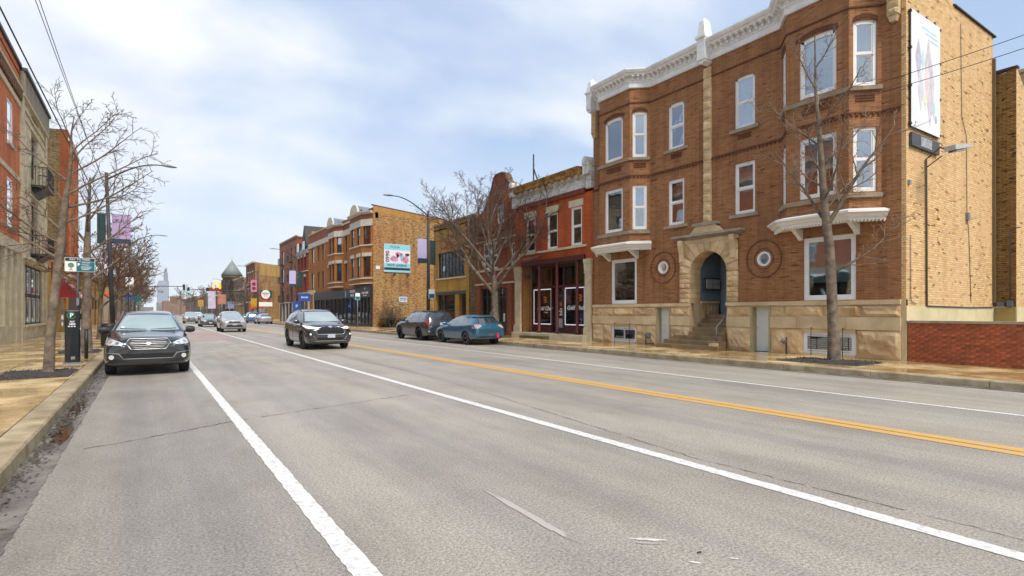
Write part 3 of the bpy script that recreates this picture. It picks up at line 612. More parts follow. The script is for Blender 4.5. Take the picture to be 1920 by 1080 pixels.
for bay, sd_ in ((bayR, 0), (bayL, 1)):
    mb = MB(); specs = []
    for i in range(3):
        fr, L_ = frame_of(bay[i], bay[i + 1])
        if i == 1: a, b = (0.36, 1.50) if sd_ == 0 else (0.43, 1.57)
        else: a, b = (0.12, L_ - 0.12)
        ops = [(a, b, 8.38 if i == 1 else 8.32, 10.30, (.06 if i == 1 else .03)), (a, b, 5.17, 7.10)]
        mb.wall(fr, 0, L_, 4.62, 11.35, ops, depth=0.16); specs.append((fr, a, b, i))
    mb.build('bay_wall', B_BROWN, parent=bh_)
    for fr, a, b, i in specs:
        st = 'single' if i == 1 else 'dh'
        window(bh_, fr, a, b, 8.38 if i == 1 else 8.32, 10.30, rise=(.06 if i == 1 else .03), style=st, fw=0.12 if i == 1 else 0.095, blind=(0.42 if i == 1 else 0.52), n=-.05)
        window(bh_, fr, a, b, 5.17, 7.10, style=st, fw=0.12 if i == 1 else 0.095, blind=(0.55 if i == 1 else 0.58), n=-.05, mull=1 if (i == 1 and sd_ == 0) else 0)
    pth = bay
    for z in (8.24, 5.05): MB().sweep(pth, [(0, z - .06), (.09, z - .06), (.11, z + .05), (0, z + .08)]).build('sill_course', STONEGREY, parent=bh_)
    pp = [(bay[0][0], bay[0][1] - .05), bay[1], bay[2], (bay[3][0], bay[3][1] + .05)]
    hood = thing('h', None, None); bpy.data.objects.remove(hood)
    MB().sweep(pp, [(-.3, 4.30), (.18, 4.30), (.20, 4.36), (.26, 4.38), (.32, 4.46), (.40, 4.50), (.40, 4.56), (.05, 4.66), (-.3, 4.66)]).build('bay_hood', WHITE, parent=bh_)
    # little drop teeth under the hood
    mb = MB()
    for i in range(3):
        fr, L_ = frame_of(pp[i], pp[i + 1]); k = 0.0
        while k < L_ - .02:
            mb.pan(fr, [(k, 4.31), (k + .075, 4.31), (k + .0375, 4.235)], .12, .19); k += 0.1
    mb.build('hood_teeth', WHITE, parent=bh_, kind='stuff')
    ops = (17.43, 19.04) if sd_ else (8.32, 9.94)
    for u in (ops[0] - .12, ops[1] + .02):
        pts = [(0.0, 3.95), (0.08, 3.97), (0.22, 4.08), (0.42, 4.20), (0.60, 4.30), (0.0, 4.30)]
        mb = MB().prism([F.p(u, n_, z_) for n_, z_ in pts], [F.p(u + .13, n_, z_) for n_, z_ in pts]); mb.build('hood_bracket', WHITE, parent=bh_)
for (a, b, z0, z1, rise) in ((14.83, 15.65, 8.31, 10.22, .045), (11.70, 12.52, 8.31, 10.22, .045), (14.83, 15.65, 5.16, 7.05, 0), (11.70, 12.52, 5.16, 7.05, 0)):
    window(bh_, F, a, b, z0, z1, rise=rise, fw=0.095, blind=0.56, n=-.05, sill=(.18, .09, .12, STONEGREY))
for a, b, bl, bm in ((17.43, 19.04, 0, None), (8.32, 9.94, 0.72, BLIND)):
    window(bh_, F, a, b, 1.95, 4.0, style='single', fw=0.15, n=-.03, blind=bl, curtain=False, bmat=mplain('sheer_net_curtain', (0.55, 0.62, 0.60, 1), 0.9, var=0.08))
# things seen in the ground-floor windows
for cu_ in (15.93, 11.36):
    mb = MB(); N = 26; pr = [(.27, -.12), (.27, -.02), (.25, .02), (.20, .02), (.185, -.03), (.185, -.12)]
    for k in range(N):
        a0, a1 = 2 * math.pi * k / N, 2 * math.pi * (k + 1) / N
        for (r0, n0), (r1, n1_) in zip(pr, pr[1:]): mb.face([F.p(cu_ + r0 * math.cos(a0), n0, 3.45 + r0 * math.sin(a0)), F.p(cu_ + r0 * math.cos(a1), n0, 3.45 + r0 * math.sin(a1)), F.p(cu_ + r1 * math.cos(a1), n1_, 3.45 + r1 * math.sin(a1)), F.p(cu_ + r1 * math.cos(a0), n1_, 3.45 + r1 * math.sin(a0))], smooth=False)
    o = mb.build('round_window', WHITE, parent=bh_)
    MB().pan(F, [(cu_ + .19 * math.cos(t_ * math.pi / 12), 3.45 + .19 * math.sin(t_ * math.pi / 12)) for t_ in range(24)], -.075, -.07).build('pane', GLASS, parent=o)
    MB().pan(F, [(cu_ + .26 * math.cos(t_ * math.pi / 12), 3.45 + .26 * math.sin(t_ * math.pi / 12)) for t_ in range(24)], -.16, -.15).build('screen', SCREEN, parent=o)
    for rad, wd_ in ((0.66, 0.016), (0.36, 0.010)):
        mb = MB()
        for k in range(36):
            a0, a1 = 2 * math.pi * k / 36, 2 * math.pi * (k + 1) / 36
            P_ = [(cu_ + (rad + e) * math.cos(a), 3.45 + (rad + e) * math.sin(a)) for a, e in ((a0, -wd_), (a1, -wd_), (a1, wd_), (a0, wd_))]
            mb.pan(F, P_, 0.001, 0.028)
        mb.build('brick_ring', mplain('dark_header_brick', srgb('#86573a', 0.65), 0.85, var=0.15, scale=8), parent=bh_)
# string courses and corbel bands in the brickwork
DKB = mplain('corbelled_brick', srgb('#83502f', 0.62), 0.85, var=0.18, scale=9, bump=0.3, bscale=40)
full = [(FRR, Y0)] + bayR + bayL + [(FRR, Y1)]
for z, h_, o_ in ((10.66, .05, .035),):
    MB().sweep(full, [(0, z), (o_, z), (o_, z + h_), (0, z + h_)]).build('string_course', DKB, parent=bh_)
mb = MB()
for i in range(len(full) - 1):
    fr, L_ = frame_of(full[i], full[i + 1]); u = 0.03
    while u < L_ - .06:
        mb.box(fr, u, u + .075, 0.001, .045, 7.42, 7.50); u += .15
    mb.box(fr, 0, L_, 0.001, .03, 7.50, 7.545)
mb.build('corbel_table', DKB, parent=bh_, kind='stuff')
mb = MB()
for (a, b) in ((14.95, 15.5), (11.85, 12.4)):
    for z in (7.93, 8.0, 8.07): mb.box(F, a, b, 0.001, .03, z, z + .035)
for bay in (bayR, bayL):
    for i in range(3):
        fr, L_ = frame_of(bay[i], bay[i + 1]); m_ = L_ / 2; w_ = .35 if i != 1 else .6
        for z in (7.87, 7.95, 8.03): mb.box(fr, m_ - w_ * .75, m_ + w_ * .75, 0.001, .03, z, z + .035)
        # arch headers
        for k in range(16):
            t0, t1 = k / 16 + .006, (k + 1) / 16 - .006; a_, b_ = (.10, L_ - .10) if i != 1 else (.30, 1.62)
            p = [arc(a_, b_, 10.48, .12, t0), arc(a_, b_, 10.48, .12, t1)]; mb.pan(fr, [(p[0][0], p[0][1] - .14), (p[1][0], p[1][1] - .14), p[1], p[0]], .001, .018)
mb.build('brick_panel', DKB, parent=bh_, kind='stuff')
# cornice
cpath = [(FRR, Y0 - .02)] + bayR + bayL + [(FRR, Y1 - .0)]
def cornice_piece(path):
    MB().sweep(path, [(-.25, 11.31), (.07, 11.31), (.09, 11.36), (.07, 11.38), (.07, 11.53), (.11, 11.55), (.10, 11.60), (.10, 11.79), (.30, 11.79), (.33, 11.86), (.38, 11.88), (.44, 11.97), (.44, 12.02), (.20, 12.06), (-.25, 12.06)]).build('cornice', WHITE_OLD, parent=bh_)
cornice_piece(cpath)
mb = MB()
for i in range(len(cpath) - 1):
    fr, L_ = frame_of(cpath[i], cpath[i + 1]); n_ = max(1, round(L_ / .235)); 
    for k in range(n_):
        u = (k + .5) * L_ / n_
        pts = [(.10, 11.60), (.16, 11.62), (.18, 11.70), (.29, 11.74), (.29, 11.79), (.10, 11.79)]
        mb.prism([fr.p(u - .05, p_, z_) for p_, z_ in pts], [fr.p(u + .05, p_, z_) for p_, z_ in pts])
mb.build('cornice_bracket', WHITE_OLD, parent=bh_, kind='stuff')
def finial(u, w, z0, z1, top, nn=.30):
    mb = MB(); mb.box(F, u - w / 2, u + w / 2, -.05, nn, z0 + .18, z1); mb.pan(F, [(u - w / 2 + .03, z0 + .18), (u - w / 2 + .03, z0 + .10), (u, z0), (u + w / 2 - .03, z0 + .10), (u + w / 2 - .03, z0 + .18)], 0, nn - .05)
    mb.box(F, u - w / 2 - .05, u + w / 2 + .05, -.08, nn + .06, z1, z1 + .10)
    c = F.p(u, nn / 2, z1 + .1); w2 = w / 2
    b_ = [F.p(u - w2, -.02, z1 + .1), F.p(u + w2, -.02, z1 + .1), F.p(u + w2, nn, z1 + .1), F.p(u - w2, nn, z1 + .1)]; t_ = [F.p(u - w2 * .55, .04, top - .16), F.p(u + w2 * .55, .04, top - .16), F.p(u + w2 * .55, nn - .06, top - .16), F.p(u - w2 * .55, nn - .06, top - .16)]
    mb.prism(b_, t_); ap = F.p(u, nn / 2 - .03, top)
    for k in range(4): mb.face([t_[k], t_[(k + 1) % 4], ap])
    mb.build('finial', WHITE_OLD, parent=bh_)
finial(CY, .36, 11.10, 12.10, 12.95, nn=.46); finial(Y1 - .16, .34, 11.15, 12.10, 12.85, nn=.46); finial(Y0 + .17, .34, 11.25, 12.10, 12.9, nn=.46)
for u in (Y1 - .17, Y0 + .17):
    for k in range(5): rock_block(F, u - .15, u + .15, 10.2 + k * .215, 10.2 + (k + 1) * .215 - .012, 0.0, .17, k + u, amp=.03, nu=4, nz=3).build('stone', LIME, parent=bh_)
    MB().pan(F, [(u - .13, 10.195), (u + .13, 10.195), (u + .08, 10.02), (u - .08, 10.02)], 0, .14).build('stone', LIME, parent=bh_)
k = 0; z = 5.06
while z < 11.05:
    h_ = .30 if k % 2 == 0 else .10
    rock_block(F, CY - .17, CY + .17, z + .004, min(z + h_, 11.1) - .004, -.02, .09 if k % 2 == 0 else .07, k * 1.3, amp=.035 if k % 2 == 0 else .01, nu=4, nz=3).build('stone', LIME_S if k % 2 else LIME, parent=bh_); z += h_; k += 1
# water table and base courses
segs = [(Y0, 11.09), (11.85, 12.84), (14.52, 15.51), (16.28, Y1)]
for a, b in ((Y0, 12.845), (14.515, Y1)): MB().box(F, a, b, -.1, .10, 1.80, 1.928).build('water_table', LIME_S, parent=bh_)
r = random.Random(11)
def course(a, b, z0, z1, rock, ln, holes=()):
    u = a; k = 0
    while u < b - .05:
        e = min(b, u + ln * r.uniform(.8, 1.2)); 
        if b - e < .4: e = b
        parts_ = [(u, e)]
        for (h0, h1) in holes:
            np_ = []
            for (p, q) in parts_:
                if q <= h0 or p >= h1: np_.append((p, q))
                else:
                    if p < h0: np_.append((p, h0))
                    if q > h1: np_.append((h1, q))
            parts_ = np_
        for p, q in parts_:
            if q - p > .05:
                if rock: o = rock_block(F, p + .004, q - .004, z0 + .004, z1 - .004, -.25, .04, u * 3.1 + z0, amp=.07, nu=int((q - p) / .13) + 2, nz=6 if z1 - z0 > .5 else 4).build('stone', LIME, parent=bh_)
                else: MB().box(F, p + .003, q - .003, -.25, .065, z0 + .003, z1 - .003).build('stone', LIME_S, parent=bh_)
        u = e
bw = [(8.32, 9.96), (17.43, 19.04)]
for a, b in segs:
    course(a, b, 1.41, 1.80, True, 1.1); course(a, b, 1.02, 1.41, False, 1.5)
    course(a, b, 0.15, 1.02, True, 1.2, holes=bw)
for a, b in bw:
    MB().box(F, a, b, -.25, .03, .90, 1.018).build('stone', LIME_S, parent=bh_)
    o = window(bh_, F, a + .0, b - .0, .22, .90, style='single', fw=.13, n=-.02, curtain=False, mull=1)
    MB().box(F, a, b, -.25, .03, .15, .217).build('stone', LIME_S, parent=bh_)
    mb = MB()
    for u in (a + .33, b - .33): mb.tube([F.p(u, .13, .12), F.p(u, .13, 1.02), F.p(u + .02, .10, 1.06), F.p(u - .02, .06, 1.03)], .012, 5)
    for k in range(9): z = .30 + k * .065; mb.tube([F.p(a + .16, .03, z), F.p(b - .16, .03, z)], .006, 4)
    mb.build('iron_grille', BLACKM, parent=o)
# side doors in the base
for a, b in ((11.09, 11.85), (15.51, 16.28)):
    mb = MB(); mb.box(F, a, a + .07, -.3, .05, .15, 1.75); mb.box(F, b - .07, b, -.3, .05, .15, 1.75); mb.box(F, a, b, -.3, .05, 1.75, 1.80); fo = mb.build('door_frame', mplain('tan_painted_frame', srgb('#b9ad86', 0.8), 0.6, var=.08), parent=bh_)
    mb = MB().box(F, a + .07, b - .07, -.26, -.22, .17, 1.75)
    um = (a + b) / 2
    for u in (um - .17, um + .17):
        for z0, z1 in ((.28, .62), (.70, 1.12), (1.20, 1.62)):
            mb.box(F, u - .11, u + .11, -.222, -.212, z0, z1); mb.box(F, u - .085, u + .085, -.213, -.206, z0 + .025, z1 - .025)
    dr = mb.build('door', mplain('white_door_paint', (0.72, 0.72, 0.68, 1), .5, var=.06, scale=2), parent=bh_)
    MB().lathe(F.p(b - .14, -.2, 1.0), [(.02, -.0), (.02, .03), (.028, .035), (.028, .06)], 8, 'x').build('handle', CHROME, parent=dr)
# portal
MB().box(F, 12.36, 15.03, -.02, .0, 4.3, 4.48)
for side in (0, 1):
    u0, u1 = (12.36, 12.84) if side == 0 else (14.52, 15.03); z = 1.93; k = 0
    while z < 3.10:
        h_ = .195
        for p, q in (((u0, u1),) if k % 2 == 0 else ((u0, (u0 + u1) / 2 - .03), ((u0 + u1) / 2 - .03, u1))):
            rock_block(F, p + .004, q - .004, z + .004, z + h_ - .004, -.62, .06, k + side * 9 + p, amp=.05, nu=5, nz=4).build('stone', LIME, parent=bh_)
        z += h_; k += 1
zs_ = 1.93 + 6 * .195; rad = .84
def P2(u, z): return F.p(u, 0, z)
N = 11
for k in range(N):      # voussoirs, trimmed to the square block of the portal
    a0, a1 = math.pi * k / N + .006, math.pi * (k + 1) / N - .006
    M_ = 4; inner = [(CY + rad * math.cos(a0 + (a1 - a0) * i / M_), zs_ + rad * math.sin(a0 + (a1 - a0) * i / M_)) for i in range(M_ + 1)]
    def outp(a):
        hw = 1.335 if math.cos(a) > 0 else 1.335; t_ = min(hw / max(1e-6, abs(math.cos(a))), (4.30 - zs_) / max(1e-6, math.sin(a))); t_ = min(t_, 1.75); return (CY + t_ * math.cos(a), zs_ + t_ * math.sin(a))
    outer = [outp(a0 + (a1 - a0) * i / M_) for i in range(M_ + 1)]
    mb = MB(); g = {}
    J = 5
    for i in range(M_ + 1):
        for j in range(J + 1):
            p = [inner[i][q] + (outer[i][q] - inner[i][q]) * j / J for q in (0, 1)]; e = i in (0, M_) or j in (0, J)
            dd = -.008 if e else max(0, .05 * (.6 + noise.noise(Vector((p[0] * 4, p[1] * 4, k * 2.0))) * 1.2)); g[i, j] = F.p(p[0], .06 + dd, p[1])
    for i in range(M_):
        for j in range(J): mb.face([g[i, j], g[i + 1, j], g[i + 1, j + 1], g[i, j + 1]])
    for i in range(M_): mb.face([g[i, 0], g[i + 1, 0], F.p(inner[i + 1][0], -.62, inner[i + 1][1]), F.p(inner[i][0], -.62, inner[i][1])])
    for i in (0, M_): mb.face([g[i, j] for j in range(J + 1)] + [F.p(outer[i][0], -.3, outer[i][1]), F.p(inner[i][0], -.3, inner[i][1])])
    mb.build('stone', LIME, parent=bh_)
mb = MB()   # solid behind the voussoirs
for k in range(16):
    a0, a1 = math.pi * k / 16, math.pi * (k + 1) / 16
    mb.face([F.p(CY + rad * math.cos(a0), -.6, zs_ + rad * math.sin(a0)), F.p(CY + rad * math.cos(a1), -.6, zs_ + rad * math.sin(a1)), F.p(CY + 1.3 * math.cos(a1), -.6, 4.6 if k not in (0, 15) else zs_), F.p(CY + 1.3 * math.cos(a0), -.6, 4.6 if k not in (0, 15) else zs_)])
mb.box(F, 12.36, 15.03, -.3, .045, 4.305, 4.45); mb.build('portal_backing', LIME_S, parent=bh_)
mb = MB(); mb.box(F, 12.20, 15.20, -.05, .10, 4.455, 4.50); mb.box(F, 12.16, 15.24, -.05, .17, 4.50, 4.55); mb.box(F, 12.10, 15.30, -.05, .26, 4.55, 4.64)
mb.build('portal_cornice', STONEGREY, parent=bh_)
MB().pan(F, [(12.95, 4.642), (14.45, 4.642), (14.15, 4.93), (13.25, 4.93)], -.02, .16).build('pediment', LIME_S, parent=bh_)
MB().box(F, 13.12, 14.28, -.02, .22, 4.932, 5.05).build('pediment_cap', STONEGREY, parent=bh_)
for u in (12.42, 14.78):
    pts = [(.06, 3.55), (.14, 3.60), (.14, 3.9), (.24, 4.25), (.24, 4.45), (.06, 4.45)]
    MB().prism([F.p(u, a_, z_) for a_, z_ in pts], [F.p(u + .2, a_, z_) for a_, z_ in pts]).build('portal_console', LIME_S, parent=bh_)
# porch interior
SID = mplain('blue_grey_siding', srgb('#8796a2', 0.85), .6, var=.08, scale=3)
GY = FrY(14.56, -1)      # far side wall of the porch, faces the camera
mb = MB()
for k in range(17): z = 2.05 + k * .115; mb.prism([GY.p(18.82, .0, z), GY.p(18.82, .03, z), GY.p(18.82, .008, z + .113), GY.p(18.82, 0, z + .113)], [GY.p(20.2, .0, z), GY.p(20.2, .03, z), GY.p(20.2, .008, z + .113), GY.p(20.2, 0, z + .113)])
mb.build('siding', SID, parent=bh_)
BK = FrX(20.2, -1); mb = MB()
for k in range(22): z = 1.47 + k * .115; mb.prism([BK.p(13.75, .0, z), BK.p(13.75, .03, z), BK.p(13.75, .008, z + .113), BK.p(13.75, 0, z + .113)], [BK.p(14.55, .0, z), BK.p(14.55, .03, z), BK.p(14.55, .008, z + .113), BK.p(14.55, 0, z + .113)])
mb.build('siding', mplain('pale_blue_siding', srgb('#8fa3b0', 0.8), .6, var=.06), parent=bh_)
MB().box(BK, 12.8, 13.74, 0, .04, 1.47, 3.6).box(BK, 12.7, 13.74, -.02, .02, 3.6, 4.4).build('door', mplain('dark_red_door', srgb('#5b2720', 0.6), .5, var=.1), parent=bh_)
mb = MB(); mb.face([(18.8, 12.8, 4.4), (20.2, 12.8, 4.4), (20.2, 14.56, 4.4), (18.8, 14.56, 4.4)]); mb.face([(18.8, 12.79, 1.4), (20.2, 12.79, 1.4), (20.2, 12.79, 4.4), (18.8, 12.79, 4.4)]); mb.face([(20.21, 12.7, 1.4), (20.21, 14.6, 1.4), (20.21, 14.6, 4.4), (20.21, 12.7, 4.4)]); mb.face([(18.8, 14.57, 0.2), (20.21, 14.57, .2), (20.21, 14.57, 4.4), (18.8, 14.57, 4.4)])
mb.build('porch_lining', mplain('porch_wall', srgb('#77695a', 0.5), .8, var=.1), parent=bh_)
MB().box(GY, 18.83, 20.0, .0, .10, 1.92, 2.03).build('dwarf_wall_cap', LIME_S, parent=bh_)
for k in range(3): rock_block(GY, 18.83 + k * .4, 18.83 + (k + 1) * .4 - .01, 1.2, 1.91, 0, .05, k, nu=4, nz=3).build('stone', LIME, parent=bh_)
mbx = MB().box(GY, 18.95, 19.95, .03, .16, 2.45, 2.98).build('mailbox_panel', mplain('panel_blue_grey', srgb('#3f4e5a', .7), .6), parent=bh_)
MBX = mplain('mailbox_aluminium', (0.45, 0.46, 0.46, 1), .5, metal=.2, var=.08)
for g_ in range(2):
    for i in range(4):
        for j in range(2): u = 19.03 + g_ * .46 + i * .10; z = 2.53 + j * .20; MB().box(GY, u, u + .088, .16, .19, z, z + .185).build('mailbox', MBX, parent=mbx)
# steps (each a tread of its own)
z = .15; STEPM = mplain('worn_sandstone', srgb('#a48a62', .75), .6, var=.22, scale=2.2, bump=.3, bscale=30, objvar=.08)
for k in range(8):
    n0 = .98 - .28 * k; zt = z + .165
    ua, ub = ((12.55, 15.45) if k == 0 else (12.62, 15.30) if k == 1 else (12.84, 15.02) if k == 2 else (12.86, 14.50))
    MB().box(F, ua, ub, n0 - .33 if k < 7 else -2.0, n0, .12, zt).build('step', STEPM, parent=bh_, bevel=.012); z = zt
for u in (12.755, 14.505): MB().box(F, u, u + .10, -.68, -.2, .15, 1.925).build('cheek_wall', LIME_S, parent=bh_)
MB().box(F, 12.70, 12.95, .45, .95, .15, .42).build('stone', LIME_S, parent=bh_)
mb = MB().tube([F.p(13.0, .45, .35), F.p(13.0, .42, 1.02), F.p(13.0, .05, 1.28), F.p(13.0, -.18, 1.75)], .02, 8); mb.build('handrail', GREYM, parent=bh_)
# sides, roof
S = FrY(Y0 - .12, -1)     # the tan brick side wall stands where the corner is, facing the open lot
XE = 25.25
mb = MB(); mb.wall(S, 18.2, XE, 1.75, 11.0, (), 0); top = [(18.2, 11.0), (XE, 11.0), (XE, 11.42), (21.6, 11.42), (21.6, 11.85), (18.2, 11.85)]
mb.face([S.p(u, 0, z_) for u, z_ in top])
mb.face([F.p(Y0 - .12, 0, .15), F.p(Y0, 0, .15), F.p(Y0, 0, 11.85), F.p(Y0 - .12, 0, 11.85)])
mb.build('side_wall', B_YEL, parent=bh_)
MB().box(S, 18.205, XE, -.1, 0.015, 0.12, 1.75).build('painted_base', CREAM, parent=bh_)
MB().box(F, Y0 - .12, Y0 - .003, -.1, .004, .15, 1.93).build('stone', LIME_S, parent=bh_)
mb = MB(); u = 18.3
while u < XE:
    zt = 11.85 if u < 21.5 else 11.42; w_ = .40; mb.prism([S.p(u, -.22, zt), S.p(u, .06, zt), S.p(u, .06, zt + .05), S.p(u, -.08, zt + .11), S.p(u, -.22, zt + .05)], [S.p(u + w_, -.22, zt), S.p(u + w_, .06, zt), S.p(u + w_, .06, zt + .05), S.p(u + w_, -.08, zt + .11), S.p(u + w_, -.22, zt + .05)]); u += .42
mb.build('coping_tile', mplain('clay_coping', srgb('#5b463a', .6), .7, var=.2), parent=bh_, kind='stuff')
MB().polyz([(18.25, Y0), (25.2, Y0), (25.2, Y1), (18.25, Y1)], 11.1, 11.3).build('roof', mplain('roof_felt', (0.05, .05, .05, 1), .9), parent=bh_)
MB().face([(18.2, Y1, .1), (32, Y1, .1), (32, Y1, 11.7), (18.2, Y1, 11.7)]).build('party_wall', B_YEL_D, parent=bh_)
# rear wing, stepping out towards the lot
WF = FrX(25.3, -1); WS = FrY(6.34, -1)
mb = MB(); mb.face([WF.p(6.34, 0, 1.75), WF.p(7.0, 0, 1.75), WF.p(7.0, 0, 10.05), WF.p(6.62, 0, 10.02), WF.p(6.5, 0, 10.12), WF.p(6.34, 0, 10.14)])
mb.build('rear_wing_front', B_YEL_D, parent=bh_)  # shade of this street-facing wall is put into the darker brick colour
MB().face([WS.p(25.3, 0, 1.75), WS.p(34, 0, 1.75), WS.p(34, 0, 8.9), WS.p(27.2, 0, 8.9), WS.p(25.3, 0, 10.14)]).build('rear_wing_side', B_YEL, parent=bh_)
MB().box(WS, 25.3, 34, -.3, .012, .12, 1.75).build('painted_base', CREAM, parent=bh_); MB().box(WF, 6.355, 6.96, -.3, .012, .12, 1.745).build('painted_base', mplain('shaded_cream_paint', srgb('#b8a15e', .8), .7, var=.08), parent=bh_)  # wing front repeats the cream base darker, shade painted into the colour
MB().box(WF, 6.3, 7.0, -.2, .05, 10.1, 10.17).build('wing_coping', mplain('clay_coping', (0, 0, 0, 1)), parent=bh_)
MB().box(S, XE - .08, XE + .02, 0, .09, 1.9, 10.6).build('drain_pipe', mplain('tan_pipe', srgb('#8a7350', .7), .6), parent=bh_)
MB().box(S, 21.5, 22.2, -.7, -.25, 11.3, 12.6).box(S, 21.45, 22.25, -.75, -.2, 12.6, 12.72).build('chimney', mplain('old_chimney', srgb('#6e5b4a', .6), .9, var=.2), parent=bh_)
MB().box(WS, 27.5, 28.3, -.7, -.1, 8.9, 10.6).box(WS, 27.45, 28.35, -.75, -.05, 10.6, 10.72).build('chimney', B_YEL, parent=bh_)
# pipes, meters and cables on the side wall
PIPE = mplain('conduit', (0.10, .10, .105, 1), .5, var=.1)
mb = MB(); mb.tube([S.p(18.42, .03, 3.8), S.p(18.42, .03, 1.95), S.p(18.5, .03, 1.86), S.p(18.8, .03, 1.80)], .012, 5); mb.build('cable', PIPE, parent=bh_)
mb = MB(); mb.tube([S.p(22.2, .02, 11.0), S.p(22.3, .02, 8.0), S.p(22.7, .02, 7.4), S.p(22.75, .02, 4.8), S.p(22.9, .02, 4.3), S.p(23.1, .02, 1.9)], .010, 5); mb.build('cable', PIPE, parent=bh_)
MB().box(S, 22.66, 22.84, .0, .09, 4.62, 4.86).build('junction_box', GREYM, parent=bh_)
MB().box(S, 18.28, 18.4, .0, .06, 5.25, 5.37).build('junction_box', GREYM, parent=bh_)
mb = MB().box(WF, 6.42, 6.58, .01, .10, 1.76, 1.98).box(WF, 6.65, 6.85, .01, .08, 1.76, 1.92); mb.build('meter_box', mplain('meter_grey', srgb('#6f7b84', .7), .5, var=.1), parent=bh_)
MB().tube([WF.p(6.5, .04, 1.98), WF.p(6.5, .04, 4.4), WF.p(6.42, .06, 4.5), WF.p(6.2, .1, 4.5)], .02, 6).build('cable', PIPE, parent=bh_)
MB().tube([S.p(19.55, .04, 1.75), S.p(23, .04, 1.72), S.p(XE - .1, .04, 1.74)], .02, 6).build('cable', PIPE, parent=bh_)
# billboard sheet and the dark sign under it
bb = thing('hanging_banner', 'tall white printed banner with faded coloured diamonds on the tan brick side wall', 'banner', S.p(19.36, .06, 6.9))
mb = MB().box(S, 18.34, 20.38, .045, .075, 6.93, 10.32); mb.build('banner_sheet', mplain('white_vinyl', (0.78, .80, .84, 1), .45, var=.04, scale=1.2), parent=bb)
def diamond(u, z, w, h, col, k, nm='printed_diamond'):
    MB().pan(S, [(u - w / 2, z), (u, z - h / 2), (u + w / 2, z), (u, z + h * .45)], .0755, .0765 + k * .0007).build(nm, mplain('print_' + col[1:], srgb(col, .95), .5, var=.12, scale=5), parent=bb)
for i, (u, z, w, h, c_) in enumerate(((18.82, 9.00, .45, 1.35, '#c3c2d0'), (19.12, 9.02, .26, .8, '#c9e4f0'), (19.52, 8.95, .55, 1.7, '#d3ccd2'), (18.98, 8.10, .45, 1.3, '#dcd8e0'), (19.62, 8.05, .55, 1.9, '#ddd0d8'), (19.42, 8.5, .42, 1.2, '#f2ddd9'), (19.30, 7.85, .26, .6, '#e6ecbe'), (19.88, 7.72, .28, .6, '#bfe0ec'), (19.80, 8.45, .30, 1.2, '#d2d5df'))): diamond(u, z, w, h, c_, i)
mb = MB()
for z, a_, b_ in ((9.95, 19.05, 20.1), (9.82, 19.3, 20.2), (9.68, 19.5, 20.25)):
    mb.box(S, a_, b_, .0755, .0768, z, z + .05)
mb.build('printed_line', mplain('print_pale_blue', srgb('#bcd8ea', .95), .5, var=.1), parent=bb)
MB().pan(S, [(20.05 + .1 * math.cos(t_ * .524), 7.42 + .13 * math.sin(t_ * .524)) for t_ in range(12)], .0755, .0768).build('printed_logo', mplain('print_pale_violet', srgb('#b9bde0', .95), .5), parent=bb)
mb = MB()
for z in (7.0, 8.1, 9.2, 10.25):
    for u in (18.32, 20.40): mb.box(S, u - .04, u + .04, .02, .09, z - .03, z + .03)
for u in (18.8, 19.4, 20.0): mb.box(S, u - .02, u + .02, .02, .09, 10.31, 10.38)
mb.tube([S.p(18.33, .06, 6.93), S.p(18.33, .06, 10.33)], .012, 4); mb.tube([S.p(20.39, .06, 6.93), S.p(20.39, .06, 10.33)], .01, 4); mb.tube([S.p(18.33, .06, 6.92), S.p(20.39, .06, 6.92)], .014, 4)
mb.build('clamps', BLACKM, parent=bb)
sg = thing('sign_board', 'dark grey sign board with a pale panel directly under the tall white banner', 'sign', S.p(19.3, .06, 6.3))
MB().box(S, 18.36, 20.30, .02, .09, 6.38, 6.76).build('board', mplain('dark_board', (0.055, .06, .065, 1), .5, var=.2), parent=sg)
MB().box(S, 18.95, 19.72, .091, .098, 6.44, 6.72).build('pale_panel', mplain('pale_print', (.42, .44, .45, 1), .5, var=.3, scale=12), parent=sg)
wl = thing('wall_lamp', 'grey box floodlight on a braced pipe arm from the tan side wall', 'lamp', S.p(19.45, .04, 6.0))
mb = MB().tube([S.p(19.5, .04, 1.75), S.p(19.46, .04, 6.15), S.p(19.5, .12, 6.22), S.p(19.16, .5, 6.34), S.p(18.81, .87, 6.06)], .026, 6); mb.tube([S.p(19.47, .05, 5.9), S.p(18.66, .7, 5.96)], .018, 5); mb.build('arm', PIPE, parent=wl)
hd = Vector(S.p(18.81, .87, 6.09)); ddx = Vector((.85, -.22, .12)).normalized(); ddy = Vector((.22, .85, 0)).normalized(); ddz = ddx.cross(ddy)
def hb(l0, l1, w0, w1, h0, h1): 
    return [tuple(hd + ddx * a_ + ddy * b_ + ddz * c_) for a_, b_, c_ in ((l0, -w0, h0), (l0, w0, h0), (l0, w0, h1), (l0, -w0, h1))], [tuple(hd + ddx * a_ + ddy * b_ + ddz * c_) for a_, b_, c_ in ((l1, -w1, h0 + .04), (l1, w1, h0 + .04), (l1, w1, h1 - .02), (l1, -w1, h1 - .02))]
a_, b_ = hb(-.05, .62, .15, .19, 0, .14); MB().prism(a_, b_).build('lamp_head', mplain('lamp_housing', (.5, .5, .48, 1), .45, var=.08), parent=wl)
a_, b_ = hb(.05, .55, .12, .15, -.05, .0); MB().prism(a_, b_).build('lens', mplain('lamp_lens', (.35, .36, .36, 1), .2), parent=wl)

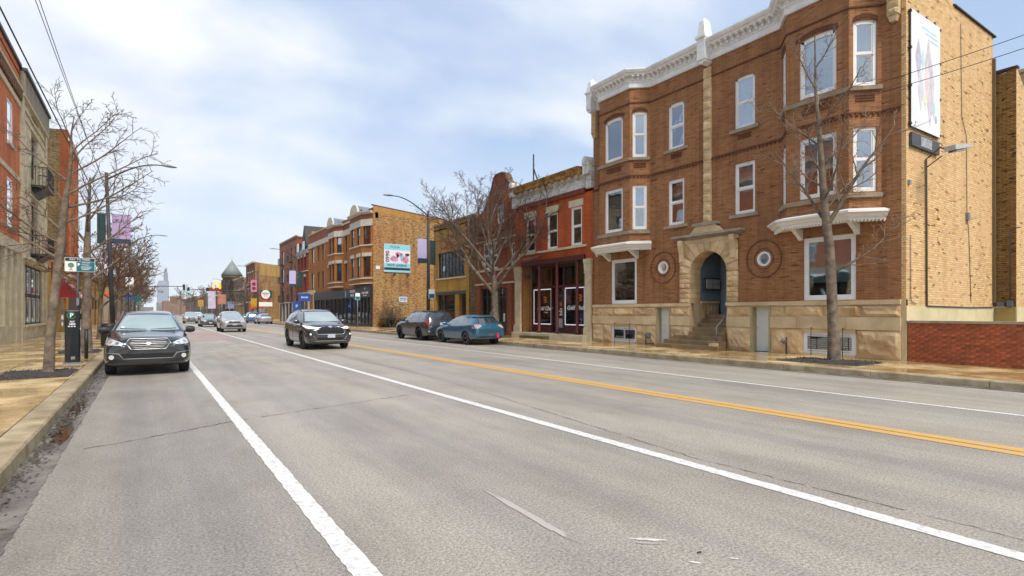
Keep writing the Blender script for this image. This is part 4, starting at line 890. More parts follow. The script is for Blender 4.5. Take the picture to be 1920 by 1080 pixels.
# low red brick wall in front of the lot, brick by brick
RW = thing('brick_wall', 'low red brick garden wall with pale coping right of the brown apartment house', 'wall', (FRR, 5, .15))
MB().box(F, 3.05, 6.94, -.22, -.008, .15, 1.25).build('mortar_core', mplain('lime_mortar', srgb('#b08860', .7), .9, var=.15, scale=6), parent=RW)
MB().box(F, 3.0, 6.95, -.26, .04, 1.252, 1.32).build('coping', STONEGREY, parent=RW)
RB = mplain('red_brick', srgb('#b8603a', .88), .8, var=.16, scale=7, bump=.3, bscale=60, varcol=srgb('#944a2a', .75), objvar=.28)
bm_full = MB().box(Fr((0, 0), (0, 1), (-1, 0)), -.098, .098, -.03, .0, -.0285, .0285).mesh('brick', RB); bm_half = MB().box(Fr((0, 0), (0, 1), (-1, 0)), -.044, .044, -.03, .0, -.0285, .0285).mesh('brick', RB)
r = random.Random(4)
for row in range(16):
    z = .15 + .0345 + row * .0685; off = 0 if row % 2 == 0 else .104; u = 6.94 - off
    if off: o = bpy.data.objects.new('brick', bm_half); COL.objects.link(o); o.parent = RW; o.location = (0 - r.uniform(0, .003), 6.94 - .05 - 5, z - .15)
    while u - .208 > 3.05:
        o = bpy.data.objects.new('brick', bm_full); COL.objects.link(o); o.parent = RW; o.location = (0 - r.uniform(-.001, .004), u - .104 - 5, z - .15); u -= .208
# hydrant-like pipe and gas meter at the foot of the house
gm = thing('gas_meter', 'small grey gas meter at the foot of the brown house left of the stone steps', 'meter', F.p(16.62, .18, .15))
MB().tube([F.p(16.75, .16, .15), F.p(16.75, .16, .50), F.p(16.66, .2, .58)], .022, 8).tube([F.p(16.30, .16, .22), F.p(16.7, .16, .22)], .018, 8).build('pipe', BLACKM, parent=gm)
MB().lathe(F.p(16.58, .24, .54), [(.06, -.09), (.10, -.07), (.10, .07), (.06, .09)], 12, 'x').box(F, 16.50, 16.66, .14, .3, .58, .66).build('meter_body', mplain('meter_grey', (0, 0, 0, 1)), parent=gm)
vp = thing('vent_pipe', 'short dark standpipe with a grey cap beside the white basement door, right of the porch', 'pipe', F.p(10.46, .15, .15))
MB().tube([F.p(10.46, .14, .15), F.p(10.46, .14, .72)], .022, 8).build('pipe', BLACKM, parent=vp); MB().lathe(F.p(10.60, .10, .52), [(.02, 0), (.07, .02), (.07, .08), (.03, .12)], 10, 'z').tube([F.p(10.46, .14, .5), F.p(10.6, .10, .5)], .02, 6).build('cap', GREYM, parent=vp)
# ------------------------------------------------------------------ the other buildings on the right
def shell(par, x0, x1, y0, y1, z1, mat, z0=.12, sides='ny py b', name='side_wall', zr=None):
    mb = MB()
    if 'ny' in sides: mb.face([(x0, y0, z0), (x1, y0, z0), (x1, y0, z1), (x0, y0, z1)])
    if 'py' in sides: mb.face([(x0, y1, z0), (x1, y1, z0), (x1, y1, z1), (x0, y1, z1)])
    if 'b' in sides: mb.face([(x1, y0, z0), (x1, y1, z0), (x1, y1, z1), (x1, y0, z1)])
    mb.build(name, mat, parent=par)
    ROOF = mplain('roof_felt', (0.05, .05, .05, 1), .9)
    zr = zr or z1 - .25; MB().polyz([(x0, y0), (x1, y0), (x1, y1), (x0, y1)], zr - .1, zr).build('roof', ROOF, parent=par)
def clear_in(a, b, c, d, *_): return (a, b, c, d)
B_RED = mbrick('painted_red_brick', srgb('#d46c3a', .92), srgb('#c25e30', .88), srgb('#a6522c', .8), bw=.2, bh=.067, ms=.007, stain=.45, stcol=srgb('#7c3420', .55), sscale=.6, bump=.3, third=srgb('#c96a45', .7), thirdamt=0)
B_DRED = mbrick('dark_red_brick', srgb('#b66a4a', .80), srgb('#a45a3e', .76), srgb('#8a5a42', .62), bw=.2, bh=.067, ms=.007, stain=.4, stcol=srgb('#5f3022', .55), sscale=.8)
B_OCH = mbrick('ochre_brick', srgb('#d8a94c', .86), srgb('#c8963e', .82), srgb('#a8854a', .65), bw=.2, bh=.067, ms=.008, stain=.45, stcol=srgb('#93703a', .6), sscale=.6)
B_ORG = mbrick('orange_brick', srgb('#cc8a4c', .86), srgb('#ba783c', .82), srgb('#8f6238', .6), bw=.2, bh=.067, ms=.007, stain=.4, stcol=srgb('#8a4a26', .6), sscale=.5)
B_MIX = mbrick('mixed_common_brick', srgb('#cfa667', .78), srgb('#a98350', .72), srgb('#b59a70', .68), bw=.26, bh=.09, ms=.012, stain=.6, stcol=srgb('#b5764a', .7), sscale=.16, third=srgb('#6e5a42', .6), thirdamt=.6)
B_PINK = mbrick('pinkish_brick', srgb('#b67c62', .75), srgb('#a36c54', .72), srgb('#9a7a68', .65), bw=.2, bh=.067, ms=.008, stain=.3, stcol=srgb('#8a5a48', .6), sscale=.5)
B_BRIGHT = mbrick('bright_orange_brick', srgb('#e8864f', .98), srgb('#d87442', .94), srgb('#c88a66', .85), bw=.2, bh=.067, ms=.007, stain=.25, stcol=srgb('#a04624', .6), sscale=.5)
B_DINGY = mbrick('dingy_yellow_brick', srgb('#a88c58', .72), srgb('#7d6844', .66), srgb('#857455', .6), bw=.22, bh=.075, ms=.012, stain=.5, stcol=srgb('#5d5038', .55), sscale=.5, third=srgb('#54462f', .5), thirdamt=.4)
DRP = mplain('dark_red_paint', srgb('#6b2a22', .6), .5, var=.15, scale=4)
PALE = mplain('pale_trim', srgb('#d9d2c2', .85), .7, var=.12, scale=3)
SLATE = mplain('slate_roof', srgb('#8a96a2', .7), .6, var=.15, scale=6)
FRD = mplain('dark_window_frame', (.035, .035, .038, 1), .5)
CLST = mplain('pale_cast_stone', srgb('#d9cba8', .95), .8, var=.14, scale=2.5, bump=.2, bscale=30)

# --- red shop
rs = thing('shop_building', 'two-storey bright red brick shop with three white windows and peeling bracketed cornice', 'building', (FRR, 23.7, .15))
a0, a1 = 20.32, 27.14
wn3 = [(25.14, 26.04), (23.11, 24.03), (21.15, 22.01)]
ops = [(a, b, 4.95, 6.94) for a, b in wn3] + [(20.88, 26.46, .15, 4.2)]
MB().wall(F, a0, a1, .15, 7.9, ops, depth=.16).build('front_wall', B_RED, parent=rs)
for i, (a, b) in enumerate(wn3): window(rs, F, a, b, 4.96, 6.94, fw=.10, n=-.04, blind=0.0 if i else .1, lintel=(.13, .05, .34, CLST))
MB().box(F, 20.75, 26.62, -.1, .11, 4.84, 4.95).build('sill_course', CLST, parent=rs)
MB().box(F, 20.85, 26.5, .0, .10, 7.52, 7.74).build('brick_band', mplain('red_band', srgb('#a14a30', .66), .8, var=.2, scale=5), parent=rs)
PEEL = mplain('peeling_grey_white_paint', srgb('#e2e0da', .98), .8, var=.2, scale=5, bump=.4, bscale=20, varcol=srgb('#aaa69c', .85))
RUST = mplain('rusted_tin', srgb('#cfa058', .85), .8, var=.25, scale=4, bump=.3, bscale=20, varcol=srgb('#7a4d22', .6))
MB().sweep([(FRR, 20.8), (FRR, 27.0)], [(-.1, 7.76), (.12, 7.76), (.14, 7.86), (.10, 7.9), (.10, 8.3), (.16, 8.34), (.18, 8.42), (-.1, 8.42)]).build('frieze', PEEL, parent=rs)
MB().sweep([(FRR, 20.95), (FRR, 27.1)], [(-.1, 8.423), (.30, 8.423), (.36, 8.5), (.36, 8.6), (.48, 8.72), (.50, 8.80), (-.1, 8.84)]).build('cornice', RUST, parent=rs)
for k in range(11):
    u = 21.25 + k * .55; pts = [(.10, 8.2), (.20, 8.2), (.30, 8.30), (.33, 8.42), (.10, 8.42)]
    MB().prism([F.p(u - .09, p_, z_) for p_, z_ in pts], [F.p(u + .09, p_, z_) for p_, z_ in pts]).build('cornice_bracket', mplain('cream_bracket', srgb('#d2c6a4', .85), .7, var=.15, scale=8), parent=rs)
for u in (20.42, 26.98):
    mb = MB(); w = .21; mb.box(F, u - w, u + w, -.1, .22, 7.66, 8.3); mb.box(F, u - w * 1.0, u + w * 1.0, -.1, .42, 8.3, 8.75)
    pr = [(u - w, 8.75)] + [(u - w * math.cos(math.pi * k / 8), 8.95 + w * math.sin(math.pi * k / 8)) for k in range(9)] + [(u + w, 8.75)]
    mb.pan(F, pr, -.05, .46); mb.pan(F, [(u + .12 * math.cos(k * .785), 8.93 + .12 * math.sin(k * .785)) for k in range(8)], .46, .49); mb.build('console', PEEL, parent=rs)
shell(rs, FRR, 32, a0 + .01, a1, 7.9, B_YEL_D)
for u0, u1 in ((20.34, 20.88), (26.46, 27.12)):
    mb = MB().box(F, u0 + .05, u1 - .05, -.2, .10, .15, 3.55).box(F, u0, u1, -.2, .16, .15, .75).box(F, u0 + .02, u1 - .02, -.2, .14, .75, .85).box(F, u0, u1, -.2, .16, 3.98, 4.2)
    mb.pan(F, [(u0 + .05, 3.55), (u1 - .05, 3.55), (u1, 3.98), (u0, 3.98)], -.2, .13).box(F, u0 + .02, u1 - .02, -.2, .13, 3.5, 3.57); mb.build('stone_pilaster', CLST, parent=rs)
MB().box(F, 20.88, 26.46, -.25, .08, 4.2, 4.46).build('beam', DRP, parent=rs)
SF = FrX(18.85, -1)
PLY = mplain('ochre_panel', srgb('#b07a35', .72), .7, var=.18, scale=2.5)
MB().prism([(18.28, 26.46, .42), (18.9, 26.28, .42), (18.9, 26.34, .42), (18.28, 26.52, .42)], [(18.28, 26.46, 4.2), (18.9, 26.28, 4.2), (18.9, 26.34, 4.2), (18.28, 26.52, 4.2)]).build('splay_panel', PLY, parent=rs)
mb = MB().box(SF, 24.42, 26.3, -.05, .06, .42, .84).box(SF, 21.62, 23.42, -.05, .06, .42, .84).box(SF, 21.55, 26.3, -.05, .05, 2.92, 3.05).box(SF, 21.55, 26.3, -.05, .05, 4.05, 4.2)
for u in (26.24, 24.42, 24.05, 23.36, 21.6): mb.box(SF, u - .05, u + .05, -.05, .055, .84, 4.06)
mb.build('shop_front', DRP, parent=rs)
for u in (24.9, 23.28, 21.62): MB().lathe((18.30, u, .42), [(.13, 0), (.13, .12), (.085, .16), (.075, 3.55), (.12, 3.7), (.12, 3.78)], 12).build('iron_column', mplain('column_red', srgb('#7c2d26', .65), .45, var=.1), parent=rs)
for a, b in ((24.47, 26.19), (21.66, 23.31)):
    p_ = MB().box(SF, a, b, -.012, -.004, .85, 2.91).build('shop_window', GLASS_SHOP, parent=rs)
    mb = MB(); LED = 10; u = a + .03
    for z in (.90, 2.86):
        u = a + .03
        while u < b - .03: mb.box(SF, u, u + .07, .004, .02, z - .022, z + .022); u += .10
    for uu in (a + .04, b - .04):
        z = .93
        while z < 2.83: mb.box(SF, uu - .022, uu + .022, .004, .02, z, z + .07); z += .10
    m_led = mplain('led_strip', (.85, .85, .9, 1), .4, emit=(.9, .92, 1, 1), es=.25, var=.02)
    mb.build('light_strip', m_led, parent=p_, kind='stuff')
    MB().box(SF, a, b, -.012, -.004, 3.06, 4.04).build('transom_window', GLASS_SHOP, parent=rs)
ORG = mplain('orange_decal', srgb('#d98f20', .75), .5, var=.1); WHD = mplain('white_decal', (.85, .85, .85, 1), .5, var=.02)
def emblem(u, z, s):
    mb = MB()
    for dz in (0, .52):
        pr = [(u - .5 * s, z + (.25 - dz) * s), (u - .2 * s, z + (.5 - dz) * s), (u + .5 * s, z + (.5 - dz) * s), (u + .42 * s, z + (.30 - dz) * s), (u + .05 * s, z + (.28 - dz) * s), (u - .1 * s, z + (.1 - dz) * s), (u + .4 * s, z + (.05 - dz) * s), (u + .3 * s, z + (-.08 - dz) * s), (u - .45 * s, z + (-.02 - dz) * s)]
        mb.pan(SF, pr, .001, .006)
    mb.build('orange_emblem', ORG, parent=rs)
emblem(25.1, 2.3, .34); emblem(22.05, 2.33, .34); emblem(23.66, 2.02, .22)
def txtX(par, body, size, u, z, x, mat=WHD, name='lettering', sx=1.0, left=False, **k): return text_mesh(body, size, mat, (x, u, z), (0, 1, 0) if left else (0, -1, 0), par, name, sx=sx, **k)
txtX(rs, 'Gold Chair', .32, 25.1, 1.78, 18.838, shear=.3, bold=.008); txtX(rs, 'Gold Chair', .32, 22.4, 1.80, 18.838, shear=.3, bold=.008)
txtX(rs, 'STUDIO', .10, 25.0, 1.55, 18.838); 
mb = MB(); r = random.Random(8)
for z in (1.72, 1.60, 1.5, 1.4): mb.box(SF, 23.52, 23.52 + r.uniform(.18, .3), .001, .004, z, z + .05)
mb.build('door_lines', WHD, parent=rs)
MB().box(SF, 23.52, 23.86, .001, .004, .72, 1.22).build('door_poster', mplain('poster_pale', (.6, .6, .6, 1), .6, var=.35, scale=20), parent=rs)
dr = MB().box(SF, 23.41, 23.50, -.04, .0, .42, 2.5).box(SF, 23.92, 24.0, -.04, .0, .42, 2.5).box(SF, 23.5, 23.92, -.04, 0, .42, .62).box(SF, 23.5, 23.92, -.04, 0, 2.40, 2.5).box(SF, 23.41, 24.0, -.04, .01, 2.5, 2.56).build('door', FRD, parent=rs)
MB().box(SF, 23.5, 23.92, -.02, -.012, .62, 2.4).build('pane', GLASS_SHOP, parent=dr)
MB().box(SF, 23.41, 24.0, -.012, -.004, 2.56, 2.92).build('pane', GLASS_SHOP, parent=dr)
MB().box(SF, 21.0, 21.52, -.05, .02, .42, 2.6).build('wood_door', WOODY, parent=rs); MB().box(SF, 21.0, 21.52, -.04, -.03, 2.62, 4.1).build('side_window', GLASS_SHOP, parent=rs)
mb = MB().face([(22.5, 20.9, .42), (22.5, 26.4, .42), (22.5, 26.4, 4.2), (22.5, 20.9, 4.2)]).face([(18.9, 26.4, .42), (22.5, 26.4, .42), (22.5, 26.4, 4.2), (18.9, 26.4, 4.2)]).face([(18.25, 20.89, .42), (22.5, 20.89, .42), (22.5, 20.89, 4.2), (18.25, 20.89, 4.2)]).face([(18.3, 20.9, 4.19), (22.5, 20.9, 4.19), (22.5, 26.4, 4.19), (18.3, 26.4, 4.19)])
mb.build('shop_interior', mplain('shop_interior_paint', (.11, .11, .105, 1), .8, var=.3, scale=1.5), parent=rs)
MB().box(SF, 22.6, 23.0, -.75, -.35, .42, 1.6).box(SF, 25.3, 25.7, -.9, -.4, .42, 1.3).build('shop_display', mplain('display_green', (.18, .22, .1, 1), .8, var=.4, scale=6), parent=rs)
MB().box(F, 20.6, 26.9, -4.3, .45, .12, .42).build('concrete_platform', CLST, parent=rs, bevel=.015)
MB().box(F, 23.3, 25.5, .46, .85, .15, .28).build('step', mplain('mossy_step', srgb('#77704c', .6), .8, var=.2), parent=rs)
wr = MB(); r = random.Random(12)
for k in range(150):
    a = r.uniform(0, 6.28); rr_ = r.gauss(.17, .03); c = Vector(F.p(21.2 + rr_ * math.cos(a), -.50, 2.35 + rr_ * math.sin(a))); d = Vector((r.gauss(0, 1), r.gauss(0, 1), r.gauss(0, 1))).normalized() * .045; e = Vector((r.gauss(0, 1), r.gauss(0, 1), r.gauss(0, 1))).normalized() * .04
    wr.face([c - d, c + e, c + d, c - e])
wr.build('door_wreath', mplain('wreath_red', srgb('#a8584a', .7), .8, var=.3, scale=12), label='round dried pinkish wreath on the tan wooden door of the red shop', cat='wreath')
mb = MB()
for u in (22.3, 22.55): mb.tube([F.p(u, .42, .30), F.p(u, .5, .95), F.p(u, .42, 1.0)], .014, 5)
mb.tube([F.p(22.3, .5, .8), F.p(22.55, .5, .8)], .012, 5); mb.build('iron_stand', BLACKM, label='small black iron stand at the edge of the red shop platform', cat='stand')
vine = MB(); r = random.Random(31)
for k in range(70):
    a = r.uniform(-1.9, 1.9); p = Vector(F.p(25.6, .05, 3.5)); pts = [p]; d = Vector((-.25 + r.uniform(-.2, .2), math.sin(a) , math.cos(a) * .8)).normalized()
    for _ in range(6): p = p + d * .14; d = (d + Vector((r.gauss(0, .25), r.gauss(0, .25), r.gauss(-.12, .2)))).normalized(); pts.append(p)
    vine.tube(pts, [.008 - .001 * i for i in range(7)], 3, cap=False)
vine.tube([F.p(25.6, .08, .42), F.p(25.55, .08, 1.8), F.p(25.62, .06, 3.5)], [.03, .025, .02], 5)
TWIG = mplain('grey_brown_twigs', srgb('#7d6455', .6), .9, var=.25, scale=8)
vine.build('bare_vine', TWIG, label='tangle of bare vine twigs hanging over the left of the red shop front', cat='vine')
ag = MB()   # lattice stub on the roof
ag.tube([(21.5, 29.9, 7.5), (21.5, 29.9, 12.1)], .05, 5); ag.tube([(21.5, 29.9, 11.2), (21.5, 28.6, 8.6)], .045, 5); ag.tube([(21.5, 29.9, 10.0), (21.5, 29.1, 9.6)], .03, 4)
for z in (9.2, 9.6, 10.2, 10.8, 11.4): ag.tube([(21.5, 29.82, z), (21.5, 29.98, z)], .03, 4)
ag.build('roof_mast', BLACKM, label='rusty angled steel mast on the roof behind the red shop cornice', cat='mast')

# --- dark red gabled house
gb = thing('gabled_building', 'dark red brick house with tall curved Flemish gable behind the big bare tree', 'building', (FRR, 29.5, .15))
a0, a1 = 27.15, 31.85
cvl = [(31.85, 6.9), (31.7, 7.3), (31.3, 7.8), (30.7, 8.15), (30.2, 8.7), (29.85, 9.4), (29.6, 9.95), (29.3, 10.12), (28.55, 10.12), (28.2, 9.95), (28.0, 9.55), (27.6, 9.2), (27.15, 9.15)]
MB().wall(F, a0, a1, .15, 6.9, [(29.15, 31.0, 4.3, 6.05), (27.2, 27.72, 4.35, 5.75), (27.95, 31.15, .35, 3.08)], depth=.2).build('front_wall', B_DRED, parent=gb)
mb = MB(); mb.wall(F, 28.0, 29.85, 6.9, 8.5, [(28.43, 29.3, 7.05, 8.3, .12)], depth=.2)
mb.face([F.p(u, 0, z) for u, z in [(31.85, 6.9), (31.7, 7.3), (31.3, 7.8), (30.7, 8.15), (30.2, 8.7), (29.85, 9.4), (29.85, 6.9)]]); mb.face([F.p(u, 0, z) for u, z in [(29.85, 8.5), (29.85, 9.4), (29.6, 9.95), (29.3, 10.12), (28.55, 10.12), (28.2, 9.95), (28.0, 9.55), (28.0, 8.5)]])
mb.face([F.p(u, 0, z) for u, z in [(28.0, 6.9), (28.0, 9.55), (27.6, 9.2), (27.15, 9.15), (27.15, 6.9)]])
for (u0, z0), (u1, z1) in zip(cvl, cvl[1:]): mb.face([F.p(u0, 0, z0), F.p(u1, 0, z1), F.p(u1, -.35, z1), F.p(u0, -.35, z0)])
mb.face([F.p(u, -.35, z) for u, z in cvl + [(27.15, 6.9)]]); mb.build('gable_wall', B_DRED, parent=gb)
mb = MB()
for (u0, z0), (u1, z1) in zip(cvl, cvl[1:]):
    mb.prism([F.p(u0, .05, z0), F.p(u0, -.4, z0), F.p(u0, -.4, z0 + .08), F.p(u0, .05, z0 + .08)], [F.p(u1, .05, z1), F.p(u1, -.4, z1), F.p(u1, -.4, z1 + .08), F.p(u1, .05, z1 + .08)])
mb.build('coping', mplain('gable_coping', srgb('#8d6a55', .6), .8, var=.2), parent=gb)
window(gb, F, 28.45, 29.3, 7.05, 8.3, rise=.12, n=-.1, fw=.07, mull=0); window(gb, F, 29.15, 31.0, 4.3, 6.05, style='dh', n=-.1, fw=.09, mull=1, blind=.3); window(gb, F, 27.2, 27.72, 4.35, 5.75, n=-.1, fw=.06, blind=.5)
for z0, z1, o_ in ((4.16, 4.28, .09), (3.32, 3.42, .1), (6.08, 6.16, .05)): MB().box(F, a0, a1, -.02, o_, z0, z1).build('stone_band', CLST, parent=gb)
SG = FrX(18.35, -1)
mb = MB().box(SG, 27.95, 31.15, -.1, .04, .2, .95); 
for u in (31.1, 30.5, 29.75, 29.05, 28.35, 28.0): mb.box(SG, u - .045, u + .045, -.06, .05, .95, 3.08)
for z in (2.5, 3.02): mb.box(SG, 27.95, 31.15, -.06, .045, z, z + .06)
mb.build('shop_front', mplain('blue_black_paint', srgb('#27303a', .6), .5, var=.1), parent=gb)
for a, b in ((30.55, 31.06), (29.8, 30.45), (29.1, 29.7), (28.4, 29.0), (28.03, 28.31)):
    w_ = MB().box(SG, a, b, -.02, -.012, .95, 2.5).box(SG, a, b, -.02, -.012, 2.56, 3.02).build('shop_window', GLASS_SHOP, parent=gb)
PAP = mplain('yellowed_paper', srgb('#a38a4c', .7), .9, var=.25, scale=3)
for a, b, c, d in ((29.12, 29.7, 1.9, 2.9), (28.4, 29.0, 1.85, 2.95), (30.6, 31.05, .95, 1.5), (28.42, 28.98, .98, 1.45)): MB().box(SG, a, b, -.10, -.08, c, d).build('window_paper', PAP, parent=gb)
MB().box(SG, 28.52, 28.68, .0, .005, 1.0, 1.5).build('notice', WHD, parent=gb)
MB().face([SG.p(27.95, -1.2, .15), SG.p(31.15, -1.2, .15), SG.p(31.15, -1.2, 3.1), SG.p(27.95, -1.2, 3.1)]).build('shop_interior', ROOMD, parent=gb)
for u0, u1 in ((27.45, 27.95), (31.15, 31.6)): MB().box(F, u0, u1, .0, .10, .15, 3.3).build('brick_pier', B_DRED, parent=gb)
shell(gb, FRR, 30, a0 + .01, a1, 6.9, B_DRED)
ra, rb, rt = (FRR + .35, a0, 6.9), (FRR + .35, a1, 6.9), (FRR + .35, (a0 + a1) / 2, 9.3)
MB().prism([ra, rb, rt], [(29, a0, 6.9), (29, a1, 6.9), (29, (a0 + a1) / 2, 9.3)]).build('pitched_roof', mplain('brown_shingles', (.07, .055, .045, 1), .9, var=.2), parent=gb)

# --- ochre two-storey workshop
yb = thing('workshop_building', 'ochre brick two-storey workshop with big dark gridded factory window beside a street lamp', 'building', (FRR, 35, .15))
a0, a1 = 31.87, 38.3
MB().wall(F, 32.75, a1, .15, 3.95, [(33.2, 37.9, .15, 3.08)], depth=.25).build('front_wall', B_OCH, parent=yb)
MB().wall(F, 32.75, a1, 3.95, 8.05, [(33.45, 37.6, 4.08, 5.95)], depth=.25).build('front_wall', mbrick('tan_ochre_brick', srgb('#c99a54', .82), srgb('#b38446', .78), srgb('#a08050', .7), stain=.45, stcol=srgb('#8f7040', .65)), parent=yb)
MB().face([F.p(a0, -.02, .15), F.p(32.75, -.02, .15), F.p(32.75, -.02, 8.0), F.p(a0, -.02, 8.0)]).build('front_wall', B_DINGY, parent=yb)
MB().box(F, a0, a1 + .05, -.2, .05, 8.05, 8.16).build('coping', STONEGREY, parent=yb)
fw_ = MB(); 
for k in range(9): u = 33.45 + 4.15 * k / 8; fw_.box(F, u - .03, u + .03, -.16, -.1, 4.12, 5.92)
for k in range(5): z = 4.12 + 1.8 * k / 4; fw_.box(F, 33.45, 37.6, -.155, -.105, z - .025, z + .025)
o = fw_.build('window', FRD, parent=yb); r = random.Random(2)
for i in range(8):
    for j in range(4): MB().box(F, 33.48 + 4.15 * i / 8, 33.42 + 4.15 * (i + 1) / 8, -.14, -.132, 4.14 + .45 * j, 4.10 + .45 * (j + 1)).build('pane', mglass('murky_glass', (.35, .33, .32, 1), .04, .2) if r.random() < .8 else GLASS, parent=o)
MB().face([F.p(33.4, -.6, 4), F.p(37.7, -.6, 4), F.p(37.7, -.6, 6), F.p(33.4, -.6, 6)]).build('room', mplain('murky_room', (.12, .11, .10, 1), .9, var=.5, scale=3), parent=yb)
MB().box(F, 33.2, 37.85, -.1, .07, 3.97, 4.07).build('sill', CLST, parent=yb); MB().box(F, 33.2, 37.9, -.2, .02, 2.85, 3.07).build('lintel', DARKM, parent=yb)
mb = MB()
for u in (37.82, 36.9, 35.2, 34.0, 33.28): mb.box(F, u - .05, u + .05, -.3, -.18, .15, 2.85)
mb.box(F, 34.9, 37.85, -.28, -.2, 1.75, 1.80); mb.build('shop_front', DARKM, parent=yb)
for a, b in ((36.95, 37.77), (35.25, 36.85), (33.33, 33.95)): MB().box(F, a, b, -.24, -.232, .15, 2.85).build('shop_window', GLASS_SHOP, parent=yb)
MB().box(F, 34.3, 34.85, -.3, -.02, .15, 2.85).build('brick_pier', B_OCH, parent=yb)
MB().face([F.p(33.2, -1.5, .15), F.p(37.9, -1.5, .15), F.p(37.9, -1.5, 3.1), F.p(33.2, -1.5, 3.1)]).build('room', mplain('grey_green_room', (.10, .115, .10, 1), .9, var=.2), parent=yb)
shell(yb, FRR, 34, a0 + .01, a1, 8.0, B_OCH)

# --- corner block with two bays, painted white trim
ob = thing('corner_block', 'long three-storey orange brick block with two white-trimmed bays, round gables and black shopfronts', 'building', (FRR, 64, .15))
oa, oe = 51.8, 77.4
bay1 = [(FRR, 51.95), (17.5, 53.3), (17.5, 56.8), (FRR, 58.0)]; bay2 = [(FRR, 61.4), (17.5, 62.45), (17.5, 64.95), (FRR, 66.0)]
pl = [(58.1, 58.9), (60.2, 60.95), (66.95, 67.7), (69.5, 70.6), (71.8, 72.8), (74.5, 75.9)]
ops = [(a, b, 8.0 + (.1 if a < 68 else 0), 10.0) for a, b in pl] + [(a, b, 4.9 if a < 68 else 4.6, 6.95 if a < 68 else 6.7) for a, b in pl] + [(52.2, 73.6, .15, 3.1), (52.1, 57.9, 4.4, 10.72), (61.5, 65.9, 4.4, 10.72)]
MB().wall(F, oa, oe, .15, 10.72, ops, depth=.2).build('front_wall', B_ORG, parent=ob)
for a, b in pl:
    window(ob, F, a, b, 8.0 + (.1 if a < 68 else 0), 10.0, style='single', mat=FRD, fw=.07, n=-.1, blind=.0 if a < 74 else .9, curtain=False); window(ob, F, a, b, 4.9 if a < 68 else 4.6, 6.95 if a < 68 else 6.7, style='single', mat=FRD, fw=.07, n=-.1, curtain=False, lintel=(.12, .05, .3, PALE) if a < 68 else None)
for bay in (bay1, bay2):
    specs = []; mb = MB()
    for i in range(3):
        fr, L_ = frame_of(bay[i], bay[i + 1]); 
        ww = [(.28, L_ - .28)] if i != 1 else ([(.35, 1.25), (L_ - 1.25, L_ - .35)] if L_ > 3 else [(.25, 1.0), (L_ - 1.0, L_ - .25)])
        mb.wall(fr, 0, L_, 4.45, 10.0, [(a, b, z0, z1) for a, b in ww for z0, z1 in ((8.2, 9.98), (5.06, 7.04))], depth=.2); specs += [(fr, a, b) for a, b in ww]
    mb.build('bay_wall', B_ORG, parent=ob)
    for fr, a, b in specs:
        window(ob, fr, a, b, 8.2, 9.98, mat=FRD, fw=.07, n=-.08, blind=.45); window(ob, fr, a, b, 5.06, 7.04, mat=FRD, fw=.07, n=-.08, blind=.42, lintel=(.12, .06, .36, PALE))
    ex = [(bay[0][0], bay[0][1] - .02)] + bay[1:3] + [(bay[3][0], bay[3][1] + .02)]
    for z0, z1, o_ in ((4.84, 4.96, .12), (8.06, 8.18, .10), (4.35, 4.45, .1)): MB().sweep(ex, [(-.1, z0), (o_, z0), (o_, z1), (-.1, z1)]).build('white_band', PALE, parent=ob)
    MB().sweep(ex, [(-.1, 10.0), (.05, 10.0), (.05, 10.65), (-.1, 10.65)]).build('white_frieze', PALE, parent=ob)
    MB().sweep(ex, [(-.1, 10.653), (.02, 10.653), (.02, 11.15), (-.1, 11.15)]).build('brick_frieze', mplain('orange_panel', srgb('#a8603a', .7), .8, var=.15, scale=5), parent=ob)
    MB().sweep(ex, [(-.1, 11.15), (.12, 11.15), (.30, 11.30), (.32, 11.40), (-.1, 11.42)]).build('cornice', PALE, parent=ob)
    cu_ = (bay[1][1] + bay[2][1]) / 2; hw = 1.25; FB = FrX(17.35, -1)
    ar = [(cu_ + hw * math.cos(math.pi * k / 14), 11.4 + .95 * math.sin(math.pi * k / 14)) for k in range(15)]; ari = [(cu_ + hw * .6 * math.cos(math.pi * k / 14), 11.42 + .55 * math.sin(math.pi * k / 14)) for k in range(15)]
    MB().pan(FB, ar, -.12, .06).build('round_gable', PALE, parent=ob)
    MB().pan(FB, ari, .061, .08).build('gable_inset', CLST, parent=ob)
    a_ = [FB.p(u, -.12, z) for u, z in ar]; mb = MB()
    zt_ = 12.3
    mb.prism([FB.p(u, -.13, z - .04) for u, z in ar], [(19.6, u + (cu_ - u) * .25, max(11.35, z - .15)) for u, z in ar]); 
    mb.face([(17.6, bay[0][1] + 1.1, 11.42), (FRR + .3, bay[0][1] - .0, 11.42), (19.6, cu_ - .8, 12.0), (17.7, cu_ - 1.1, 11.9)]); mb.build('gable_roof', SLATE, parent=ob)
MB().box(F, 58.0, 61.4, -.1, .05, 10.0, 10.65).box(F, 66.0, oe, -.1, .05, 10.1, 10.72).build('white_frieze', PALE, parent=ob)
MB().box(F, 66.0, oe, -.2, .0, 10.72, 11.85).box(F, oa, 66.0, -.5, -.2, 10.7, 11.85).box(F, 58.0, 61.4, -.2, .0, 10.65, 11.2).build('parapet', mbrick('parapet_brick', srgb('#b9714f', .75), srgb('#a8623f', .7), srgb('#9a6a50', .6)), parent=ob)
MB().box(F, 66.0, oe, -.3, .05, 11.85, 11.95).box(F, 58, 61.4, -.2, .16, 11.2, 11.35).build('coping', PALE, parent=ob)
mb = MB().face([(18.2, oa, .15), (31, oa, .15), (31, oa, 10.7), (23.5, oa, 11.45), (18.2, oa, 11.95)]); mb.build('side_wall', B_MIX, parent=ob)
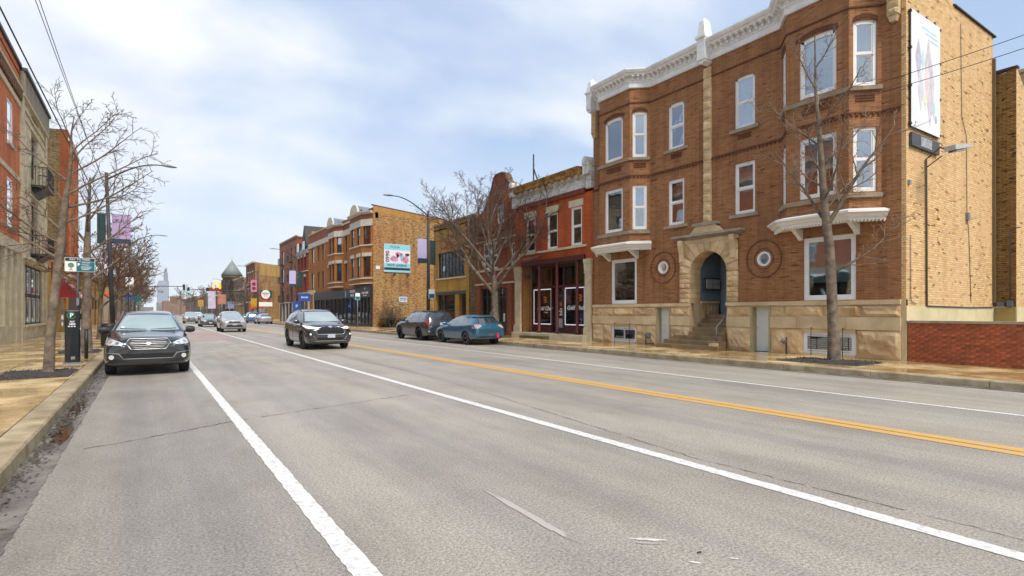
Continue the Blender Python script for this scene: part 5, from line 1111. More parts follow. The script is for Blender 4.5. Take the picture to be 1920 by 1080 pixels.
MB().face([(18.3, oa - .012, 11.3), (27.5, oa - .012, 10.4), (31, oa - .012, 10.05), (31, oa - .012, 10.7), (23.5, oa - .012, 11.45), (18.3, oa - .012, 11.93)]).build('parapet_course', mbrick('newer_tan_brick', srgb('#cf9a58', .78), srgb('#c08a48', .75), srgb('#b08a58', .7), bw=.26, bh=.09), parent=ob)
MB().prism([(18.1, oa - .06, 11.95), (18.1, oa + .35, 11.95), (18.1, oa + .15, 12.05)], [(31, oa - .06, 10.72), (31, oa + .35, 10.72), (31, oa + .15, 10.80)]).build('coping', mplain('clay_coping', (0, 0, 0, 1)), parent=ob)
MB().box(W0, FRR + .2, FRR + 13, oa + .3, oe, 10.2, 10.3).build('roof', mplain('roof_felt', (0, 0, 0, 1)), parent=ob)
FS = FrX(18.05, -1); BLK = mplain('black_fascia', (.022, .022, .024, 1), .45, var=.15)
MB().box(FS, 52.0, 73.7, -.3, .06, 3.1, 4.05).build('fascia', BLK, parent=ob)
MB().box(FS, 52.0, 54.9, .062, .12, 3.05, 4.2).build('sign_panel', BLK, parent=ob)
txtX(ob, 'WICKER PARK\nDENTAL', .22, 53.45, 3.42, 17.925) if False else None
txtX(ob, 'BARBER STUDIO', .26, 53.45, 3.50, 17.925, bold=.006); txtX(ob, 'HAIR + SHAVE', .16, 53.45, 3.24, 17.925)
MB().lathe((17.93, 53.45, 3.9), [(.12, -.006), (.12, .004), (.09, .006), (.085, -.004)], 14, 'x').build('round_logo', WHD, parent=ob)
txtX(ob, 'MODERN', .42, 57.6, 3.75, 17.98, bold=.01); txtX(ob, 'VISION', .36, 57.7, 3.34, 17.98, bold=.01)
MB().pan(FS, [(60.2 + .42 * math.cos(t_ * .42), 3.55 + .42 * math.sin(t_ * .42)) for t_ in range(4, 12)], .062, .068).build('round_logo', mplain('pale_teal', srgb('#7fc4cc', .8), .5), parent=ob)
mb = MB()
for u in (52.1, 53.0, 54.0, 55.0, 56.6, 58.2, 60, 61.4, 63.0, 64.5, 66.2, 68.2, 70.4, 72, 73.5): mb.box(FS, u - .08, u + .08, -.12, .04, .15, 3.1)
mb.box(FS, 52, 73.6, -.12, .03, .15, .45); mb.build('shop_front', BLK, parent=ob)
for k, (a, b) in enumerate(((52.2, 52.9), (53.1, 53.9), (54.1, 54.9), (55.1, 56.5), (56.7, 58.1), (58.3, 59.9), (60.1, 61.3), (61.5, 62.9), (63.1, 64.4), (64.6, 66.1), (66.3, 68.1), (68.3, 70.3), (70.5, 71.9), (72.1, 73.4))):
    MB().box(FS, a, b, -.06, -.05, .46, 3.09).build('shop_window', GLASS_SHOP, parent=ob)
    if k % 3 == 1: MB().box(FS, a + .15, b - .15, -.5, -.45, .6, 2.6).build('shop_display', mplain('pale_display', (.35, .33, .32, 1), .8, var=.5, scale=5), parent=ob)
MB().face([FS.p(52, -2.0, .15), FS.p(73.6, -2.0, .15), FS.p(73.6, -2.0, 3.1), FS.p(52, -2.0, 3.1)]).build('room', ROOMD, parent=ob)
MB().box(F, 73.8, 77.3, -.1, .12, 3.9, 4.5).box(F, 73.9, 74.4, .0, .15, .15, 3.9).box(F, 76.8, 77.3, .0, .15, .15, 3.9).build('stone_porch', CLST, parent=ob)
ws = thing('mural_sign', 'square turquoise and pink printed sign on the mottled brick side wall', 'sign', (20.6, oa - .08, 6.9)); SO = FrY(oa, -1)
MB().box(SO, 19.25, 21.98, .04, .10, 5.52, 8.28).build('board', mplain('sign_white_pink', srgb('#e8dfe6', .9), .5, var=.06), parent=ws)
TQ = mplain('sign_turquoise', srgb('#8fd6e2', .85), .5, var=.05)
for c, d in ((7.72, 8.26), (5.98, 6.42), (5.54, 5.72)): MB().box(SO, 19.27, 21.96, .101, .106, c, d).build('band', TQ, parent=ws)
MB().box(SO, 19.27, 21.96, .101, .106, 5.73, 5.97).build('band', mplain('sign_navy', srgb('#1f3648', .7), .5), parent=ws)
PK = mplain('sign_pink', srgb('#dba7ba', .85), .6, var=.25, scale=3, varcol=srgb('#a86a80', .8)); DK_ = mplain('sign_dark_figure', srgb('#5a4650', .7), .6, var=.3)
r = random.Random(3)
for u, z, w, h, m_ in ((20.3, 6.85, .9, .6, PK), (20.75, 7.3, .7, .5, PK), (21.5, 6.8, .6, .8, PK), (20.65, 7.15, .25, .45, DK_), (21.65, 7.3, .5, .35, DK_), (21.1, 7.0, .4, .9, mplain('sign_grey_blue', srgb('#b9c3d6', .85), .6, var=.2))):
    MB().pan(SO, [(u + w / 2 * math.cos(t_) * r.uniform(.8, 1.1), z + h / 2 * math.sin(t_) * r.uniform(.8, 1.1)) for t_ in [k * .628 for k in range(10)]], .101, .107).build('printed_shape', m_, parent=ws)
def txtY(par, body, size, u, z, y, mat=WHD, name='lettering', **k): return text_mesh(body, size, mat, (u, y, z), (1, 0, 0), par, name, **k)
DKD = mplain('dark_decal', (.03, .04, .05, 1), .5)
txtY(ws, 'YOGA', .36, 20.35, 8.0, oa - .108, DKD); txtY(ws, 'NOW LEASING', .30, 20.6, 6.2, oa - .108, DKD, bold=.008)
text_mesh('0990', .55, DKD, (19.62, oa - .108, 7.05), (0, 0, 1), ws, 'lettering', zdir=(-1, 0, 0), bold=.01)
lm = MB()
for u in (20.1, 21.5): lm.tube([SO.p(u, .02, 5.0), SO.p(u, .5, 5.05), SO.p(u - .05, .62, 5.2)], .03, 5); lm.box(SO, u - .12, u + .08, .5, .75, 5.15, 5.3)
lm.build('sign_lamps', BLACKM, parent=ws)
for (u, z, w, h, lab, tx) in ((18.65, 5.92, .42, .32, 'small blank white plate high on the mottled side wall', None), (21.25, 2.85, .85, .55, 'small white and blue shop sign low on the mottled side wall', 'PARKING')):
    q = thing('wall_sign', lab, 'sign', SO.p(u, .05, z)); MB().box(SO, u - w / 2, u + w / 2, .01, .05, z - h / 2, z + h / 2).build('plate', mplain('plate_white', (.75, .76, .78, 1), .5), parent=q)
    if tx: MB().box(SO, u - w / 2 + .05, u + w / 2 - .05, .051, .054, z - .02, z + .2).build('blue_patch', mplain('pale_blue_print', srgb('#7fa8e0', .9), .5), parent=q); txtY(q, tx, .15, u, z - .12, oa - .056, mplain('blue_decal', srgb('#1f4a9a', .8), .5))

# --- red house with the pointed roof, then the pinkish block
rp = thing('peaked_building', 'narrow red brick house with a steep pointed roof and white window heads', 'building', (FRR, 81, .15))
MB().wall(F, 77.42, 84.4, .15, 9.7, [(79, 79.9, 7.5, 9.3), (80.9, 81.8, 7.5, 9.3), (82.8, 83.6, 7.5, 9.3), (79, 79.9, 4.6, 6.5), (80.9, 81.8, 4.6, 6.5), (82.8, 83.6, 4.6, 6.5), (78.5, 83.6, .3, 3.0)], depth=.2).build('front_wall', mbrick('crimson_brick', srgb('#b85038', .72), srgb('#a4442e', .7), srgb('#94503c', .62)), parent=rp)
for z0, z1 in ((7.5, 9.3), (4.6, 6.5)):
    for a in (79, 80.9, 82.8): window(rp, F, a, a + .85, z0, z1, style='single', mat=FRD, n=-.1, fw=.06, lintel=(.1, .06, .35, PALE), curtain=False)
MB().box(F, 78.5, 83.6, -.3, -.1, .3, 3.0).build('shop_front', FRD, parent=rp)
for z in (7.2, 4.2, 9.7): MB().box(F, 77.42, 84.4, -.1, .14, z, z + .12).build('white_band', PALE, parent=rp)
MB().prism([(18.0, 77.5, 9.83), (18.0, 84.4, 9.83), (18.9, 84.0, 12.0), (18.9, 77.9, 12.0)], [(26, 77.5, 9.83), (26, 84.4, 9.83), (25.5, 84.0, 12.0), (25.5, 77.9, 12.0)]).build('mansard_roof', SLATE, parent=rp)
MB().prism([(18.1, 78.0, 10.6), (18.1, 81.2, 10.6), (18.1, 79.6, 13.6)], [(24, 78.0, 10.6), (24, 81.2, 10.6), (24, 79.6, 13.6)]).build('peak', mplain('peak_shingle', srgb('#5f5a58', .6), .8, var=.2), parent=rp)
MB().box(W0, 18.6, 26, 77.45, 77.9, 9.8, 12.6).build('chimney_wall', B_OCH, parent=rp)
for a in (79.2, 82.6): window(rp, FrX(18.02, -1), a, a + 1.0, 10.2, 11.4, style='single', mat=WHITE, n=.0, fw=.1, curtain=False)
shell(rp, FRR, 30, 77.43, 84.4, 9.8, B_RED)
pb = thing('balcony_block', 'pinkish brick flats with small dark balconies at the far street corner', 'building', (FRR, 90.5, .15))
wns = [(87.2, 88.6, 1), (90.2, 90.9, 0), (91.6, 92.2, 0), (93.6, 95.4, 1), (85.2, 85.9, 0)]
MB().wall(F, 84.42, 97.0, .15, 12.75, [(a, b, z0 + (.0 if k else .5), z0 + 2.15) for a, b, k in wns for z0 in (3.3, 6.3, 9.2)] + [(85.5, 96, .3, 2.9)], depth=.25).build('front_wall', B_PINK, parent=pb)
for a, b, k in wns:
    for z0 in (3.3, 6.3, 9.2):
        window(pb, F, a, b, z0 + (.0 if k else .5), z0 + 2.15, style='single', mat=FRD, n=-.1, fw=.06, curtain=False, blind=.3 if a > 90 else 0)
        if k:
            mb = MB().box(F, a - .1, b + .1, .0, .55, z0 - .1, z0)
            for q in range(9): u = a - .1 + (b - a + .2) * q / 8; mb.box(F, u - .015, u + .015, .52, .55, z0, z0 + .95)
            for q in range(4): n_ = .13 * q; mb.box(F, a - .1, a - .07, n_, n_ + .03, z0, z0 + .95)
            mb.box(F, a - .1, b + .1, .51, .56, z0 + .93, z0 + .98).box(F, a - .1, a - .06, .0, .55, z0 + .93, z0 + .98); mb.build('balcony', DARKM, parent=pb)
MB().box(F, 84.42, 97.0, -.2, .1, 12.75, 12.9).box(F, 84.42, 97, -.02, .08, 3.0, 3.15).build('stone_band', PALE, parent=pb)
for u in (84.5, 87, 89.5, 92, 94.5, 96.5): MB().box(F, u, u + .5, -.1, .06, .15, 3.0).build('stone_pier', PALE, parent=pb)
MB().box(F, 85, 96.5, -.4, -.15, .15, 2.95).build('shop_front', FRD, parent=pb)
shell(pb, FRR, 30, 84.43, 97.0, 12.7, B_DRED)

# --- beyond the side street, right
cb = thing('far_corner_building', 'yellow brown brick corner building with orange corner beyond the side street', 'building', (FRR, 127, .15))
MB().wall(F, 122, 134, .15, 11.7, [(a, a + 1, z, z + 1.9) for a in (124, 127, 130) for z in (4.6, 8)], depth=.2).build('front_wall', mbrick('dull_red_brick', srgb('#a05a3c', .7), srgb('#8e4c30', .65), srgb('#8a6a55', .6)), parent=cb)
for a in (124, 127, 130):
    for z in (4.6, 8): window(cb, F, a, a + 1, z, z + 1.9, style='single', n=-.1, fw=.1, curtain=False, lintel=(.15, .1, .3, PALE), sill=(.15, .1, .15, PALE))
MB().face([(18.2, 122, .15), (44, 122, .15), (44, 122, 9.4), (20, 122, 11.6), (18.2, 122, 11.8)]).build('side_wall', mbrick('old_tan_brick', srgb('#b38d5c', .72), srgb('#9a7548', .68), srgb('#94795a', .6), bw=.4, bh=.14, stain=.5, stcol=srgb('#8a6040', .6), sscale=.1), parent=cb)
MB().face([(19.2, 121.98, 9.2), (44, 121.98, 7.6), (44, 121.98, 9.4), (20, 121.98, 11.6), (19.2, 121.98, 11.7)]).build('parapet_course', mbrick('gold_tan_brick', srgb('#cba565', .78), srgb('#bb9454', .72), srgb('#a08a60', .6)), parent=cb)
MB().box(F, 122, 134, -.2, .3, 11.7, 12.0).box(F, 122, 134, -.1, .25, 3.6, 3.9).box(F, 122, 134, -.1, .12, 7.4, 7.6).build('stone_band', PALE, parent=cb)
MB().box(F, 122.5, 133.5, -.1, .05, .3, 3.3).build('shop_front', FRD, parent=cb)
tb = thing('turret_building', 'far cream building with a round corner turret and pointed grey roof', 'building', (FRR, 155, .15))
MB().box(F, 138, 168, -14, 0, .15, 9.6).build('wall', mplain('weathered_cream_wall', srgb('#b5a27a', .72), .85, var=.2, scale=.3), parent=tb)
MB().lathe((18.2, 158, .15), [(2.2, 0), (2.2, 10.2), (2.45, 10.3), (2.45, 10.8), (2.2, 10.9)], 10).build('turret', mplain('turret_stone', srgb('#8d7a62', .7), .85, var=.25, scale=.6), parent=tb)
MB().lathe((18.2, 158, .15), [(2.6, 10.9), (1.3, 12.9), (.05, 14.8), (.03, 15.8)], 10).build('turret_roof', mplain('aged_tin_roof', srgb('#93a09c', .7), .6, var=.1), parent=tb)
for z in (4.2, 7.4):
    for k in range(7): MB().box(F, 139.5 + k * 2.4, 140.7 + k * 2.4, .0, .06, z, z + 1.8).build('window', FRD, parent=tb)
for z in (3.4, 6.8, 9.6): MB().box(F, 137.9, 156, -.1, .15, z, z + .25).build('stone_band', PALE, parent=tb)
for k in range(5):
    a = math.pi + (k - 2) * .55
    for z in (5, 8.2): MB().tube([(18.2 + 2.22 * math.cos(a), 158 + 2.22 * math.sin(a), z), (18.2 + 2.22 * math.cos(a), 158 + 2.22 * math.sin(a), z + 1.6)], .35, 4, smooth=False).build('window', FRD, parent=tb)

# ------------------------------------------------------------------ left side of the street
FLF = FrX(FL, 1)
lr = thing('apartment_building', 'bright orange-red brick flats at the left edge with white windows and stone bands', 'building', (FL, 29, .15))
wy = [(33.5, 34.85), (29.6, 30.95), (25.7, 27.0), (21.9, 23.2)]
MB().wall(FLF, 18, 36.4, 4.6, 13.75, [(a, b, 9.35, 11.4) for a, b in wy] + [(a, b, 5.45, 7.8) for a, b in wy], depth=.14).build('front_wall', B_BRIGHT, parent=lr)
for a, b in wy:
    window(lr, FLF, a, b, 9.35, 11.4, fw=.12, n=-.03, blind=.95, sill=(.08, .1, .12, PALE)); window(lr, FLF, a, b, 5.45, 7.8, fw=.12, n=-.03, blind=.95, sill=(.08, .1, .12, PALE))
for z0, z1, o_ in ((7.98, 8.2, .06), (11.72, 11.98, .07), (4.45, 4.95, .10)): MB().box(FLF, 18, 36.38, -.02, o_, z0, z1).build('stone_band', CLST, parent=lr)
mb = MB(); u = 18.1
while u < 36.2: mb.pan(FLF, [(u, 12.2), (u + .14, 12.05), (u + .28, 12.2), (u + .28, 12.55), (u, 12.55)], .0, .12); u += .42
mb.build('corbel_table', mplain('corbel_tan', srgb('#a8764c', .65), .85, var=.3, scale=6), parent=lr, kind='stuff')
MB().box(FLF, 18, 36.38, -.02, .14, 12.6, 12.72).build('stone_band', CLST, parent=lr); MB().box(FLF, 18, 36.4, -.3, .10, 13.75, 13.9).build('coping', FRD, parent=lr)
for a, b in ((35.4, 36.35), (34.0, 34.55), (32.64, 33.2), (29.3, 29.9), (26, 26.6), (22.5, 23.1), (19, 19.6)): MB().box(FLF, a, b, -.3, .06, .15, 4.45).build('stone_pier', CLST, parent=lr)
MB().box(FLF, 18, 33.9, -.2, .10, .15, .95).build('stone_base', CLST, parent=lr)
mb = MB()
for u in (35.38, 34.6, 33.95, 33.25, 32.6, 31.0, 29.95, 28, 26.65): mb.box(FLF, u - .05, u + .05, -.25, -.12, .15 if u > 34.5 else .95, 4.45)
mb.box(FLF, 18, 34, -.24, -.13, 3.3, 3.38); mb.build('shop_front', FRD, parent=lr)
for a, b in ((34.6, 35.4), (33.2, 34.0), (29.9, 32.64), (26.6, 29.3), (23.1, 26)): MB().box(FLF, a, b, -.2, -.19, .2 if a > 34.5 else .95, 4.4).build('shop_window', GLASS_SHOP, parent=lr)
MB().face([FLF.p(18, -1.6, .15), FLF.p(36.3, -1.6, .15), FLF.p(36.3, -1.6, 4.45), FLF.p(18, -1.6, 4.45)]).build('room', ROOMD, parent=lr)
shell(lr, -18, FL, 18, 36.4, 13.7, B_YEL_D, sides='ny py')
ls = thing('stone_building', 'grey limestone flats on the left with iron balconies and black framed shop windows', 'building', (FL, 40.5, .15))
SBL = mplain('greystone', srgb('#e2d2ae', 1.0), .85, var=.2, scale=1.3, bump=.4, bscale=12, varcol=srgb('#b8a684', .9))
MB().wall(FLF, 36.42, 44.6, .15, 12.5, [(39.7, 41.6, 8.95, 11.4), (39.7, 41.6, 5.2, 7.8), (37.5, 43.6, .86, 4.1)], depth=.3).build('front_wall', SBL, parent=ls)
mb = MB(); r = random.Random(6)
for z in [5.0 + k * .42 for k in range(18)]:   # coursed ashlar joints
    mb.box(FLF, 37.0, 39.55, .0, .028, z, z + .40); mb.box(FLF, 41.75, 44.1, .0, .028, z, z + .40)
mb.build('ashlar_course', SBL, parent=ls, kind='stuff')
for a, b in ((36.45, 37.0), (44.1, 44.58)): MB().box(FLF, a, b, -.1, .12, .15, 12.5).build('stone_pier', CLST, parent=ls)
for z0, z1, o_ in ((4.15, 4.28, .14), (4.28, 4.45, .24), (12.4, 12.5, .2), (11.9, 12.0, .1), (.78, .88, .14), (11.45, 11.6, .08), (7.85, 7.98, .08)): MB().box(FLF, 36.42, 44.6, -.02, o_, z0, z1).build('stone_band', CLST, parent=ls)
RIB = mplain('ribbed_metal', srgb('#b5a78c', .75), .6, var=.1); mb = MB().box(FLF, 36.42, 44.6, -.3, .15, 12.5, 13.62); u = 36.5
while u < 44.5: mb.box(FLF, u, u + .18, .15, .2, 12.52, 13.6); u += .4
mb.build('ribbed_crown', RIB, parent=ls); MB().box(FLF, 36.4, 44.65, -.3, .3, 13.62, 13.78).build('coping', FRD, parent=ls)
for c, d in ((8.95, 11.4), (5.2, 7.8)):
    window(ls, FLF, 39.7, 41.6, c, d, mat=FRD, fw=.1, n=-.15, mull=1, curtain=True)
    zb_ = c - .55; mb = MB().box(FLF, 39.4, 41.9, .03, .75, zb_, zb_ + .12).prism([FLF.p(39.6, .03, zb_), FLF.p(39.6, .6, zb_), FLF.p(39.6, .03, zb_ - .45)], [FLF.p(41.7, .03, zb_), FLF.p(41.7, .6, zb_), FLF.p(41.7, .03, zb_ - .45)])
    for q in range(15): u = 39.42 + 2.46 * q / 14; mb.box(FLF, u - .012, u + .012, .71, .735, zb_ + .1, zb_ + 1.1)
    for q in range(5):
        for u in (39.42, 41.88): mb.box(FLF, u - .012, u + .012, .06 + .15 * q, .085 + .15 * q, zb_ + .1, zb_ + 1.1)
    mb.box(FLF, 39.4, 41.9, .70, .75, zb_ + 1.08, zb_ + 1.13).box(FLF, 39.4, 39.44, .03, .75, zb_ + 1.08, zb_ + 1.13).box(FLF, 41.86, 41.9, .03, .75, zb_ + 1.08, zb_ + 1.13); mb.build('balcony', BLACKM, parent=ls)
mb = MB()
for k in range(5): u = 37.5 + 6.1 * k / 4; mb.box(FLF, u - .09, u + .09, -.28, -.1, .88, 4.1)
mb.box(FLF, 37.5, 43.6, -.27, -.11, 2.38, 2.58).box(FLF, 37.5, 43.6, -.27, -.11, .88, 1.0).box(FLF, 37.5, 43.6, -.27, -.11, 3.98, 4.1); mb.build('shop_front', FRD, parent=ls)
for k in range(4):
    a, b = 37.6 + 6.1 * k / 4, 37.4 + 6.1 * (k + 1) / 4
    for c, d in ((1.0, 2.38), (2.58, 3.98)):
        w_ = MB().box(FLF, a, a + .07, -.2, -.12, c, d).box(FLF, b - .07, b, -.2, -.12, c, d).box(FLF, a, b, -.2, -.12, c, c + .07).box(FLF, a, b, -.2, -.12, d - .07, d).build('window', PALE, parent=ls)
        MB().box(FLF, a + .05, b - .05, -.17, -.16, c, d).build('pane', GLASS_SHOP, parent=w_)
        MB().box(FLF, a, b, -.42, -.4, c, d).build('curtain', CURT, parent=w_)
MB().box(FLF, 37.3, 43.8, -.3, .2, .80, .90).build('sill', CLST, parent=ls)
MB().face([FLF.p(37.3, -1.6, .15), FLF.p(43.8, -1.6, .15), FLF.p(43.8, -1.6, 4.2), FLF.p(37.3, -1.6, 4.2)]).build('room', ROOMD, parent=ls)
shell(ls, -18, FL, 36.42, 44.6, 12.6, B_DINGY, sides='py')
aw = thing('shop_building', 'low yellow shopfront with a red awning and red door panel on the left', 'building', (FL, 50.5, .15))
YP = mplain('yellow_paint', srgb('#dba53c', .82), .6, var=.1, scale=1.5)
MB().wall(FLF, 44.62, 56.68, .15, 5.6, [(46.0, 47.2, .15, 2.6), (48.0, 50.5, .8, 2.8), (52.5, 55.5, .5, 2.7)], depth=.2).build('front_wall', YP, parent=aw)
for a, b, c, d in ((46.0, 47.2, .15, 2.6), (48.0, 50.5, .8, 2.8), (52.5, 55.5, .5, 2.7)): 
    MB().box(FLF, a, b, -.1, -.09, c, d).build('shop_window', GLASS_SHOP, parent=aw); MB().box(FLF, a, b, -.5, -.45, c, d).build('room', ROOMD, parent=aw)
REDP = mplain('red_paint', srgb('#b5301f', .75), .5, var=.1); AWR = mplain('red_awning_cloth', srgb('#c43038', .8), .7, var=.08); AWP = mplain('pink_awning_cloth', srgb('#e09aa0', .8), .7, var=.08)
MB().box(FLF, 47.2, 48.2, .01, .08, 1.0, 4.9).build('red_panel', REDP, parent=aw)
def awn(a, b, m, z1=4.3, z0=2.75, o=1.2):
    mb = MB().prism([FLF.p(a, .02, z1), FLF.p(a, o, z0 + .1), FLF.p(a, o, z0 - .15), FLF.p(a, o - .03, z0 - .15), FLF.p(a, .02, z1 - .1)], [FLF.p(b, .02, z1), FLF.p(b, o, z0 + .1), FLF.p(b, o, z0 - .15), FLF.p(b, o - .03, z0 - .15), FLF.p(b, .02, z1 - .1)]); return mb.build('awning', m, parent=aw)
awn(49.0, 50.6, AWR); awn(50.61, 54.0, AWP)
MB().face([FLF.p(48.995, .02, 4.25), FLF.p(48.995, 1.2, 2.62), FLF.p(48.995, .02, 2.62)]).build('awning_side', AWR, parent=aw)
txtX(aw, 'SALON', .30, 51.9, 2.72, FL + 1.21, WHD, left=True)
shell(aw, -18, FL, 44.62, 56.68, 5.5, YP, sides='py')
orr = thing('apartment_building', 'tall orange brick flats with tan brick side wall behind the nearest left tree', 'building', (FL, 60, .15))
MB().wall(FLF, 56.7, 64.2, .15, 16.2, [(a, a + .8, z, z + 2.0) for a in (57.8, 59.8, 61.8) for z in (5.2, 8.6, 12)], depth=.2).build('front_wall', B_BRIGHT, parent=orr)
for a in (57.8, 59.8, 61.8):
    for z in (5.2, 8.6, 12): window(orr, FLF, a, a + .8, z, z + 2.0, style='single', n=-.08, fw=.08, curtain=False)
for a in (57.2, 59.2, 61.2, 63.2): MB().box(FLF, a, a + .22, .0, .10, 4.8, 15.4).build('brick_pilaster', mplain('pale_orange_pier', srgb('#d58a5c', .75), .8, var=.12), parent=orr)
for z in (4.4, 15.4): MB().box(FLF, 56.7, 64.2, -.02, .12, z, z + .25).build('stone_band', PALE, parent=orr)
MB().box(FLF, 57.2, 63.7, -.1, .02, .15, 3.8).build('shop_front', DRP, parent=orr)
MB().face([(-5.85, 56.69, .15), (-18, 56.69, .15), (-18, 56.69, 15.6), (-5.85, 56.69, 16.2)]).build('side_wall', B_DINGY, parent=orr)
MB().face([(FL, 56.69, .15), (-5.85, 56.69, .15), (-5.85, 56.69, 16.25), (FL, 56.69, 16.25)]).build('brick_quoin', mbrick('rust_brick', srgb('#a85a30', .7), srgb('#934a24', .66), srgb('#8a5a3c', .6)), parent=orr)
shell(orr, -18, FL, 56.75, 64.2, 16.0, B_BRIGHT, sides='py')
gm_ = thing('metal_clad_building', 'grey metal clad flats set back behind the low yellow restaurant', 'building', (-7.5, 76, .15)); GF = FrX(-7.5, 1)
MB().wall(GF, 64.3, 88, .15, 12.2, [(a, a + 1.6, z, z + 1.9) for a in (67, 72, 77, 82) for z in (6.5, 9.4)], depth=.2).build('front_wall', mplain('grey_cladding', srgb('#8f9399', .72), .5, var=.1, scale=.8), parent=gm_)
for a in (67, 72, 77, 82):
    for z in (6.5, 9.4): window(gm_, GF, a, a + 1.6, z, z + 1.9, style='single', mat=FRD, n=-.08, fw=.08, curtain=False, blind=.4)
mb = MB()
for k in range(24): mb.box(GF, 64.5 + k, 64.56 + k, .0, .04, .2, 12.2)
mb.build('cladding_seam', mplain('grey_cladding', (0, 0, 0, 1)), parent=gm_, kind='stuff'); shell(gm_, -20, -7.5, 64.3, 88, 12.1, mplain('grey_cladding', (0, 0, 0, 1)), sides='ny py')
lw = thing('restaurant_building', 'low yellow restaurant with dark window band along the left pavement', 'building', (FL, 82, .15))
MB().wall(FLF, 64.25, 99.8, .15, 5.7, [(a, a + 3.6, 1.9, 3.35) for a in (66, 70.5, 75, 79.5, 84, 88.5, 93)], depth=.2).build('front_wall', YP, parent=lw)
for a in (66, 70.5, 75, 79.5, 84, 88.5, 93): window(lw, FLF, a, a + 3.6, 1.9, 3.35, style='single', mat=FRD, n=-.08, fw=.07, mull=2, curtain=False)
for a in (65.3, 74.4, 83.4, 92.4): MB().box(FLF, a, a + .25, .0, .08, .15, 5.0).build('dark_pilaster', FRD, parent=lw)
MB().box(FLF, 64.25, 99.8, -.1, .4, 5.3, 5.75).build('canopy_fascia', mplain('worn_fascia', srgb('#a88a4c', .7), .7, var=.25, scale=2), parent=lw)
shell(lw, -7.4, FL, 64.25, 99.8, 5.6, YP, sides='ny py')
# far blocks on both sides, to the end of the view
specs = [(-1, 114, 132, 6.0, '#a8937a'), (-1, 133, 156, 8.5, '#8a5a48'), (-1, 158, 190, 7.0, '#9b8a78'), (-1, 192, 250, 9.5, '#8f6a58'), (-1, 255, 340, 8.0, '#a79a8a'), (1, 172, 200, 7.0, '#b08a6a'), (1, 203, 238, 6.5, '#a56a50'), (1, 242, 300, 8.0, '#9a8f80'), (1, 305, 380, 9.0, '#8f7565')]
for i, (sg_, y0, y1, h_, c_) in enumerate(specs):
    xf = FL if sg_ < 0 else 19.0; fr = FrX(xf, -sg_)
    nm = {'#a8937a': 'low grey-tan shop row just beyond the side street on the left', '#8a5a48': 'dull red brick block second beyond the side street on the left', '#9b8a78': 'grey flat-roofed block third beyond the side street on the left', '#8f6a58': 'long brown block far along the left of the street', '#a79a8a': 'pale block farthest along the left of the street', '#b08a6a': 'tan block next beyond the turret building', '#a56a50': 'reddish flat block second beyond the turret building', '#9a8f80': 'grey block third beyond the turret building', '#8f7565': 'brown block farthest along the right of the street'}[c_]
    t_ = thing('distant_building', nm, 'building', (xf, (y0 + y1) / 2, .1)); r = random.Random(i)
    MB().box(fr, y0, y1, -14, 0, .05, h_).build('wall', mplain('far_wall_' + c_[1:], srgb(c_, .72), .85, var=.12, scale=.3), parent=t_)
    MB().box(fr, y0, y1, -14, .25, h_, h_ + .3).build('parapet', PALE if i % 2 else DARKM, parent=t_)
    u = y0 + 1
    while u < y1 - 2:
        z = 3.8
        while z < h_ - 2: MB().box(fr, u, u + 1.2, -.1, .04, z, z + 1.7).build('window', FRD, parent=t_); z += 3
        u += 3.2
    MB().box(fr, y0 + .5, y1 - .5, -.1, .05, .3, 2.9).build('shop_front', FRD, parent=t_)
# low roofs filling in behind, and the skyline
rf = thing('distant_building', 'long low rust-red roofed building behind the traffic signals', 'building', (20, 205, 0))
MB().box(W0, 19.8, 46, 201, 202.8, 0, 11.2).build('wall', mplain('rust_wall', srgb('#b06a4a', .7), .85, var=.15, scale=.2), parent=rf)
bd = thing('distant_building', 'white far-off building with a dark roof line left of the turret', 'building', (13, 175, 0))
SKYB = mplain('hazed_skyscraper_glass', (.30, .36, .45, 1), .3, var=.1, scale=.01, metal=.3); SKYD = mplain('skyscraper_dark', (.14, .17, .21, 1), .35, var=.1, scale=.01)  # distance haze is partly put into these pale bluish tower colours
bpy.data.objects.remove(bd)
def sky_tower(nm, lab, X, Y, w, d, h, mat, tiers=((1, 1),)):
    t_ = thing(nm, lab, 'skyscraper', (X, Y, 0)); z = 0
    for k, (f, hh) in enumerate(tiers):
        MB().box(W0, X - w * f / 2, X + w * f / 2, Y - d * f / 2, Y + d * f / 2, z, h * hh).build('tier', mat, parent=t_); z = h * hh + .5
        m = MB()
        for q in range(1, 9): zz = z - h * .04 * q
    return t_
sky_tower('skyscraper', 'tallest dark stepped skyscraper in the haze above the street end', 100, 4200, 32, 40, 287, SKYD, ((1, .72), (.72, .9), (.42, 1)))
sky_tower('skyscraper', 'broad pale glass skyscraper left of the tallest tower', 78, 4000, 56, 50, 196, SKYB, ((1, .93), (.8, 1)))
r = random.Random(10)
for k, (px, hh) in enumerate(((368, 90), (377, 112), (388, 135), (396, 120), (408, 140), (417, 122), (426, 128))):
    X = (px - 276) * 2.76
    sky_tower('skyscraper', 'pale far skyline tower number %s from the left above the rust-red roof' % ['one', 'two', 'three', 'four', 'five', 'six', 'seven'][k], X, 4000 + r.uniform(-80, 80), r.uniform(14, 22), 30, hh, SKYB, ((1, .92), (.6, 1)))

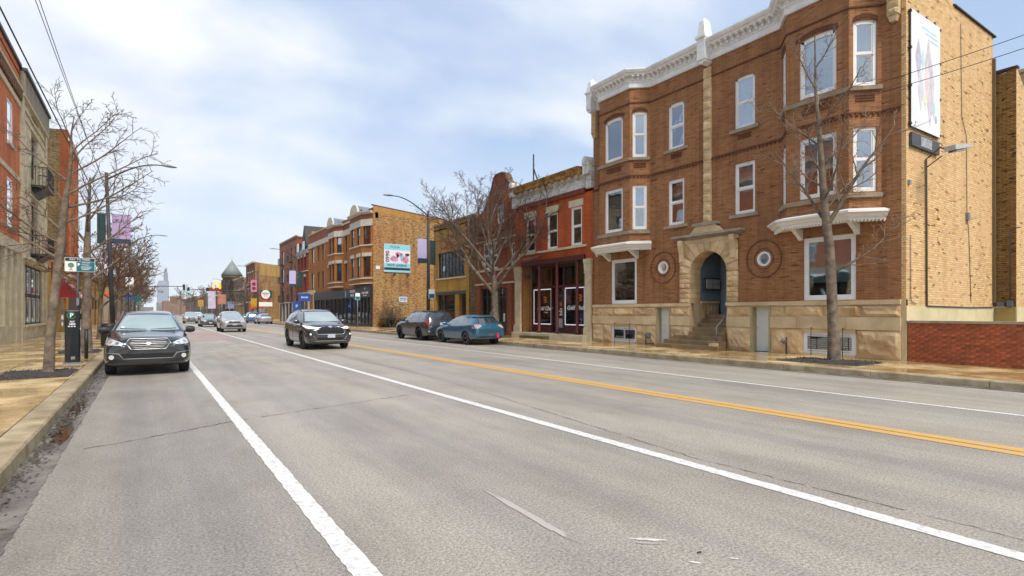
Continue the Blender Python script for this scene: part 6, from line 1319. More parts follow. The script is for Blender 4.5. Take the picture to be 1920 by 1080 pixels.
for k, (x0, x1, y, h_, c_, nm) in enumerate(((-70, -9, 520, 13, '#9a7a6a', 'reddish low block closing the view left of the street end'), (9.5, 34, 470, 10, '#a88a78', 'pale brick block right of the street end'), (36, 90, 560, 15, '#8f8780', 'grey long block far right of the street end'), (-120, -20, 900, 20, '#a09a96', 'hazy wide block beyond the left treetops'), (12, 160, 1000, 17, '#9a938e', 'hazy wide block beyond the right roofs'), (-22, 12, 1500, 14, '#8f8a88', 'faint low mass at the very end of the street'))):
    t_ = thing('distant_building', nm, 'building', ((x0 + x1) / 2, y, 0)); MB().box(W0, x0, x1, y, y + 30, 0, h_).build('wall', mplain('end_wall_' + c_[1:], srgb(c_, .75), .85, var=.2, scale=.08), parent=t_)
    MB().box(W0, x0 + (x1 - x0) * .2, x0 + (x1 - x0) * .45, y + 5, y + 25, h_, h_ * 1.35).build('upper_storey', mplain('end_wall_' + c_[1:], (0, 0, 0, 1)), parent=t_)
# ------------------------------------------------------------------ cars
def mpaintcar(name, col, metal=.0, rough=.28):
    if name in MATS: return MATS[name]
    m, t, b = mat_new(name); setp(b, rough, metal=metal, spec=.5, coat=1.0)
    tcn = nd(t, 'ShaderNodeTexCoord'); n = nd(t, 'ShaderNodeTexNoise'); n.inputs['Scale'].default_value = 3; n.inputs['Detail'].default_value = 6; t.links.new(tcn.outputs['Object'], n.inputs['Vector'])
    sx = nd(t, 'ShaderNodeSeparateXYZ'); t.links.new(tcn.outputs['Object'], sx.inputs[0])
    mr = nd(t, 'ShaderNodeMapRange'); t.links.new(sx.outputs[2], mr.inputs[0]); mr.inputs[1].default_value = .25; mr.inputs[2].default_value = .75; mr.inputs[3].default_value = .55; mr.inputs[4].default_value = 0.04   # road spray on the sills
    ml = nd(t, 'ShaderNodeMath', operation='MULTIPLY'); t.links.new(mr.outputs[0], ml.inputs[0]); t.links.new(n.outputs[0], ml.inputs[1])
    mx_ = nd(t, 'ShaderNodeMix', data_type='RGBA'); t.links.new(ml.outputs[0], mx_.inputs[0]); mx_.inputs[6].default_value = col; mx_.inputs[7].default_value = (.16, .145, .12, 1)
    t.links.new(mx_.outputs[2], b.inputs['Base Color']); MATS[name] = m; return m
TYRE = mplain('tyre_rubber', (.022, .021, .02, 1), .85, var=.2, bump=.2)
RIMS = mplain('alloy', (.48, .48, .49, 1), .3, metal=.9, var=.05); RIMD = mplain('dark_alloy', (.10, .10, .105, 1), .35, metal=.8, var=.1)
PLAST = mplain('black_plastic', (.022, .022, .023, 1), .55, var=.15); CGL = mplain('car_glass', (.035, .045, .05, 1), .05, metal=0, spec=1.0, var=.2, scale=1.5, coat=1.0)
CGLF = mplain('windscreen_glass', (.32, .40, .405, 1), .05, spec=1.0, var=.10, scale=1.2, coat=1.0)  # pale base colour stands in for sky reflected in the windscreen
HL = mplain('headlamp', (.72, .74, .74, 1), .12, spec=.9, coat=1.0, var=.25, scale=14); TL = mplain('tail_lamp_red', (.22, .01, .012, 1), .15, coat=1.0, var=.2); TLP = mplain('tail_lamp_clear', (.5, .38, .38, 1), .12, coat=1.0, var=.2, scale=20)
PLATE = mplain('number_plate', (.55, .62, .70, 1), .5, var=.25, scale=22); SHADOWGAP = mplain('panel_gap', (.008, .008, .008, 1), .8)
UNDER = mplain('underbody', (.012, .012, .012, 1), .9)
def lerp_tab(tab, d):
    for (a, va), (b, vb) in zip(tab, tab[1:]):
        if d <= b: return va + (vb - va) * (max(a, d) - a) / max(1e-6, b - a)
    return tab[-1][1]
class Car:
    def __init__(s, label, cat, L, W, H, ax, wb, wr, zt, zs, wt, paint, loc, heading, group=None, name='parked_car', rim=RIMS, w_end=(.74, .88), seg=2):
        s.L, s.W, s.H, s.ax, s.wb, s.wr = L, W, H, ax, wb, wr; hw = W / 2
        s.root = thing(name, label, cat, (0, 0, 0), 0, group)
        ds = sorted({0, .05, .16, .38, .7, L - .6, L - .3, L - .12, L - .04, L} | {d for d, _ in zt} | {d for d, _ in wt})
        wtab = [(0, hw * w_end[0]), (.05, hw * w_end[1]), (.16, hw * .945), (.38, hw * .985), (.8, hw), (L - .7, hw), (L - .3, hw * .97), (L - .12, hw * .93), (L - .04, hw * .88), (L, hw * .80)]
        zbt = [(0, .34), (.16, .24), (.5, .20), (L - .6, .21), (L - .15, .28), (L, .38)]
        rows = []
        for d in ds:
            w = lerp_tab(wtab, d); zb = lerp_tab(zbt, d); z_t = lerp_tab(zt, d); z_s = min(lerp_tab(zs, d), z_t - .03); w_t = min(lerp_tab(wt, d), w - .06)
            zm = (zb + z_s) / 2; g = w - .075; k_ = min(1, max(0, (z_t - z_s - .05) / .3)); ro = .05 + .03 * k_
            h = [(0, zb), (w - .14, zb), (w - .02, zb + .09), (w, zm), (w - .015, z_s - .10), (w - .045, z_s - .015), (g - .005, z_s + .012 * k_), (g + (w_t - g) * .5, z_s + (z_t - z_s) * .5), (w_t + .01, z_t - ro), (w_t - .13, z_t - .012), (w_t * .45, z_t), (0, z_t + .008)]
            rows.append([(x, -L / 2 + d, z) for x, z in h] + [(-x, -L / 2 + d, z) for x, z in h[-2:0:-1]])
        n = len(rows[0]); V = [p for r_ in rows for p in r_]; Fc = []
        for i in range(len(rows) - 1):
            for j in range(n): k = (j + 1) % n; Fc.append((i * n + j, i * n + k, (i + 1) * n + k, (i + 1) * n + j))
        m_ = (n + 2) // 2   # caps: bridge right and left halves row by row
        for base, rev in ((0, False), ((len(rows) - 1) * n, True)):
            for j in range(m_ - 1):
                a, b = j, j + 1; c, d_ = (n - b) % n, (n - a) % n
                q = [a, b, c, d_]; q = [x for i_, x in enumerate(q) if x not in q[:i_]]
                q = [base + x for x in q]; Fc.append(tuple(q if rev else q[::-1]))
        me = bpy.data.meshes.new('body'); me.from_pydata(V, [], Fc); me.materials.append(paint); me.materials.append(UNDER)
        bm = bmesh.new(); bm.from_mesh(me); bmesh.ops.recalc_face_normals(bm, faces=bm.faces); bm.to_mesh(me); bm.free()
        me.polygons.foreach_set('use_smooth', [True] * len(me.polygons))
        o = bpy.data.objects.new('body', me); COL.objects.link(o); o.parent = s.root; o['_b'] = (0, 0, 0)
        md = o.modifiers.new('s', 'SUBSURF'); md.levels = seg; md.render_levels = seg
        dg = bpy.context.evaluated_depsgraph_get(); dg.update(); m2 = bpy.data.meshes.new_from_object(o.evaluated_get(dg)); o.modifiers.clear(); o.data = m2
        s.bvh = BVHTree.FromPolygons([v.co for v in m2.vertices], [tuple(p.vertices) for p in m2.polygons]); s.body = o
        # wheel housings cut out of the body
        mb = MB(); s.axles = (-L / 2 + ax, -L / 2 + ax + wb); R_ = wr + .055
        for y in s.axles:
            for sx in (-1, 1):
                x0 = sx * (hw - .34); mb.lathe((min(x0, x0 + sx * .6), y, wr - .005), [(R_, 0), (R_, .6)], 28, 'x')
        cm = mb.mesh('cut', UNDER, uv=False); cm.materials.clear(); cm.materials.append(UNDER); bm = bmesh.new(); bm.from_mesh(cm); bmesh.ops.recalc_face_normals(bm, faces=bm.faces); bm.to_mesh(cm); bm.free()
        cut = bpy.data.objects.new('cut', cm); COL.objects.link(cut); md = o.modifiers.new('b', 'BOOLEAN'); md.object = cut; md.operation = 'DIFFERENCE'; md.solver = 'EXACT'
        try: md.material_mode = 'TRANSFER'
        except Exception: pass
        dg.update(); m3 = bpy.data.meshes.new_from_object(o.evaluated_get(bpy.context.evaluated_depsgraph_get())); o.modifiers.clear(); o.data = m3; bpy.data.objects.remove(cut)
        s.wheels(rim); s.place = (loc, heading)
    def wheels(s, rim):
        r = s.wr; hw = s.W / 2; w = .22
        for i, y in enumerate(s.axles):
            for sx in (-1, 1):
                xo = sx * (hw - .015); sg = -sx
                prof = [(r * .60, 0), (r * .62, .004), (r * .86, -.006), (r * .96, .008), (r, .035), (r, w - .035), (r * .96, w), (r * .6, w)]
                mb = MB().lathe((xo, y, r), [(a, sg * (b + .01)) for a, b in prof], 26, 'x'); wh = mb.build('wheel', TYRE, parent=s.root)
                mb = MB(); R1 = r * .64
                mb.lathe((xo, y, r), [(R1, sg * .010), (R1 * .93, sg * .006), (R1 * .90, sg * .05), (R1 * .90, sg * .14)], 22, 'x')
                for k in range(5):
                    a = 2 * math.pi * k / 5 + .3
                    for da, wd_ in ((-.13, .045), (.13, .045)):
                        a1 = a + da; c0 = Vector((0, math.cos(a), math.sin(a))) * R1 * .16; c1 = Vector((0, math.cos(a1), math.sin(a1))) * R1 * .93; t_ = Vector((0, -math.sin(a1), math.cos(a1))) * R1 * wd_
                        q = [c0 - t_ * .8, c1 - t_, c1 + t_, c0 + t_ * .8]; ctr = Vector((xo, y, r))
                        mb.prism([tuple(ctr + p_ + Vector((sg * .012, 0, 0))) for p_ in q], [tuple(ctr + p_ + Vector((sg * .05, 0, 0))) for p_ in q])
                mb.lathe((xo, y, r), [(R1 * .20, sg * .008), (R1 * .20, sg * .05)], 12, 'x'); mb.build('rim', rim, parent=wh)
                MB().lathe((xo, y, r), [(R1 * .9, sg * .09), (R1 * .9, sg * .11)], 18, 'x').build('brake', UNDER, parent=wh)
    def hit(s, view, a, z, off=.006):
        L = s.L
        if view == 'front': o, d = Vector((a, -L, z)), Vector((0, 1, 0))
        elif view == 'rear': o, d = Vector((a, L, z)), Vector((0, -1, 0))
        elif view == 'left': o, d = Vector((-4, a, z)), Vector((1, 0, 0))
        elif view == 'right': o, d = Vector((4, a, z)), Vector((-1, 0, 0))
        elif view == 'top': o, d = Vector((a, z, 4)), Vector((0, 0, -1))
        h = s.bvh.ray_cast(o, d)
        if h[0] is None: h = s.bvh.find_nearest(o + d * (L / 2 if view in ('front', 'rear') else 3.1))
        n = h[1]; 
        if n.dot(d) > 0: n = -n
        return h[0] + n * off, n
    def patch(s, name, view, lo, up, mat, parent=None, off=.006, n=10, m=4, depth=.02, label=None):
        def rs(pl, k, N):
            ls = [0]
            for p, q in zip(pl, pl[1:]): ls.append(ls[-1] + math.hypot(q[0] - p[0], q[1] - p[1]))
            t = ls[-1] * k / N
            for i in range(len(pl) - 1):
                if t <= ls[i + 1] + 1e-9: f_ = (t - ls[i]) / max(1e-9, ls[i + 1] - ls[i]); return (pl[i][0] + (pl[i + 1][0] - pl[i][0]) * f_, pl[i][1] + (pl[i + 1][1] - pl[i][1]) * f_)
            return pl[-1]
        mb = MB(); g = {}; gi = {}
        for i in range(n + 1):
            p, q = rs(lo, i, n), rs(up, i, n)
            for j in range(m + 1):
                a = p[0] + (q[0] - p[0]) * j / m; z = p[1] + (q[1] - p[1]) * j / m; P_, N_ = s.hit(view, a, z, off); g[i, j] = tuple(P_); gi[i, j] = tuple(P_ - N_ * depth)
        idx = {}
        for i in range(n + 1):
            for j in range(m + 1): idx[i, j] = len(mb.v); mb.v.append(g[i, j])
        for i in range(n):
            for j in range(m): mb.f.append((idx[i, j], idx[i + 1, j], idx[i + 1, j + 1], idx[i, j + 1])); mb.sm.append(True)
        ring = [(i, 0) for i in range(n)] + [(n, j) for j in range(m)] + [(i, m) for i in range(n, 0, -1)] + [(0, j) for j in range(m, 0, -1)]
        for a, b in zip(ring, ring[1:] + ring[:1]): mb.face([g[a], g[b], gi[b], gi[a]])
        return mb.build(name, mat, parent=parent or s.root, label=label)
    def strip(s, name, view, pts, rad, mat, parent=None, off=.002, dens=.08, seg=5):
        P_ = []
        for p, q in zip(pts, pts[1:]):
            k = max(1, int(math.hypot(q[0] - p[0], q[1] - p[1]) / dens))
            for i in range(k): P_.append(s.hit(view, p[0] + (q[0] - p[0]) * i / k, p[1] + (q[1] - p[1]) * i / k, off)[0])
        P_.append(s.hit(view, *pts[-1], off)[0]); return MB().tube(P_, rad, seg).build(name, mat, parent=parent or s.root)
    def both(s, fn, *a, **k):
        for v, sg in (('left', 1), ('right', 1)): fn(a[0], v, *a[1:], **k)
    def mirrorx(s, pl): return [(-a, z) for a, z in pl]
    def finish(s):
        (x, y), h = s.place; s.root.location = (x, y, 0); s.root.rotation_euler = (0, 0, h)
    def disc(s, name, view, a, z, r, mat, off=.01, parent=None):
        P_, N_ = s.hit(view, a, z, off); t = N_.orthogonal().normalized(); b = N_.cross(t); mb = MB()
        mb.prism([tuple(P_ - N_ * .03 + t * r * math.cos(k * .449) + b * r * math.sin(k * .449)) for k in range(14)], [tuple(P_ + t * r * math.cos(k * .449) + b * r * math.sin(k * .449)) for k in range(14)]); return mb.build(name, mat, parent=parent or s.root)
    def slab(s, name, view, a, z, w, h, t, mat, off=.01, parent=None):
        P_, N_ = s.hit(view, a, z, off); N_ = Vector((N_.x, N_.y, 0)).normalized(); u = Vector((-N_.y, N_.x, 0)); Z = Vector((0, 0, 1)); q = [(-w / 2, -h / 2), (w / 2, -h / 2), (w / 2, h / 2), (-w / 2, h / 2)]
        return MB().prism([tuple(P_ + u * a_ + Z * b_) for a_, b_ in q], [tuple(P_ + N_ * t + u * a_ + Z * b_) for a_, b_ in q]).build(name, mat, parent=parent or s.root)
    def mirrors(s, y, z, mat):
        for sx in (-1, 1):
            P_, N_ = s.hit('left' if sx < 0 else 'right', y, z - .06); c = P_ + Vector((sx * .13, -.02, .06)); mb = MB()
            prof = []
            for k in range(7):
                t = k / 6; r_ = (.055, .085, .095, .095, .09, .08, .05)[k]; prof.append((c + Vector((sx * (t - .45) * .23, 0, 0)), r_))
            i0 = len(mb.v)
            for p_, r_ in prof:
                for q in range(10): an = q * .6283; mb.v.append(tuple(p_ + Vector((0, math.cos(an) * r_ * .75, math.sin(an) * r_))))
            for k in range(6):
                for q in range(10): q2 = (q + 1) % 10; mb.f.append((i0 + k * 10 + q, i0 + k * 10 + q2, i0 + (k + 1) * 10 + q2, i0 + (k + 1) * 10 + q)); mb.sm.append(True)
            mb.f.append(tuple(i0 + q for q in range(10))); mb.f.append(tuple(i0 + 60 + q for q in range(9, -1, -1))); mb.sm += [False, False]
            mb.tube([P_ - Vector((sx * .03, 0, 0)), c + Vector((0, 0, -.05))], .022, 5); mb.build('wing_mirror', mat, parent=s.root)
    def rails(s, x, d0, d1, mat=None):
        for sx in (-1, 1):
            pts = []
            for k in range(9):
                d = d0 + (d1 - d0) * k / 8; P_, _ = s.hit('top', sx * x, -s.L / 2 + d, 0); pts.append(P_ + Vector((0, 0, .01 if k in (0, 8) else .05)))
            MB().tube(pts, .018, 6).build('roof_rail', mat or DARKM, parent=s.root)
    def arches(s, mat, t=.045):
        for y in s.axles:
            for v in ('left', 'right'):
                mb = MB(); R0, R1 = s.wr + .045, s.wr + .045 + t; prev = None
                for k in range(19):
                    a = math.pi * (-.06 + 1.12 * k / 18); c = [(y + q * math.cos(a), s.wr + q * math.sin(a)) for q in (R0, R1)]; c = [(a_, max(.21, z_)) for a_, z_ in c]
                    P0, N0 = s.hit(v, *c[0], .010); P1, N1 = s.hit(v, *c[1], .008); sx = -1 if v == 'left' else 1; xx = sx * max(abs(P0.x), abs(P1.x)); P0.x = P1.x = xx
                    cur = [tuple(P0), tuple(P1), tuple(P1 - Vector((sx * .05, 0, 0))), tuple(P0 - Vector((sx * .08, 0, 0)))]
                    if prev:
                        for i in range(4): j = (i + 1) % 4; mb.face([prev[i], prev[j], cur[j], cur[i]], smooth=False)
                    prev = cur
                mb.build('arch_trim', mat, parent=s.root)
def Yf(c, d): return -c.L / 2 + d
def side_glass(c, polys, mat=None, seams=True):
    """polys: list of (lower polyline, upper polyline) in (distance from the front, z)"""
    for v in ('left', 'right'):
        for lo, up in polys: c.patch('side_window', v, [(Yf(c, d), z) for d, z in lo], [(Yf(c, d), z) for d, z in up], mat or CGL, n=8, m=4, off=.004)
def seams(c, lines):
    for v in ('left', 'right'):
        for ln in lines: c.strip('panel_gap', v, [(Yf(c, d), z) for d, z in ln], .005, SHADOWGAP, off=.0)
def handles(c, pts, mat):
    for v in ('left', 'right'):
        for d, z in pts: c.slab('door_handle', v, Yf(c, d), z, .17, .03, .03, mat, off=-.002)
# A: dark blue-black estate parked nose towards us on the left
SATIN = mplain('satin_chrome', (.5, .51, .52, 1), .3, metal=1.0, var=.03)
P_BLK = mpaintcar('blue_black_paint_car', (.007, .009, .014, 1), rough=.18)
L_ = 4.82
A = Car('black estate car with bright slatted grille parked at the left kerb facing the camera', 'car', L_, 1.85, 1.61, .93, 2.745, .345,
        [(0, .74), (.05, .86), (.16, .935), (.45, .985), (.9, 1.03), (1.28, 1.075), (1.32, 1.11), (1.75, 1.345), (2.15, 1.535), (2.5, 1.585), (3.0, 1.605), (3.7, 1.59), (4.15, 1.55), (4.45, 1.36), (4.68, 1.10), (4.78, .95), (L_, .80)],
        [(0, .70), (.3, .80), (1.3, .97), (2.5, .99), (4.3, 1.04), (L_, .85)], [(0, .60), (.5, .70), (1.3, .78), (1.75, .70), (2.15, .615), (3, .62), (4.2, .58), (4.6, .62), (L_, .6)], P_BLK, (.03, 17.15 + 1.48), 0)
A.patch('windscreen', 'front', [(-.78, 1.09), (-.4, 1.085), (0, 1.08), (.4, 1.085), (.78, 1.09)], [(-.60, 1.47), (0, 1.49), (.60, 1.47)], CGLF, n=16, m=8, off=.004)
side_glass(A, [([(1.62, 1.03), (2.55, 1.045)], [(2.2, 1.43), (2.55, 1.47)]), ([(2.62, 1.045), (3.5, 1.06)], [(2.62, 1.475), (3.5, 1.475)]), ([(3.57, 1.065), (4.35, 1.10)], [(3.57, 1.47), (4.12, 1.42)])])
A.patch('rear_window', 'rear', [(-.62, 1.08), (.62, 1.08)], [(-.5, 1.45), (.5, 1.45)], CGL, n=10, m=5)
seams(A, [[(1.38, .97), (1.40, .30)], [(2.585, 1.0), (2.585, .28)], [(3.55, 1.02), (3.45, .62), (3.2, .30)], [(1.3, .80), (3.9, .88)]]); handles(A, [(2.35, .92), (3.32, .95)], P_BLK)
A.arches(PLAST); A.mirrors(Yf(A, 1.62), 1.09, PLAST); A.rails(.60, 2.3, 4.25, GREYM)
hexl = [(-.46, .80), (-.36, .655), (.36, .655), (.46, .80)]; hexu = [(-.46, .80), (-.40, .90), (.40, .90), (.46, .80)]
gr = A.patch('grille', 'front', [(-.45, .79), (-.34, .665), (.34, .665), (.45, .79)], [(-.45, .79), (-.39, .885), (.39, .885), (.45, .79)], PLAST, n=14, m=5, off=.004)
A.strip('grille_surround', 'front', [(-.46, .80), (-.395, .90), (.395, .90), (.46, .80), (.355, .655), (-.355, .655), (-.46, .80)], .010, SATIN, parent=gr, off=.010, dens=.12)
for z, h_ in ((.70, .37), (.74, .40), (.82, .44), (.86, .41)): A.strip('grille_slat', 'front', [(-h_, z), (h_, z)], .0055, SATIN, parent=gr, off=.012)
A.strip('grille_wing', 'front', [(-.44, .78), (-.10, .785), (0, .775), (.10, .785), (.44, .78)], .008, SATIN, parent=gr, off=.014)
A.patch('badge', 'front', [(-.075, .78), (0, .745), (.075, .78)], [(-.075, .78), (0, .82), (.075, .78)], mplain('badge_blue', (.05, .07, .12, 1), .3, coat=1), parent=gr, off=.03, n=8, m=2)
for sg in (1, -1):
    mm = (lambda pl: pl) if sg > 0 else (lambda pl: [(-a, z) for a, z in pl])
    h = A.patch('headlight', 'front', mm([(.52, .765), (.62, .745), (.84, .755), (.885, .80)]), mm([(.50, .80), (.62, .855), (.80, .915), (.875, .93)]), HL, n=10, m=4, off=.006)
    A.strip('lamp_edge', 'front', mm([(.50, .80), (.52, .765), (.62, .745), (.84, .755), (.885, .81)]), .007, PLAST, parent=h, off=.008, dens=.1)
    A.disc('lamp_lens', 'front', sg * .63, .80, .042, CHROME, parent=h, off=.012); A.disc('lamp_lens', 'front', sg * .76, .825, .038, mplain('amber', (.4, .2, .08, 1), .2, coat=1), parent=h, off=.012)
    A.patch('fog_recess', 'front', mm([(.56, .42), (.86, .40)]), mm([(.62, .54), (.87, .56)]), PLAST, n=6, m=3, off=.004)
    A.disc('fog_lamp', 'front', sg * .74, .475, .055, mplain('fog_glass', (.62, .62, .60, 1), .2, coat=1, var=.1), off=.02)
    A.strip('bumper_blade', 'front', mm([(.50, .42), (.60, .55), (.86, .58)]), .011, GREYM, off=.008)
A.patch('lower_intake', 'front', [(-.50, .44), (.50, .44)], [(-.56, .55), (.56, .55)], UNDER, n=10, m=3, off=.004)
A.patch('lower_bumper', 'front', [(-.74, .345), (.74, .345)], [(-.80, .42), (.80, .42)], PLAST, n=12, m=2, off=.012)
A.strip('bumper_lip', 'front', [(-.52, .425), (.52, .425)], .008, GREYM, off=.016)
A.strip('hood_edge', 'front', [(-.84, .935), (-.45, .925), (0, .922), (.45, .925), (.84, .935)], .005, SHADOWGAP, off=.0)
for sg in (-1, 1): A.strip('wiper', 'front', [(sg * .05, 1.10), (sg * .62, 1.125)], .008, PLAST, off=.012)
A.slab('inspection_sticker', 'front', -.56, 1.155, .07, .05, .002, WHD, off=.008)
A.finish()
# B: black SUV driving towards us
P_B2 = mpaintcar('black_paint_car', (.012, .012, .013, 1), rough=.2)
L_ = 4.95
Bc = Car('black SUV with headlights driving towards the camera in the oncoming lane', 'car', L_, 1.93, 1.72, .98, 2.85, .375,
         [(0, .80), (.05, .93), (.16, 1.01), (.45, 1.07), (.9, 1.115), (1.28, 1.15), (1.32, 1.18), (1.75, 1.42), (2.15, 1.63), (2.5, 1.685), (3.0, 1.71), (3.8, 1.70), (4.4, 1.64), (4.68, 1.38), (4.85, 1.10), (L_, .90)],
         [(0, .76), (.3, .88), (1.3, 1.03), (2.5, 1.06), (4.4, 1.14), (L_, .95)], [(0, .62), (.5, .74), (1.3, .82), (1.75, .74), (2.15, .65), (3, .66), (4.4, .62), (4.7, .66), (L_, .64)], P_B2, (6.38, 23.32 + 2.475), 0, name='driving_car', group='oncoming cars in the near lane')
Bc.patch('windscreen', 'front', [(-.82, 1.175), (-.4, 1.165), (0, 1.16), (.4, 1.165), (.82, 1.175)], [(-.64, 1.565), (0, 1.585), (.64, 1.565)], CGLF, n=16, m=8, off=.004)
side_glass(Bc, [([(1.65, 1.10), (2.62, 1.12)], [(2.25, 1.54), (2.62, 1.57)]), ([(2.70, 1.12), (3.6, 1.15)], [(2.70, 1.575), (3.6, 1.57)]), ([(3.67, 1.16), (4.42, 1.24)], [(3.67, 1.565), (4.3, 1.50)])])
Bc.patch('rear_window', 'rear', [(-.6, 1.2), (.6, 1.2)], [(-.5, 1.55), (.5, 1.55)], CGL, n=10, m=5)
seams(Bc, [[(1.40, 1.03), (1.42, .30)], [(2.66, 1.07), (2.66, .28)], [(3.64, 1.1), (3.58, .72), (3.35, .34)], [(1.3, .86), (4.2, .98)]]); handles(Bc, [(2.45, .98), (3.42, 1.02)], CHROME)
Bc.arches(PLAST); Bc.mirrors(Yf(Bc, 1.66), 1.16, P_B2); Bc.rails(.63, 2.35, 4.35, DARKM)
gr = Bc.patch('grille', 'front', [(-.56, .80), (-.50, .66), (.50, .66), (.56, .80)], [(-.56, .80), (-.36, .925), (.36, .925), (.56, .80)], UNDER, n=14, m=5, off=.004)
Bc.strip('grille_surround', 'front', [(-.15, .965), (-.36, .94), (-.50, .90), (-.585, .78), (-.56, .67), (-.50, .645), (.50, .645), (.56, .67), (.585, .78), (.50, .90), (.36, .94), (.15, .965)], .014, CHROME, parent=gr, off=.012, dens=.12)
for k in range(5): Bc.strip('grille_slat', 'front', [(-.50, .69 + k * .045), (.50, .69 + k * .045)], .006, DARKM, parent=gr, off=.008)
Bc.patch('badge', 'front', [(-.10, .955), (0, .90), (.10, .955)], [(-.10, .955), (0, 1.0), (.10, .955)], CHROME, parent=gr, off=.012, n=8, m=2)
for sg in (1, -1):
    mm = (lambda pl: pl) if sg > 0 else (lambda pl: [(-a, z) for a, z in pl])
    Bc.patch('headlight', 'front', mm([(.50, .895), (.70, .875), (.88, .89)]), mm([(.48, .925), (.70, .955), (.90, 1.0)]), mplain('lit_headlamp', (.8, .78, .6, 1), .15, coat=1, emit=(1, .93, .65, 1), es=.55), n=8, m=3)
    Bc.patch('fog_recess', 'front', mm([(.62, .50), (.88, .55)]), mm([(.66, .68), (.90, .70)]), PLAST, n=6, m=3, off=.004); Bc.disc('fog_lamp', 'front', sg * .80, .655, .03, mplain('lit_fog', (.8, .8, .8, 1), .2, emit=(1, .95, .85, 1), es=.8), off=.014)
    Bc.strip('bumper_blade', 'front', mm([(.50, .40), (.60, .46), (.70, .60)]), .010, GREYM, off=.008)
Bc.patch('lower_intake', 'front', [(-.62, .40), (.62, .40)], [(-.52, .52), (.52, .52)], UNDER, n=10, m=3, off=.004)
Bc.strip('bumper_lip', 'front', [(-.66, .37), (.66, .37)], .012, GREYM, off=.01)
Bc.slab('number_plate', 'front', .02, .58, .31, .155, .012, PLATE, off=.02); Bc.strip('hood_edge', 'front', [(-.86, 1.0), (0, .985), (.86, 1.0)], .005, SHADOWGAP, off=0); Bc.finish()
# C: dark grey SUV parked on the right, tail towards us
P_C = mpaintcar('dark_slate_paint_car', (.035, .045, .06, 1), metal=.35, rough=.3)
L_ = 4.78
Cc = Car('dark slate SUV with black wheels parked ahead of the teal hatchback', 'car', L_, 1.92, 1.69, .92, 2.75, .365,
         [(0, .78), (.05, .92), (.16, 1.0), (.45, 1.07), (.9, 1.11), (1.3, 1.14), (1.75, 1.40), (2.1, 1.60), (2.5, 1.66), (3.2, 1.68), (3.9, 1.665), (4.32, 1.61), (4.5, 1.42), (4.66, 1.14), (4.72, 1.0), (L_, .85)],
         [(0, .76), (.3, .88), (1.3, 1.02), (2.5, 1.05), (4.4, 1.09), (L_, .90)], [(0, .62), (.5, .74), (1.3, .80), (1.75, .72), (2.15, .64), (3, .65), (4.3, .62), (4.6, .70), (L_, .70)], P_C, (13.50, 28.4 + (.92 + 2.75 - 2.39) ), math.pi, rim=RIMD, group='cars parked along the right kerb')
side_glass(Cc, [([(1.62, 1.08), (2.5, 1.09)], [(2.18, 1.50), (2.5, 1.54)]), ([(2.58, 1.09), (3.45, 1.12)], [(2.58, 1.545), (3.45, 1.54)]), ([(3.52, 1.13), (4.2, 1.2)], [(3.52, 1.535), (4.08, 1.49)])], mplain('tinted_glass_blue', (.06, .085, .12, 1), .06, spec=1, coat=1, var=.15))
Cc.patch('windscreen', 'front', [(-.8, 1.16), (.8, 1.16)], [(-.6, 1.53), (.6, 1.53)], CGLF, n=12, m=6)
Cc.patch('rear_window', 'rear', [(-.72, 1.16), (0, 1.13), (.72, 1.16)], [(-.60, 1.57), (0, 1.60), (.60, 1.57)], CGL, n=12, m=5, off=.006)
Cc.patch('rear_spoiler', 'rear', [(-.62, 1.575), (.62, 1.575)], [(-.60, 1.625), (.60, 1.625)], PLAST, n=10, m=2, off=.03)
for sg in (1, -1):
    mm = (lambda pl: pl) if sg > 0 else (lambda pl: [(-a, z) for a, z in pl])
    Cc.patch('tail_light', 'rear', mm([(.76, .78), (.90, .78)]), mm([(.74, 1.12), (.86, 1.12)]), TL, n=4, m=6, off=.008); Cc.patch('reflector', 'rear', mm([(.74, .50), (.84, .50)]), mm([(.74, .56), (.84, .56)]), TLP, n=3, m=2, off=.008)
for v in ('left', 'right'): Cc.patch('tail_light', v, [(Yf(Cc, 4.38), .80), (Yf(Cc, 4.62), .78)], [(Yf(Cc, 4.46), 1.10), (Yf(Cc, 4.60), 1.12)], TL, n=4, m=5, off=.006)
Cc.slab('number_plate', 'rear', 0, .92, .31, .155, .01, PLATE, off=.012); Cc.patch('lower_bumper', 'rear', [(-.74, .42), (.74, .42)], [(-.80, .60), (.80, .60)], PLAST, n=10, m=3, off=.008)
Cc.strip('tail_seam', 'rear', [(-.74, 1.1), (-.70, .70), (.70, .70), (.74, 1.1)], .006, SHADOWGAP, off=0)
seams(Cc, [[(1.36, 1.0), (1.38, .30)], [(2.54, 1.05), (2.54, .28)], [(3.49, 1.06), (3.42, .70), (3.2, .32)], [(1.3, .88), (4.1, .95)]]); handles(Cc, [(2.32, .97), (3.26, 1.0)], P_C); Cc.arches(PLAST, .06); Cc.mirrors(Yf(Cc, 1.66), 1.13, PLAST); Cc.rails(.62, 2.2, 4.1); Cc.finish()
